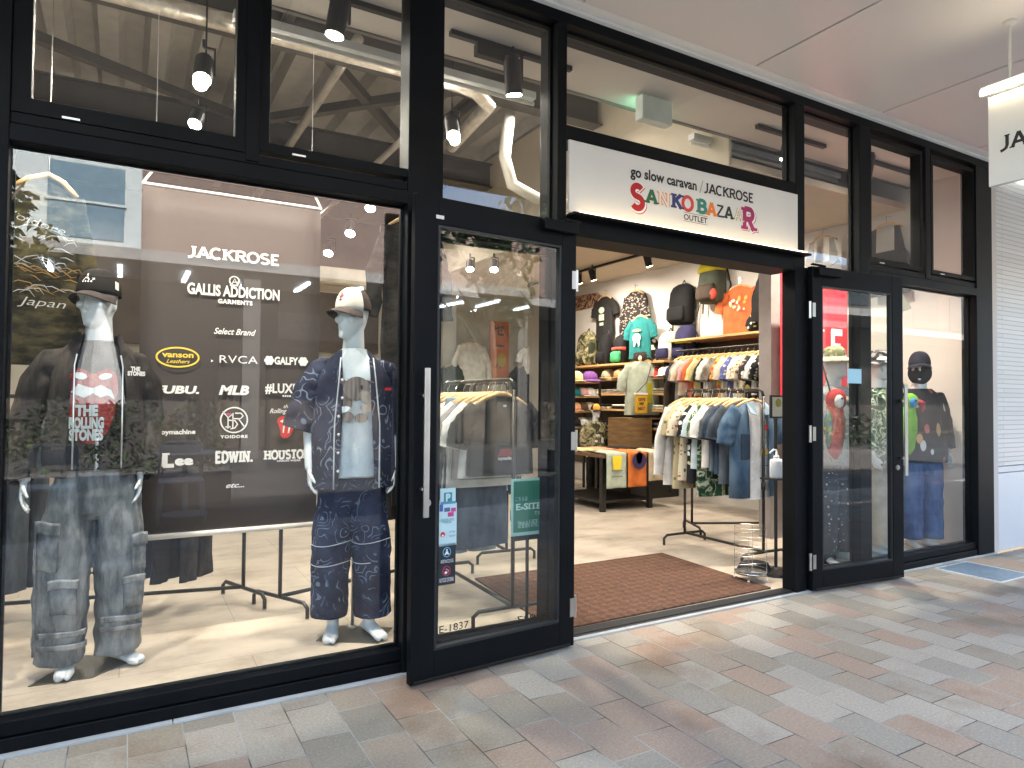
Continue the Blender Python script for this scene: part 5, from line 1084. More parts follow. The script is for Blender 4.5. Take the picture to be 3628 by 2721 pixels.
FL1 = spots('cream_floral', (.62, .55, .42), [(.1, .12, .05), (.35, .12, .06), (.25, .2, .12)], 26, .3); FL2 = spots('white_floral', (.62, .60, .56), [(.5, .3, .15), (.3, .2, .2), (.55, .45, .25)], 24, .28); FL3 = spots('dark_floral', (.03, .03, .035), [(.65, .55, .12), (.6, .2, .15), (.7, .68, .6), (.12, .1, .4), (.6, .25, .4)], 15, .4); FL4 = spots('pale_blue_print', (.42, .50, .58), [(.05, .08, .15), (.6, .6, .6), (.1, .05, .2)], 20, .32); FL5 = spots('orange_green_print', (.6, .35, .10), [(.05, .15, .04), (.6, .1, .05), (.65, .5, .1), (.2, .05, .1)], 18, .45); FL6 = spots('black_white_print', (.02, .02, .022), [(.65, .65, .6), (.5, .5, .3)], 17, .33); FL7 = spots('khaki_print', (.42, .36, .22), [(.12, .14, .05), (.45, .12, .08), (.1, .06, .03)], 17, .25); WCAM = camo('woodland_camo', [(.03, .035, .02), (.10, .10, .05), (.20, .17, .09), (.33, .29, .18)], 8); CAMG = camo('green_leaf_print', [(.02, .04, .025), (.08, .15, .07), (.45, .45, .36), (.03, .1, .05)], 9)
GR1 = 'shirts on the rack in the doorway'
rack('black garment rack full of denim and printed shirts in the doorway', (4.655, .70), (4.66, 1.62), 1.462)
row = [('long', W_, 'white long sleeved shirt, farthest left on the doorway rack', .26, .78, None), ('tee', BRN2, 'brown shirt just in front of the white long sleeved one', .24, .74, None), ('tee', FL7, 'khaki printed aloha shirt with red marks on the doorway rack', .26, .80, FL7), ('tee', FL1, 'cream shirt with dark sprigs on the doorway rack', .25, .72, None), ('tee', FL6, 'black shirt with white print between the cream and pale blue ones', .25, .74, None), ('tee', FL4, 'pale blue printed shirt in the middle of the doorway rack', .25, .60, None), ('tee', CAMG, 'green leaf printed shirt hanging low on the doorway rack', .24, .84, None), ('tee', W_, 'white shirt edge before the slate denim one', .26, .58, None), ('tee', DN4, 'slate denim short sleeved shirt on the doorway rack', .26, .60, None), ('tee', DN2, 'dark navy denim shirt on the doorway rack', .26, .62, None), ('tee', DN4, 'grey blue denim shirt second from the front of the doorway rack', .265, .70, DN4)]
for i, (kd, mt, lb, W, L, co) in enumerate(row):
    t = garment(kd, mt, lb, W=W, L=L, group=GR1, seed=i * 3.1, collar=co); put(t, 4.61 + .012 * math.sin(i * 2.1), 1.57 - i * .069, 1.462, .1 * math.sin(i * 1.7))
t = garment('tee', W_, 'white tee with a line drawing worn under the denim jacket at the rack front', W=.21, L=.82, group=GR1, seed=50, hang=False, name='hanging_tee', cat='tee'); put(t, 4.625, .77, 1.462)
pz = ink('line_ink', (.05, .05, .06)); q = MB()
for pts in (arc(.06, -.36, .035, .05, 0, 360), [(.03, -.41), (.015, -.5), (.1, -.5), (.09, -.41)], [(.03, -.55), (.02, -.64), (.10, -.64)], [(.09, -.64), (.06, -.74), (.075, -.84), (.04, -.86)]): stroke(q, pts, .005, (0, -.064, 0), XU, ZU)
q.build('print', pz, t); decal([oval(.065, -.32, .035, .02)], lambda x, z: (x, -.065, z), .004).build('print', RED, t); MB().box(.0, .10, -.066, -.0645, -.56, -.50).build('print', ink('gold_ink', (.45, .32, .1)), t)
# open denim jacket around the tee
t = thing('denim_jacket', 'light blue open denim jacket with a dark patch pocket at the front of the rack', 'jacket', (4.60, .765, 1.462), group=GR1); o_ = Vector((4.60, .765, 1.462))
m_ = MB(); LV = [(-.90, 0, 0, .27, .075, .055), (-.6, 0, 0, .265, .075, .055), (-.35, 0, 0, .255, .07, .055), (-.22, 0, 0, .245, .06, .05), (-.165, 0, 0, .21, .045, .04), (-.125, 0, 0, .13, .04, .035), (-.105, 0, 0, .085, .04, .035)]
m_2 = MB(); shell(m_2, LV, .1, amp=.012, seed=77, n=44, e=.85); [limb(m_2, [(q * .19, 0, -.185), (q * .30, .0, -.32), (q * .325, -.0, -.46)], [.075, .085, .085], .012, q, n=18, steps=6, flat=.55) for q in (-1, 1)]
m_2.v = [(p[0] + o_.x, p[1] + o_.y, p[2] + o_.z) for p in m_2.v]; grow(m_2.build('garment', DN1, t, smooth=True), .004, 0)
MB().box(o_.x - .235, o_.x - .13, o_.y - .088, o_.y - .080, o_.z - .58, o_.z - .37).build('patch_pocket', DN2, t, bevel=.003)
m_ = MB()
for q in (-1, 1): m_.add([(o_.x + q * .05, o_.y - .085, o_.z - .22), (o_.x + q * .135, o_.y - .09, o_.z - .20), (o_.x + q * .12, o_.y - .03, o_.z - .115), (o_.x + q * .05, o_.y - .05, o_.z - .11)], [(0, 1, 2, 3) if q < 0 else (3, 2, 1, 0)])
m_.build('collar', DN3, t).modifiers.new('s', 'SOLIDIFY').thickness = .008
for z in (-.26, -.36, -.46, -.6, -.74): MB().ball((o_.x - .105, o_.y - .09, o_.z + z), .009, .005, .009).build('button', WHITEP, t)
MB().tube([o_ + Vector((-.2, 0, -.15)), o_ + Vector((-.1, 0, -.108)), o_ + Vector((0, 0, -.085)), o_ + Vector((.1, 0, -.108)), o_ + Vector((.2, 0, -.15))], .014, 8).build('hanger', HWOOD, t, smooth=True)
# second rack beyond, running along x, with jeans
rack('black rack standing crosswise behind the doorway rack', (5.08, 1.95), (6.0, 1.5), 1.46)
for i, (mt, lb) in enumerate(((DN2, 'dark jeans beside the right edge of the doorway'), (DN1, 'blue jeans hanging at the right edge of the doorway'), (W_, 'white printed tee beside the jeans at the doorway edge'), (DN3, 'pale jeans last on the crosswise rack'))):
    t = garment('trousers' if mt is not W_ else 'tee', mt, lb, 'jeans' if mt is not W_ else 'shirt', W=.2, L=.8 if mt is not W_ else .6, name='hanging_jeans' if mt is not W_ else 'hanging_shirt', seed=90 + i, group='clothes on the crosswise rack'); put(t, 5.2 + i * .2, 1.89 - i * .1, 1.46, .5)
# rack behind the left door
rack('black garment rack behind the left glass door with a black tee in front', (2.06, .40), (2.10, 1.55), 1.478)
GR2 = 'clothes on the rack behind the left door'
row = [('tee', BK, 'black tee with a printed chest at the front of the rack behind the left door', .235, .50, .60), ('tee', W_, 'white tee right behind the black tee', .25, .52, .70), ('tee', GY, 'grey tee between two white ones behind the left door', .25, .54, .78), ('tee', W_, 'second white tee behind the left door, longer', .26, .60, .86), ('long', DN4, 'long dark washed coat on the rack behind the left door', .25, 1.02, .95), ('trousers', DN3, 'pale blue long jeans on the rack behind the left door', .22, 1.05, 1.05), ('long', W_, 'white long sleeved shirt farther back behind the left door', .25, .8, 1.15), ('tee', KH, 'khaki shirt near the rear of the rack behind the left door', .25, .7, 1.28), ('tee', BK, 'black shirt last on the rack behind the left door', .25, .75, 1.42)]
for i, (kd, mt, lb, W, L, y) in enumerate(row):
    t = garment(kd, mt, lb, 'jeans' if kd == 'trousers' else 'shirt', W=W, L=L, name='hanging_jeans' if kd == 'trousers' else 'hanging_shirt', group=GR2, seed=120 + i * 2.3); put(t, 2.08, y, 1.478, .06 * math.sin(i * 2))
    if i == 0:
        q = MB(); text(q, 'toymachine', (0, -.066, -.50), XU, ZU, w=.11, h=.02, bold=.05); q.build('lettering', W_, t)
        decal([[(-.06, -.48), (.06, -.48), (.035, -.43), (-.035, -.43)]], lambda x, z: (x, -.066, z), .004).build('print', MAR, t); MB().box(-.012, .012, -.05, -.046, -.17, -.155).build('neck_label', W_, t)
# printed shirts farther back, seen between rack and jamb
GR4 = 'cream patterned shirts behind the door jamb'
for i, (x, y) in enumerate(((2.75, 1.9), (2.78, 2.0), (2.80, 2.1))):
    t = garment('tee', FL2 if i else FL1, ('cream floral shirt nearest the door jamb', 'pale floral shirt behind it by the door jamb', 'pale floral shirt farthest back by the jamb')[i], W=.26, L=.62, group=GR4, seed=160 + i); put(t, x, y, 1.50)
rack('black rack holding cream floral shirts beyond the left door', (2.78, 1.75), (2.84, 2.5), 1.50)
# racks behind the banner
pa, pb, pc = P(818, 2120, Z=0), P(912, 2155, Z=0), P(1085, 2185, Z=0)
rack('black rack with dark trousers behind the brown banner', (.70, 1.60), (-1.05, 1.98), 1.35, foot_dir=(.36, -.93, 0)); rack('black rack running right behind the navy mannequin', (.87, 1.27), (2.0, 1.62), 1.40, foot_dir=(.45, -.89, 0))
for i, (x, mt, lb) in enumerate(((.08, DN2, 'dark navy trousers hanging left of the banner foot'), (.26, BK, 'black trousers hanging behind the banner foot'), (.42, CHAR, 'washed black trousers right under the banner'), (-.5, DN4, 'slate trousers behind the jeans of the left mannequin'), (-.8, BK, 'black trousers at the far left of the banner rack'))):
    t = garment('trousers', mt, lb, 'trousers', W=.17, L=1.04, name='hanging_trousers', group='trousers on the rack behind the banner', seed=200 + i); put(t, x, 1.79 - (x + .18) * .217, 1.35, .9)
for i, (x, y, mt, lb) in enumerate(((1.55, 1.50, WCAM, 'camouflage trousers right of the navy mannequin'), (1.75, 1.54, BK, 'black shirt behind the left door frame'))):
    t = garment('trousers' if i == 0 else 'tee', mt, lb, 'trousers' if i == 0 else 'shirt', W=.2, L=.8, name='hanging_trousers' if i == 0 else 'hanging_shirt', seed=220 + i, group='clothes right of the navy mannequin'); put(t, x, y, 1.40, .7)
# souvenir jacket on its hanger at the left edge
t = thing('souvenir_jacket', 'dark olive embroidered souvenir jacket on a wooden hanger at the far left', 'jacket', (-.36, 1.0, 2.56), group=None); o_ = Vector((-.36, 1.0, 2.56))
m_ = MB(); LV = [(-1.05, 0, 0, .23, .06, .05), (-.95, 0, 0, .26, .07, .06), (-.6, 0, 0, .265, .07, .06), (-.3, 0, 0, .26, .06, .05), (-.2, 0, 0, .24, .05, .04), (-.15, 0, 0, .17, .04, .035), (-.12, 0, 0, .08, .04, .03)]
shell(m_, LV, amp=.018, seed=303, n=44, e=.85); [limb(m_, [(q * .2, 0, -.2), (q * .30, .0, -.5), (q * .31, .0, -.85)], [.08, .075, .06], .014, q, n=18, steps=8, flat=.55) for q in (-1, 1)]
m_.v = [(p[0] * .66 + o_.x - .03, p[1] + o_.y, p[2] + o_.z) for p in m_.v]; m_.build('garment', fade('dark_olive_satin', (.018, .016, .010), (.09, .075, .035), (7, 7, 18), .45, .7), t, smooth=True)
yj = o_.y - .088
q = MB(); text(q, 'Yoidore', (-.40, yj, 2.20), (1, 0, -.28), ZU, w=.24, h=.04, shear=.3, bold=-.012); q.build('lettering', pm('dull_white_thread', (.40, .40, .38)), t)
q = MB(); text(q, 'Japan', (-.37, yj, 1.80), (1, 0, -.05), ZU, w=.2, h=.042, shear=.3, bold=-.008); q.build('lettering', pm('dull_white_thread', (.40, .40, .38)), t)
r5 = random.Random(5)
for nm, mt, zc, hh, n_ in (('embroidery', pm('silver_thread', (.26, .28, .30), rough=.5), 2.09, .11, 16), ('embroidery', pm('gold_thread', (.22, .13, .03), rough=.5), 1.93, .07, 18), ('embroidery', pm('white_thread', (.32, .32, .31), rough=.5), 1.875, .03, 5)):
    q = MB()
    for _ in range(n_):
        x, z, a = -.37 + r5.uniform(-.12, .12), zc + r5.uniform(-hh, hh), r5.uniform(-.6, .6); l_ = r5.uniform(.02, .05)
        stroke(q, [(x - l_, z - l_ * a), (x, z + l_ * .3), (x + l_, z + l_ * a), (x + l_ * 1.5, z - l_ * .4)], [.001, .005, .004, .001], (0, yj - .002, 0), XU, ZU)
    q.build(nm, mt, t)
MB().tube([o_ + Vector((-.15, -.03, -.17)), o_ + Vector((-.08, -.03, -.11)), o_ + Vector((0, -.03, -.08)), o_ + Vector((.06, -.03, -.11)), o_ + Vector((.12, -.03, -.18))], .016, 8).build('hanger', HWOOD, t, smooth=True)
MB().tube([o_ + Vector((0, -.03, -.08)), o_ + Vector((0, -.03, .0)), o_ + Vector((0, -.02, .97))], .003, 6).build('hanging_wire', CHROME, t)
# long dark banner shirt on hanger right of the navy mannequin
q = P(1408, 800, Y=1.15)
t = garment('long', fade('black_creased_cloth', (.012, .012, .013), (.04, .037, .035), (6, 6, 12)), 'long black crumpled garment on a wooden hanger left of the open left door', 'coat', W=.20, L=1.15, name='hanging_coat', seed=240, amp=.02); put(t, q.x + .12, 1.2, q.z + .17)
MB().cyl((0, 0, .0), (0, 0, .95), .0025, n=6).build('hanging_wire', CHROME, t)
# ================================================================ goods wall and table
SHW = wood('pale_shelf_wood', (.50, .30, .12), (.66, .42, .18), (3, 1, 30)); DKW = wood('dark_panel_wood', (.035, .022, .015), (.07, .042, .026), (6, 1, 12))
XW = 6.872
def shelf(y0, y1, z, x0, label, grp='shelves of the goods wall'):
    t = thing('wall_shelf', label, 'shelf', ((x0 + XW) / 2, (y0 + y1) / 2, z - .03), group=grp)
    MB().box(x0, XW, y0, y1, z - .03, z).build('board', SHW, t, bevel=.002)
    for y in (y0 + .05, y1 - .05): MB().box(x0 + .05, XW, y - .006, y + .006, z - .12, z - .0305).build('bracket', BLACKM, t)
    return t
tag(MB().box(6.845, 6.879, 1.7, 3.85, .95, 2.16).build('backing_panel', DKW), 'dark wood panel behind the upper row of hanging shirts', 'panel')
tag(MB().box(6.845, 6.879, 3.86, 6.9, .3, 1.90).build('backing_panel', DKW), 'dark wood panel behind the lower shelves of folded clothes', 'panel')
shelf(1.75, 3.85, 2.2, 6.48, 'highest shelf, over the upper row of hanging shirts')
for z, lb in ((1.93, 'shelf under the backpacks'), (1.70, 'shelf of caps under the backpacks'), (1.47, 'shelf of white folded shirts'), (1.235, 'shelf second from the bottom of folded shirts'), (.98, 'lowest shelf of folded shirts')): shelf(3.88, 6.9, z, 6.46, lb)
# upper row of shirts along the wall
ur = thing('wall_rail', 'black rail carrying the upper row of shirts below the highest shelf', 'rail', (6.45, 2.6, 2.03))
MB().cyl((6.45, 1.85, 2.035), (6.45, 3.62, 2.035), .0125).build('rail', BLACKM, ur); [MB().cyl((6.45, y, 2.035), (6.86, y, 2.035), .01).build('arm', BLACKM, ur) for y in (1.9, 3.55)]
UP = [('long', fade('brown_black_coat', (.03, .024, .02), (.09, .07, .055)), 'long dark brown coat at the left end of the upper row', .22, 1.0), ('tee', GY, 'charcoal shirt next to the dark coat', .22, .62), ('tee', CR, 'cream tee in the upper row', .23, .5), ('tee', PK, 'pink tee in the upper row', .23, .5), ('tee', OR_, 'orange red tee in the upper row', .23, .56), ('tee', YE, 'yellow orange tee beside the black one in the upper row', .23, .5), ('tee', BK, 'black tee in the upper row', .23, .54), ('tee', W_, 'white tee jutting forward in the upper row', .25, .52), ('tee', fade('grey_ink_print', (.14, .12, .10), (.5, .47, .42), (9, 9, 4)), 'grey ink washed shirt in the upper row', .24, .58), ('tee', FL5, 'orange and green aloha shirt in the upper row', .23, .58), ('tee', CR, 'cream printed tee facing forward in the upper row', .23, .60), ('tee', spots('blue_print', (.10, .12, .30), [(.6, .6, .6), (.3, .3, .5)], 20, .3), 'blue printed shirt in the upper row', .23, .62), ('tee', FL2, 'white floral shirt in the upper row', .24, .62), ('tee', FL1, 'cream floral shirt in the upper row', .23, .6), ('tee', FL3, 'dark shirt with big coloured flowers in the upper row', .24, .62), ('tee', W_, 'white shirt with pink hem near the right end of the upper row', .23, .5), ('tee', FL6, 'black and white flowered shirt near the right end of the upper row', .23, .62), ('tee', BK, 'black shirt at the right end of the upper row', .25, .66)]
for i, (kd, mt, lb, W, L) in enumerate(UP):
    t = garment(kd, mt, lb, W=W, L=L, group='upper row of shirts on the goods wall', seed=300 + i * 1.9); put(t, 6.45, 3.5 - i * .09, 2.035, .07 * math.sin(i * 2.3))
    if 'facing' in lb: decal([oval(0, -.36, .06, .05), oval(0, -.5, .08, .07)], lambda x, z: (x, -.066, z), .005).build('print', OR_, t)
# clothes and bags hung on the wall
def wall_tee(mat, label, y, z, W, L, kind='tee', x=6.79, seed=0., prints=()):
    t = garment(kind, mat, label, 'shirt', W=W, L=L, name='wall_hung_shirt', seed=seed, dep=.045, amp=.016); put(t, x, y, z + .05, -PI / 2)
    MB().tube([(0, 0, .0), (0, .06, .0)], .004, 6).build('wall_hook', CHROME, t)
    for polys, mt in prints: decal(polys, lambda x_, z_: (x_, -.068, z_), .006).build('print', mt, t)
    return t
q0 = P(2620, 1000, X=6.79)
r9 = random.Random(9); fl = [oval(-.1 + r9.uniform(0, .26), -.25 - r9.uniform(0, .18), r9.uniform(.015, .035), r9.uniform(.01, .025), r9.uniform(0, 3)) for _ in range(16)]
wall_tee(OR_, 'orange tee with a pale printed back hung high on the goods wall', q0.y, q0.z, .27, .68, seed=401, prints=((fl[:9], ink('print_cream', (.7, .6, .5))), (fl[9:], ink('print_gold', (.65, .35, .08)))))
q0 = P(2143, 1040, X=6.79); wall_tee(BK, 'black tee with a pale badge print on the goods wall', q0.y, q0.z, .22, .74, seed=402, prints=(([oval(0, -.33, .075, .055)], ink('print_sage', (.4, .45, .38))), ([[(-.07, -.5), (.07, -.5), (.07, -.4), (-.07, -.4)]], ink('print_grey', (.45, .43, .38))), ([[(-.05, -.58), (.05, -.58), (.05, -.53), (-.05, -.53)]], ink('print_sage', (.4, .45, .38)))))
q0 = P(2250, 1022, X=6.79); wall_tee(spots('brown_white_pattern', (.025, .02, .018), [(.35, .3, .26), (.25, .22, .2)], 16, .36, (1, 1, 2)), 'dark hooded coat with pale marks on the goods wall', q0.y, q0.z, .25, .9, 'long', seed=403)
q0 = P(2268, 1110, X=6.6); wall_tee(TE, 'teal tee with a white animal print hanging in front of the dark coat', q0.y, q0.z, .23, .62, x=6.6, seed=404, prints=(([oval(0, -.42, .09, .07), oval(-.05, -.5, .02, .05), oval(.05, -.5, .02, .05)], ink('print_white', (.68, .66, .6))), ([oval(0, -.31, .1, .02)], ink('print_lime', (.45, .5, .2)))))
def pack(label, y, z, W, H, D, body_m, top_m=None, pocket_m=None, band=None, x=None, stand=False, name='backpack'):
    """backpack against the wall: rounded bag, front pocket, lid, straps; z is its base"""
    xb = XW - .01 if x is None else x; t = thing(name, label, 'backpack', (xb - D / 2, y, z))
    def rr(zz, k, d0, d1): return [(xb - D * (d0 + d1) / 2 + D * (d1 - d0) / 2 * math.copysign(abs(math.cos(a)) ** .6, math.cos(a)) * -1 - 0, y + W * k * math.copysign(abs(math.sin(a)) ** .6, math.sin(a)), zz) for a in [2 * PI * j / 28 for j in range(28)]]
    m_ = MB().loft([rr(z, .42, .1, .85), rr(z + .03, .5, 0, 1), rr(z + H * .5, .5, 0, .98), rr(z + H * .8, .48, .0, .86), rr(z + H * .93, .4, .05, .7), rr(z + H, .22, .15, .5)])
    m_.build('bag', body_m, t, smooth=True)
    MB().loft([rr(z + H * .06, .34, .9, 1.18), rr(z + H * .12, .4, .85, 1.25), rr(z + H * .36, .4, .85, 1.22), rr(z + H * .42, .34, .85, 1.1)]).build('front_pocket', pocket_m or body_m, t, smooth=True)
    if top_m: MB().loft([rr(z + H * .74, .5, .0, 1.02), rr(z + H * .80, .52, -.0, 1.04), rr(z + H * .95, .46, .05, .85), rr(z + H * 1.02, .3, .15, .6)]).build('lid', top_m, t, smooth=True)
    if band: MB().loft([rr(z + H * .46, .5, .3, 1.06), rr(z + H * .56, .5, .3, 1.06)]).build('band', band, t, smooth=True)
    for s in (-1, 1): MB().tube([(xb - D * .2, y + s * W * .5, z + H * .8), (xb - D * .1, y + s * W * .62, z + H * .4), (xb - D * .3, y + s * W * .54, z + .02), (xb - D * .3, y + s * W * .56, z - .12 if not stand else z + .01)], .011, 6).build('strap', BLACKM, t, smooth=True)
    MB().tube([(xb - D * .3, y - .035, z + H), (xb - D * .25, y, z + H + .06), (xb - D * .3, y + .035, z + H)], .007, 6).build('loop', BLACKM, t)
    return t
BKN = cloth('black_nylon', (.012, .012, .013)); OLV = cloth('olive_nylon', (.06, .068, .052)); YLN = cloth('yellow_nylon', (.35, .30, .02)); NAV = cloth('navy_nylon', (.028, .026, .07)); WNY = cloth('white_nylon', (.6, .58, .52)); REDN = cloth('red_nylon', (.55, .08, .06)); GRNN = cloth('green_nylon', (.05, .30, .12)); YB_ = cloth('bright_yellow_nylon', (.85, .75, .02))
a, b = P(2405, 1005, X=6.7), P(2405, 1148, X=6.7); pack('big black backpack hung on the goods wall', a.y, b.z, .40, a.z - b.z, .22, BKN)
a, b = P(2515, 925, X=6.7), P(2518, 1072, X=6.7); t = pack('olive backpack with a yellow lid hung highest on the goods wall', a.y, b.z, .38, a.z - b.z, .24, OLV, YLN, cloth('brown_nylon', (.06, .045, .035)))
MB().ball((XW - .26, a.y - .12, b.z + .1), .04, .07, .08).build('side_pocket', REDN, t, smooth=True)
for px, mt, lb in ((2670, FL6, 'black and white drawstring bag hung beside the orange tee'), (2735, WCAM, 'camouflage drawstring bag hung by the doorway edge')):
    q = P(px, 1150, X=6.75); t = thing('drawstring_bag', lb, 'bag', (q.x, q.y, q.z - .09), group='drawstring bags on the goods wall')
    MB().lathe([(.03, .0), (.10, .02), (.12, .08), (.10, .15), (.04, .22), (.03, .24)], (q.x, q.y, q.z - .09), 16, .6, 1).build('bag', mt, t, smooth=True); MB().tube([(q.x, q.y - .02, q.z + .14), (q.x + .05, q.y, q.z + .46), (q.x, q.y + .02, q.z + .14)], .006, 6).build('cord', BLACKM, t)
q = P(2085, 1065, X=6.82); t = thing('pointed_board', 'pointed brown camouflage board mounted on the goods wall', 'board', (6.83, q.y, q.z))
MB().prism([(-.5, -.13), (.18, -.12), (.42, 0), (.22, .11), (-.5, .13)], (6.86, q.y, q.z), (0, -1, 0), ZU, .03).build('board', camo('brown_camo', [(.05, .025, .015), (.14, .07, .045), (.24, .14, .09), (.33, .22, .15)], 12), t, bevel=.006)
q = P(2757, 960, X=6.7); t = garment('long', BK, 'black garment hung at the right edge of the doorway view', 'shirt', W=.2, L=.7, name='wall_hung_shirt', seed=420); put(t, 6.7, q.y, q.z + .2, -1.2)
# backpacks on the shelf
z0 = 1.932
for px, W, H, bm_, tm_, pm_, bd, lb, nm in ((2410, .30, .48, NAV, None, NAV, YB_, 'navy backpack with a bright yellow band on the shelf', 0), (2350, .28, .42, WNY, None, NAV, None, 'white and navy backpack on the shelf', 0), (2275, .36, .36, spots('black_cream_dots', (.025, .02, .018), [(.75, .7, .5), (.7, .66, .55)], 11, .38), None, None, None, 'black backpack with cream dots on the shelf', 0), (2185, .26, .46, BKN, None, GRNN, REDN, 'black, red and green backpack on the shelf', 0), (2130, .22, .50, BKN, None, None, None, 'plain black backpack left of the red and green one', 0), (2062, .40, .58, WCAM, None, None, None, 'camouflage backpack at the left of the doorway view', 0)):
    q = P(px, 1240, X=6.6); pack(lb, q.y, z0, W, H, .22, bm_, tm_, pm_, bd, x=6.80, stand=True)
# caps and folded shirts on the shelves
def peaked(label, loc, mat, rz=0., s=1., bucket=False, group=None):
    t = thing('cap' if not bucket else 'bucket_hat', label, 'cap' if not bucket else 'hat', loc, rz, group=group, local=True)
    MB().lathe([(.1 * s, .0), (.103 * s, .03 * s), (.09 * s, .085 * s), (.05 * s, .118 * s), (.004, .125 * s)], (0, 0, .012), 20).build('crown', mat, t, smooth=True)
    if bucket: MB().lathe([(.1 * s, .02), (.16 * s, -.005), (.162 * s, .0), (.1 * s, .03)], (0, 0, .012), 20).build('brim', mat, t, smooth=True)
    else:
        br = MB().sheet(lambda u, v: ((.10 * s + .0 * v) * math.sin((u - .5) * 2.7) * (1 + .1 * v), -.1 * s * math.cos((u - .5) * 2.7) - .07 * s * v * math.cos((u - .5) * 2.7) ** .5, .016 - .012 * v * v), 14, 4).build('brim', mat, t, smooth=True); br.modifiers.new('s', 'SOLIDIFY').thickness = .004
    return t
def folded(label, loc, mats, w_=.26, d_=.30, h_=.022, seed=1, group='folded shirts on the shelves'):
    """a folded shirt, its front edge rounded"""
    out = []
    for i, mt in enumerate(mats):
        z = loc[2] + i * h_ * 1.02; r = random.Random(seed * 31 + i); dx, dy = r.uniform(-.008, .008), r.uniform(-.008, .008)
        m_ = MB(); rings = []
        for j in range(9):
            y = loc[1] + dy - w_ / 2 + w_ * j / 8; rings.append([(loc[0] + dx + d_ / 2 * math.copysign(abs(math.cos(a)) ** .35, math.cos(a)), y, z + h_ / 2 + h_ / 2 * math.copysign(abs(math.sin(a)) ** .8, math.sin(a)) * (1 + .15 * nz3(j * .9, a, seed))) for a in [2 * PI * k_ / 16 for k_ in range(16)]])
        m_.loft(rings); o = m_.build('folded_shirt', mt, smooth=True)
        out.append(tag(o, label[i] if isinstance(label, (list, tuple)) else label, 'folded shirt', group))
    return out
CAPC = [('cream', CR), ('navy', NAV), ('red', REDN), ('white', W_), ('khaki', KH), ('black', BK), ('pink', PK), ('tan', cloth('tan_cotton', (.42, .25, .12)))]
for i, (px, ci, by) in enumerate(((2390, 'navy', 'next to the hanging coats'), (2365, 'white', 'beside the navy one'), (2325, 'red', 'behind the pale green tee'), (2230, 'cream', 'left of the pale green tee'), (2205, 'tan', 'left of the cream one'), (2160, 'khaki', 'near the black shelf post'))):
    q = P(px, 1335, X=6.6); peaked('%s cap on the shelf %s' % (ci, by), (6.58, q.y, 1.702), dict(CAPC)[ci], -1.3, 1.15, group='caps on the shelf under the backpacks')
FS = [('white', W_), ('cream', CR), ('lilac', cloth('lilac_cotton', (.55, .50, .55))), ('pink', PK), ('black', BK), ('grey', GY), ('navy', NAV)]
for si, (z, rows) in enumerate(((1.472, (('white', 'cream'), ('white', 'white'), ('lilac', 'white'), ('white', 'lilac'), ('pink', 'white'), ('white', 'grey'))), (1.237, (('cream', 'white'), ('white', 'cream'), ('black', 'white'), ('cream', 'black'), ('pink', 'cream'), ('white', 'white'))), (.982, (('black', 'grey'), ('navy', 'grey'), ('grey', 'black'), ('navy', 'black'))))):
    for k_, cols in enumerate(rows):
        y = 4.05 + k_ * .42; where = ('the coats', 'the pale green tee', 'the yellow pouch', 'the black post', 'the cap shelves', 'the left jamb')[k_]; tier = ('middle', 'lower', 'lowest')[si]
        folded(['%s folded shirt, bottom of its pile near %s on the %s shelf' % (cols[0], where, tier), '%s folded shirt, top of its pile near %s on the %s shelf' % (cols[1], where, tier)], (6.63, y, z), [dict(FS)[c] for c in cols], .3, .3, .035, si * 10 + k_)
# pale green tee with the pouch, on a slim stand
q = P(2275, 1290, Y=4.2); st = thing('display_stand', 'thin stand carrying the pale green tee above the wooden crate', 'stand', (q.x, 4.2, 0))
MB().cyl((q.x, 4.22, 1.125), (q.x, 4.22, q.z - .05), .012).build('pole', BLACKM, st); MB().lathe([(.12, 1.122), (.12, 1.132), (.015, 1.14)], (q.x, 4.22, 0), 16).build('foot', BLACKM, st)
t = garment('tee', GN, 'long pale green tee displayed above the crate with a yellow pouch over it', 'tee', W=.27, L=.76, name='displayed_tee', seed=501, hang=False, dep=.08, amp=.02, sl=.34); put(t, q.x, 4.2, q.z + .14, -.15)
pq = P(2265, 1430, Y=4.1); bg_ = thing('pouch_bag', 'yellow printed pouch on a black strap over the pale green tee', 'bag', (pq.x, 4.07, pq.z - .12))
MB().box(pq.x - .10, pq.x + .11, 4.05, 4.085, pq.z - .14, pq.z + .13).build('bag', cloth('mustard_cloth', (.62, .34, .03)), bg_, bevel=.012); MB().box(pq.x - .11, pq.x + .11, 4.045, 4.088, pq.z + .12, pq.z + .15).build('rim', W_, bg_, bevel=.004)
tm = MB(); text(tm, 'GIVE', (pq.x, 4.0485, pq.z + .04), XU, ZU, w=.13, h=.04, bold=.05); text(tm, 'ME', (pq.x, 4.0485, pq.z - .02), XU, ZU, w=.08, h=.04, bold=.05); text(tm, 'MAY', (pq.x, 4.0485, pq.z - .09), XU, ZU, w=.12, h=.045, bold=.05); tm.build('lettering', BRN2, bg_)
MB().tube([(pq.x - .1, 4.07, pq.z + .13), (pq.x + .1, 4.06, pq.z + .3), (pq.x + .24, 4.1, pq.z + .62), (pq.x + .2, 4.2, pq.z + .72)], .006, 6).build('strap', BLACKM, bg_); MB().box(pq.x + .1, pq.x + .2, 4.05, 4.07, pq.z + .0, pq.z + .3).build('side_pouch', YLN, bg_, bevel=.01)
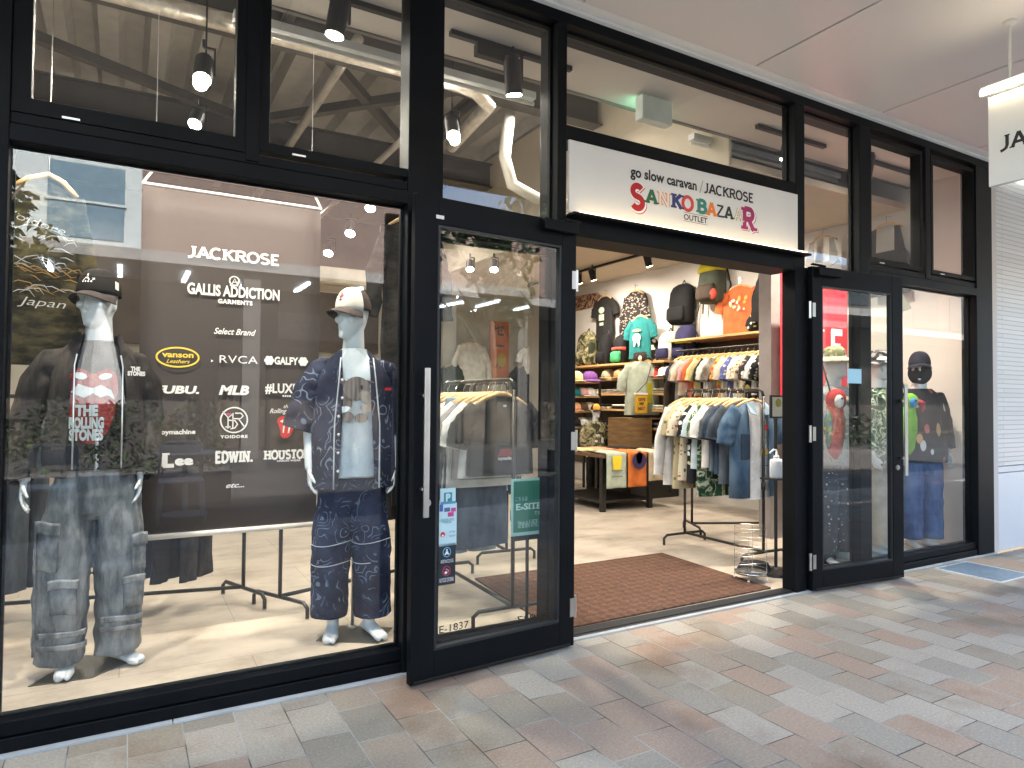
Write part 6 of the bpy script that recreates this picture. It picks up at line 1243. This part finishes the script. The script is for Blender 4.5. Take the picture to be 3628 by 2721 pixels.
# wooden crate with folded clothes
a, b = P(2193, 1482, Y=4.25), P(2350, 1482, Y=4.25); x0, x1 = 6.02, 6.84; ck = thing('wooden_crate', 'open wooden crate shelf holding folded clothes under the pale green tee', 'crate', (6.43, 4.3, .5)); CRT = wood('crate_plywood', (.16, .09, .035), (.27, .16, .07), (3, 3, 20))
for nm, bx in (('side', (x0, x0 + .02, 4.05, 4.55, .52, 1.12)), ('side', (x1 - .02, x1, 4.05, 4.55, .52, 1.12)), ('side', (x0 + .36, x0 + .38, 4.05, 4.53, .542, 1.098)), ('top', (x0 + .021, x1 - .021, 4.05, 4.55, 1.10, 1.12)), ('bottom', (x0 + .021, x1 - .021, 4.05, 4.55, .52, .54)), ('back', (x0 + .021, x1 - .021, 4.53, 4.549, .541, 1.099)), ('left_front', (x0 + .021, x0 + .359, 4.05, 4.065, .542, 1.098))): MB().box(*bx).build(nm, CRT, ck)
tag(MB().box(5.98, 6.86, 4.0, 4.6, .0, .519).build('crate_plinth', pm('black_plinth', (.02, .018, .016))), 'black plinth under the wooden crate', 'plinth')
folded(['white and grey folded shirt, bottom of the pile in the crate', 'navy folded shirt second in the crate pile', 'white folded shirt third in the crate pile', 'white folded shirt fourth in the crate pile', 'grey crumpled shirt on top of the crate pile'], (6.55, 4.22, .542), [W_, NAV, W_, W_, GY], .22, .24, .04, 77, 'folded clothes in the crate')
folded(['dark denim folded in the crate right of the white pile'], (6.74, 4.2, .542), [DN2], .2, .15, .1, 78, 'folded clothes in the crate')
# display table
tb2 = thing('display_table', 'low dark wood display table on black legs with tees over its edge', 'table', (5.52, 3.95, 0))
MB().box(5.0, 6.05, 3.32, 4.6, .665, .705).build('table_top', wood('table_wood', (.10, .05, .025), (.18, .095, .045), (2, 14, 14)), tb2, bevel=.003)
for x in (5.06, 5.8): [MB().box(x - .03, x + .03, y - .03, y + .03, .0, .664).build('leg', BLACKM, tb2, bevel=.003) for y in (3.42, 4.5)]
MB().box(5.06, 5.83, 3.45, 4.47, .10, .13).build('lower_shelf', pm('black_shelf', (.02, .017, .015)), tb2)
def draped(label, x0, x1, zb, mat, prints=()):
    t = thing('draped_tee', label, 'tee', ((x0 + x1) / 2, 3.3, zb), group='tees draped over the display table')
    def f(u, v):
        x = x0 + (x1 - x0) * u
        if v < .5: return (x, 3.306 - .012 * math.sin(u * 9 + v * 3) * (1 - 2 * v), zb + (.712 - zb) * v / .5)
        return (x, 3.306 + (v - .5) * 2 * .42, .714 + .014 * math.sin(u * 7 + v * 9) * (v - .5) * 2 + .012 * (v > .5))
    o = MB().sheet(f, 14, 28).build('tee', mat, t, smooth=True); o.modifiers.new('s', 'SOLIDIFY').thickness = .006
    for polys, mt in prints: decal([[(x0 + (x1 - x0) * a, zb + (.71 - zb) * b_) for a, b_ in p_] for p_ in polys], lambda x, z: (x, 3.286, z), .005).build('print', mt, t)
draped('sage tee with a yellow glass print draped over the table edge', 5.03, 5.335, .30, GN, (([[(.28, .55), (.66, .55), (.72, .95), (.24, .95)]], ink('print_yellow', (.8, .6, .03))), ([[(.2, .5), (.75, .5), (.75, .54), (.2, .54)], [(.2, .33), (.75, .33), (.75, .37), (.2, .37)]], ink('print_dusk', (.2, .2, .18)))))
draped('orange tee with a navy ring print draped over the table edge', 5.36, 5.655, .30, cloth('bright_orange_cotton', (.72, .20, .05)), (([oval(.55, .78, .38, .25, 0)], ink('print_navy', (.05, .04, .13))), ([oval(.55, .88, .17, .2, 0)], ink('print_tan', (.45, .22, .12)))))
draped('beige tee with leg drawing draped over the table edge', 5.69, 5.985, .36, cloth('beige_cotton', (.60, .50, .36)), (([[(.2, .8), (.7, .8), (.66, .68), (.3, .7)]], ink('print_red', (.6, .1, .05))), ([[(.3, .68), (.33, .68), (.85, .12), (.8, .12)], [(.66, .68), (.7, .68), (.2, .12), (.16, .12)]], ink('print_line', (.15, .12, .1)))))
draped('black tee at the right corner of the table edge', 6.0, 6.06, .2, BK)
for x, lb, mt in ((5.15, 'pale yellow folded tee lying on the display table', YE), (5.45, 'peach folded tee lying on the display table', cloth('peach_cotton', (.7, .36, .2))), (5.85, 'dark folded tee at the right of the display table', BK)): folded([lb], (x, 4.0, .706), [mt], .42, .27, .03, int(x * 10), 'folded tees on the display table')
# cap shelf with black posts at the left of the doorway view
a, b = P(2036, 1330, Y=5.0), P(2128, 1330, Y=5.0); cu_ = thing('cap_stand', 'black post shelf unit with wooden shelves full of caps left in the doorway', 'shelf unit', ((a.x + b.x) / 2, 5.2, 0))
ZS = (1.64, 1.42, 1.2, .97)
for x in (a.x - .02, b.x): [MB().box(x - .015, x + .015, y - .015, y + .015, 0, 1.66).build('post', BLACKM, cu_) for y in (5.02, 5.42)]
for z in ZS: MB().box(a.x, b.x - .018, 5.0, 5.44, z - .02, z).build('shelf', SHW, cu_)
CC = [[('pale_yellow', YE), ('purple', cloth('purple_cotton', (.16, .06, .22)))], [('teal', TE), ('pink', PK), ('white', W_)], [('peach', cloth('peach_cotton', (.7, .36, .2))), ('brown', BRN2), ('cream', CR)], [('black', BK), ('white', W_), ('grey', GY)]]
for k_, z in enumerate(ZS):
    for j, (cn, mt) in enumerate(CC[k_]):
        x = a.x + .1 + j * ((b.x - a.x - .2) / max(1, len(CC[k_]) - 1)); peaked('%s %s on the %s shelf of the black post unit' % (cn.replace('_', ' '), 'bucket hat' if cn == 'purple' else 'cap', ('top', 'second', 'third', 'lowest')[k_]), (x, 5.14, z), mt, .3 * math.sin(j + k_), 1.0 if k_ else 1.25, cn == 'purple', group='caps on the black post unit')
# small mannequin behind the table
q = P(2110, 1600, Y=4.75); K_ = thing('mannequin', 'small mannequin in an orange cap and camouflage jacket behind the display table', 'mannequin', (q.x, 4.75, .0), R_(-10)); K_.scale = (.66, .66, .66)
spK = dict(head=R_(15), armR=[(-.215, .02, 1.5), (-.29, .04, 1.25), (-.28, -.03, .96)], armL=[(.215, .02, 1.5), (.29, .04, 1.25), (.28, -.03, .96)], legR=[(-.1, 0, .52), (-.1, 0, .12), (-.1, .02, .05)], legL=[(.1, 0, .52), (.1, 0, .12), (.1, .02, .05)], feet=(R_(-10), R_(10)))
body(K_, spK, .014)
m_ = MB(); shell(m_, LV := [(.9, 0, .0, .25, .17, .16), (1.1, 0, .0, .26, .17, .16), (1.4, 0, .0, .25, .15, .14), (1.54, 0, .0, .2, .11, .11), (1.61, 0, .01, .1, .085, .085)], amp=.014, seed=44)
for s in (-1, 1): limb(m_, [(s * .165, .015, 1.54), (s * .28, .04, 1.3), (s * .285, -.02, .98)], [.085, .085, .07], .012, s)
grow(m_.build('jacket', WCAM, K_, smooth=True), .005); decal([oval(-.04, 1.3, .05, .03), oval(.07, 1.2, .03, .07), oval(-.08, 1.18, .04, .03)], lambda x, z: (x, -.19, z), .008).build('print', W_, K_)
m_ = MB(); [limb(m_, [(s * .1, 0, .98), (s * .11, 0, .5), (s * .11, 0, .08)], [.11, .1, .095], .01, s) for s in (-1, 1)]; grow(m_.build('trousers', BK, K_, smooth=True), .004)
cap(K_, spK['head'], cloth('orange_cap_cloth', (.75, .33, .06)), BK, BK)
# banner on the rear wall
q = P(1770, 1240, Y=8.35); a, b = P(1737, 1137, Y=8.35), P(1803, 1345, Y=8.35); t = thing('orange_poster', 'orange vertical poster with dark lettering on the rear wall, seen through the left door', 'poster', (q.x, 8.35, b.z))
MB().box(a.x, b.x, 8.36, 8.375, b.z, a.z).build('sheet', pm('orange_poster_paper', (.55, .16, .05), rough=.7), t)
tm = MB(); [text(tm, c, ((a.x + b.x) / 2, 8.358, a.z - .26 - i * .32), XU, ZU, w=.2, h=.2, bold=.03) for i, c in enumerate('セール')]; tm.build('lettering', ink('poster_ink', (.12, .07, .04)), t); MB().ball(((a.x + b.x) / 2 + .05, 8.3565, a.z - .75), .1, .002, .14).build('badge', ink('ochre_ink', (.45, .33, .05)), t)
# ---------------------------------------------------------------- things in the doorway
rg_ = MB().add([(2.2, .135, .0065), (4.07, .149, .0065), (4.14, 1.366, .0065), (2.3, 1.38, .0065), (2.2, .135, .018), (4.07, .149, .018), (4.14, 1.366, .018), (2.3, 1.38, .018)], [(4, 5, 6, 7), (0, 1, 5, 4), (1, 2, 6, 5), (2, 3, 7, 6), (3, 0, 4, 7), (0, 3, 2, 1)]).build('door_mat', brown_mat_mat()); tag(rg_, 'large chequered brown carpet mat inside the doorway', 'door mat')
t = thing('umbrella_stand', 'thin wire umbrella stand with a steel dish on the brown mat', 'umbrella stand', (4.12, .375, .018)); c = Vector((4.12, .375, .018)); WIR = pm('thin_chrome_wire', (.7, .68, .64), rough=.25, metal=1)
ht = P(2645, 1868, Y=.375).z - .018
for a in range(4): MB().cyl(c + Vector((.115 * math.cos(a * PI / 2 + .6), .115 * math.sin(a * PI / 2 + .6), .0)), c + Vector((.115 * math.cos(a * PI / 2 + .6), .115 * math.sin(a * PI / 2 + .6), ht)), .0019, n=6).build('upright', WIR, t)
for k_, z in enumerate([.08 + i * (ht - .08) / 5 for i in range(6)]): MB().tube([c + Vector((.117 * math.cos(a), .117 * math.sin(a), z)) for a in [2 * PI * i / 24 for i in range(25)]], .0015, 5, False).build('ring', WIR, t)
MB().lathe([(.005, .04), (.112, .045), (.118, .062), (.108, .058), (.005, .054)], c, 28).build('dish', pm('steel_dish', (.6, .64, .66), rough=.2, metal=1), t, smooth=True)
for a in range(4): MB().ball(c + Vector((.115 * math.cos(a * PI / 2 + .6), .115 * math.sin(a * PI / 2 + .6), .008)), .009).build('ball_foot', pm('pale_ball', (.75, .72, .65), rough=.4), t)
# sanitiser on its stand
q = P(2752, 1420, Y=.42); t = thing('sanitiser_stand', 'black stand with a framed card at the right jamb of the doorway', 'stand', (q.x, .42, .006))
MB().cyl((q.x, .43, .02), (q.x, .43, q.z), .013).build('pole', BLACKM, t); MB().lathe([(.16, .007), (.155, .03), (.03, .045), (.014, .06)], (q.x, .43, 0), 22).build('foot', BLACKM, t)
a, b = P(2728, 1400, Y=.41), P(2776, 1482, Y=.41); MB().box(a.x, b.x, .40, .416, b.z, a.z).build('frame', BLACKM, t); MB().box(a.x + .015, b.x - .015, .396, .3995, b.z + .015, a.z - .015).build('card', pm('card_paper', (.55, .52, .40), rough=.6), t); MB().ball(((a.x + b.x) / 2, .394, a.z - .06), .035, .001, .035).build('card_emblem', pm('olive_emblem', (.28, .26, .04)), t)
sq = P(2750, 1650, Y=.36); MB().box(sq.x - .09, sq.x + .09, .30, .44, sq.z - .106, sq.z - .094).build('tray', BLACKM, t)
t = thing('sanitiser_bottle', 'white pump bottle of hand sanitiser at the right jamb', 'bottle', (sq.x, .36, sq.z - .094))
MB().lathe([(.05, 0), (.055, .008), (.055, .125), (.046, .145), (.02, .15)], (sq.x, .36, sq.z - .094), 24, 1, .8).build('bottle', pm('milky_plastic', (.66, .68, .70), rough=.35), t, smooth=True)
MB().lathe([(.021, 0), (.021, .022), (.008, .025), (.006, .065)], (sq.x, .36, sq.z + .056), 16).tube([(sq.x, .36, sq.z + .12), (sq.x - .03, .36, sq.z + .125), (sq.x - .075, .36, sq.z + .1)], .007, 8).build('pump', WHITEP, t, smooth=True)
tag(MB().lathe([(.14, 0), (.15, .03), (.12, .08), (.03, .1)], (4.33, .52, .006), 20, 1, .8).build('black_cushion', BK, smooth=True), 'dark rounded weight on the floor by the right jamb', 'weight')
# ---------------------------------------------------------------- right hand window
a, b = P(2880, 1012, Y=1.0), P(3003, 1420, Y=1.0); zz0 = .55
t = thing('sale_banner', 'red hanging banner with white letters LE showing behind the right door', 'banner', ((a.x + b.x) / 2 - .1, 1.0, b.z))
MB().box(P(2766, 1200, Y=1.0).x, b.x, 1.0, 1.006, b.z - .1, a.z + .1).build('sheet', pm('red_banner_cloth', (.60, .025, .045), rough=.7, var=.08), t)
za, zb_ = P(2945, 1170, Y=1.0).z, P(2945, 1290, Y=1.0).z
for ch, px0, px1 in (('L', 2898, 2940), ('E', 2938, 2990)):
    c0, c1 = P(px0, 1230, Y=1.0).x, P(px1, 1230, Y=1.0).x; slab(MB(), ch, ((c0 + c1) / 2, .998, zb_), XU, ZU, c1 - c0, za - zb_, sw=.2, serif=.4, st=.06).build('lettering', WHT, t)
for ch, px0 in (('S', 2800), ('A', 2848)):
    c0 = P(px0, 1230, Y=1.0).x; slab(MB(), ch, (c0, .998, zb_), XU, ZU, .16, za - zb_, sw=.2, serif=.4, st=.06).build('lettering', WHT, t)
a, b = P(3078, 1100, Y=1.5), P(3142, 1100, Y=1.5); t = thing('logo_panel', 'cream wall panel with a round orange logo behind the right door', 'panel', ((a.x + b.x) / 2, 1.5, .5))
MB().box(a.x - .05, b.x + .3, 1.5, 1.53, .9, 2.9).build('panel', pm('cream_panel', (.66, .60, .46), rough=.7), t); cq = P(3106, 1095, Y=1.5); stroke(MB(), arc(cq.x, cq.z, .15, .17, 0, 360, 30), .015, (0, 1.498, 0), XU, ZU).build('logo', ink('logo_rust', (.45, .17, .07)), t); MB().ball((cq.x, 1.4985, cq.z), .13, .001, .15).build('logo', ink('logo_peach', (.6, .36, .2)), t)
a = P(3262, 1200, Y=1.2); tag(MB().box(5.55, 5.85, 1.35, 1.5, .006, 3.3).build('grey_pillar', pm('grey_panel_paint', (.30, .27, .26), rough=.7)), 'grey brown upright panel behind the capped mannequin in the right window', 'panel')
tag(MB().box(5.86, 6.88, 1.45, 1.5, .006, 2.3).build('side_partition', pm('greige_partition', (.44, .40, .36), rough=.8)), 'greige partition closing the right window', 'partition')
def wm(label, px, py, Y, rz, head, jm, tm_, hatf, seed, H=.925):
    q = P(px, py, Y=Y); t = thing('mannequin', label, 'mannequin', (q.x, Y, .006), R_(rz)); t.scale = (H, H, H)
    sp = dict(spK, head=R_(head)); body(t, sp, .012)
    m_ = MB(); shell(m_, [(.86, 0, .0, .25, .17, .16), (1.1, 0, .0, .25, .165, .155), (1.4, 0, .0, .25, .15, .14), (1.54, 0, .0, .2, .11, .11), (1.61, 0, .01, .1, .085, .085)], amp=.014, seed=seed)
    for s in (-1, 1): limb(m_, [(s * .165, .015, 1.54), (s * .28, .04, 1.3), (s * .285, -.02, 1.0)], [.085, .085, .07], .012, s + seed)
    j = grow(m_.build('jacket', jm, t, smooth=True), .005)
    m_ = MB(); m_.loft([ell(0, .01, z, w_, f, b, 26) for z, w_, f, b in ((1.0, .165, .115, .12), (.86, .2, .13, .135), (.76, .19, .11, .11))]); [limb(m_, [(s * .1, 0, .9), (s * .115, 0, .5), (s * .12, 0, .1)], [.105, .1, .1], .011, s + seed) for s in (-1, 1)]; grow(m_.build('trousers', tm_, t, smooth=True), .004, 0)
    hatf(t, sp); return t
def bucket_on(t, sp, m1=None, m2=None):
    c = rotz_pts([(0, .01, 1.865)], (0, .015, 0), sp['head'])[0]; h_ = MB().lathe([(.093, .0), (.098, .02), (.088, .085), (.06, .11), (.004, .118)], c, 26, .92, 1.15).build('hat', m1, t, smooth=True); MB().lathe([(.093, .01), (.17, -.035), (.172, -.03), (.093, .018)], c, 26, .95, 1.1).build('brim', m2, h_, smooth=True)
HATC = spots('cream_sprig_hat', (.62, .55, .38), [(.2, .18, .08), (.4, .15, .1)], 30, .25)
W1_ = wm('mannequin in a cream bucket hat with a parrot bag behind the right door', 2958, 1300, .45, -12, 10, spots('grey_check_shirt', (.42, .42, .42), [(.25, .25, .28), (.5, .48, .46)], 40, .35), spots('dark_dot_trousers', (.05, .055, .065), [(.55, .6, .62), (.2, .22, .25)], 26, .2), lambda t, s: bucket_on(t, s, spots('green_hat_band', (.30, .30, .16), [(.12, .13, .06), (.62, .55, .38)], 30, .34), HATC), 61)
W2_ = wm('mannequin in a glossy black wide cap behind the right door edge', 3118, 1300, .48, 12, -25, CAMG, cloth('stone_trousers', (.42, .36, .27)), lambda t, s: bucket_on(t, s, camo('black_shine_hat', [(.015, .014, .016), (.05, .048, .05), (.28, .27, .27)], 10), camo('black_shine_hat', [(.015, .014, .016)], 10)), 71)
W3_ = wm('mannequin in a navy cap, dark printed shirt and blue jeans in the right window', 3262, 1300, .42, -20, -40, spots('black_crane_print', (.014, .014, .016), [(.4, .42, .42), (.02, .02, .02), (.25, .07, .07), (.02, .02, .02), (.3, .2, .1)], 10, .26, (1, 1, .5)), fade('bright_blue_denim', (.03, .07, .20), (.10, .18, .36), (5, 5, 2)), lambda t, s: cap(t, s['head'], cloth('navy_cap_cloth', (.02, .022, .035)), cloth('navy_cap_cloth', (.02, .022, .035)), cloth('navy_cap_cloth', (.02, .022, .035))), 81)
fc = rotz_pts([(0, -.012, 1.765)], (0, .015, 0), R_(-40))[0]; fo = MB().ball((0, 0, 0), .096, .122, .118, 20, 14); fo.v = [(v[0] + fc[0], v[1] + fc[1], v[2] + fc[2]) for v in fo.v]; fo.build('face_cover', cloth('black_face_cloth', (.014, .014, .017)), W3_, smooth=True)
# parrot bags
def parrot(label, q, red, wing, face, beak, bow, sc_=1.):
    t = thing('parrot_bag', label, 'bag', (q.x, q.y, q.z - .42 * sc_)); o = Vector(q); B = lambda a: o + Vector(a) * sc_
    MB().lathe([(.01, -.42), (.06, -.36), (.085, -.2), (.08, -.08), (.07, .0)], o, 18, sc_, .7 * sc_).build('bag', red, t, smooth=True)
    MB().ball(B((0, -.01, .05)), .085 * sc_, .07 * sc_, .085 * sc_, 18, 12).build('head', red, t, smooth=True)
    MB().ball(B((-.03, -.055, .04)), .045 * sc_, .03 * sc_, .05 * sc_).build('face', face, t, smooth=True); MB().ball(B((-.035, -.083, .06)), .009 * sc_).build('eye', BLK, t)
    MB().tube([B((.03, -.07, .05)), B((.07, -.09, .03)), B((.085, -.09, -.02)), B((.07, -.085, -.06))], [.03 * sc_, .032 * sc_, .024 * sc_, .008 * sc_], 12).build('beak', beak, t, smooth=True)
    for s in (-1, 1): MB().lathe([(.005, -.34), (.035, -.22), (.035, -.1), (.01, -.02)], B((s * .08, 0, 0)), 12, .5 * sc_, sc_).build('wing', wing, t, smooth=True)
    MB().tube([B((-.05, .0, .1)), B((-.12, .04, .38)), B((.02, .1, .42))], .006, 6).build('strap', BLACKM, t)
q = P(2958, 1440, Y=.2); parrot('red parrot shaped bag hung on the mannequin in the cream hat', q, cloth('parrot_red', (.50, .03, .035)), spots('parrot_wing', (.12, .2, .1), [(.5, .35, .05), (.05, .12, .3)], 20, .4), W_, cloth('beak_stone', (.36, .36, .28)), None, 1.05)
q = P(3222, 1440, Y=.2); parrot('blue and green bird shaped bag hung on the mannequin in the navy cap', q, cloth('parrot_green', (.16, .38, .04)), cloth('parrot_green', (.16, .38, .04)), cloth('parrot_blue', (.05, .22, .5)), cloth('parrot_maroon', (.3, .04, .06)), None, .85)
q = P(3130, 1990, Y=.5); tag(MB().loft([ell(5.15, .55, z, w_, f, f, 20) for z, w_, f in ((.006, .16, .12), (.05, .17, .13), (.16, .12, .09), (.22, .03, .03))]).build('dark_bag', BK, smooth=True), 'dark slouched bag on the floor behind the right door', 'bag')

# tops hung high on the side wall, seen in the right hand windows
for px, py, lb, mt in ((3140, 790, 'dark grey tank top on a hanger high in the right upper window', CHAR), (2915, 835, 'dark top on a hanger behind the narrow window right of the sign', GY)):
    q = P(px, py, X=6.78); t = thing('tank_top', lb, 'tank top', (6.78, q.y, q.z - .75)); F_ = lambda a, x, z: (6.78 + x, q.y - a, q.z + z)
    m_ = MB(); rings = []
    for z, hw in ((-.75, .25), (-.5, .24), (-.36, .235), (-.3, .2)): rings.append([F_(hw * math.copysign(abs(math.cos(a)) ** .7, math.cos(a)), .028 * math.sin(a) + .008 * nz3(a, z * 4, px), z) for a in [2 * PI * k / 40 for k in range(40)]])
    m_.loft(rings)
    for s in (-1, 1): m_.add([F_(s * .21, -.026, -.31), F_(s * .10, -.026, -.38), F_(s * .095, -.018, -.05), F_(s * .155, -.018, -.06)], [(0, 1, 2, 3)])
    m_.build('top', mt, t, smooth=False).modifiers.new('s', 'SOLIDIFY').thickness = .004
    MB().tube([F_(-.17, 0, -.07), F_(-.08, 0, -.02), F_(0, 0, 0), F_(.08, 0, -.02), F_(.17, 0, -.07)], .012, 8).build('hanger', HWOOD, t, smooth=True); MB().tube([F_(0, 0, 0), F_(0, 0, .07), F_(0, .09, .08)], .003, 6).build('hook', CHROME, t)

for px, py, lb, mt, kd in ((1680, 1250, 'white hooded top hung on the rear wall left of the orange poster', W_, 'long'), (1625, 1330, 'dark green top on the rear wall far left', cloth('dark_green_cotton', (.03, .05, .035)), 'tee'), (1905, 1262, 'white and red tee hung high right of the orange poster', W_, 'tee'), (1880, 1330, 'black tee right of the orange poster', BK, 'tee')):
    q = P(px, py, Y=8.1); t = garment(kd, mt, lb, 'shirt', W=.3, L=.8, name='wall_hung_shirt', seed=px, dep=.05); put(t, q.x, 8.2, q.z + .3); MB().tube([(0, 0, .0), (0, .2, .0)], .004, 6).build('wall_hook', CHROME, t)
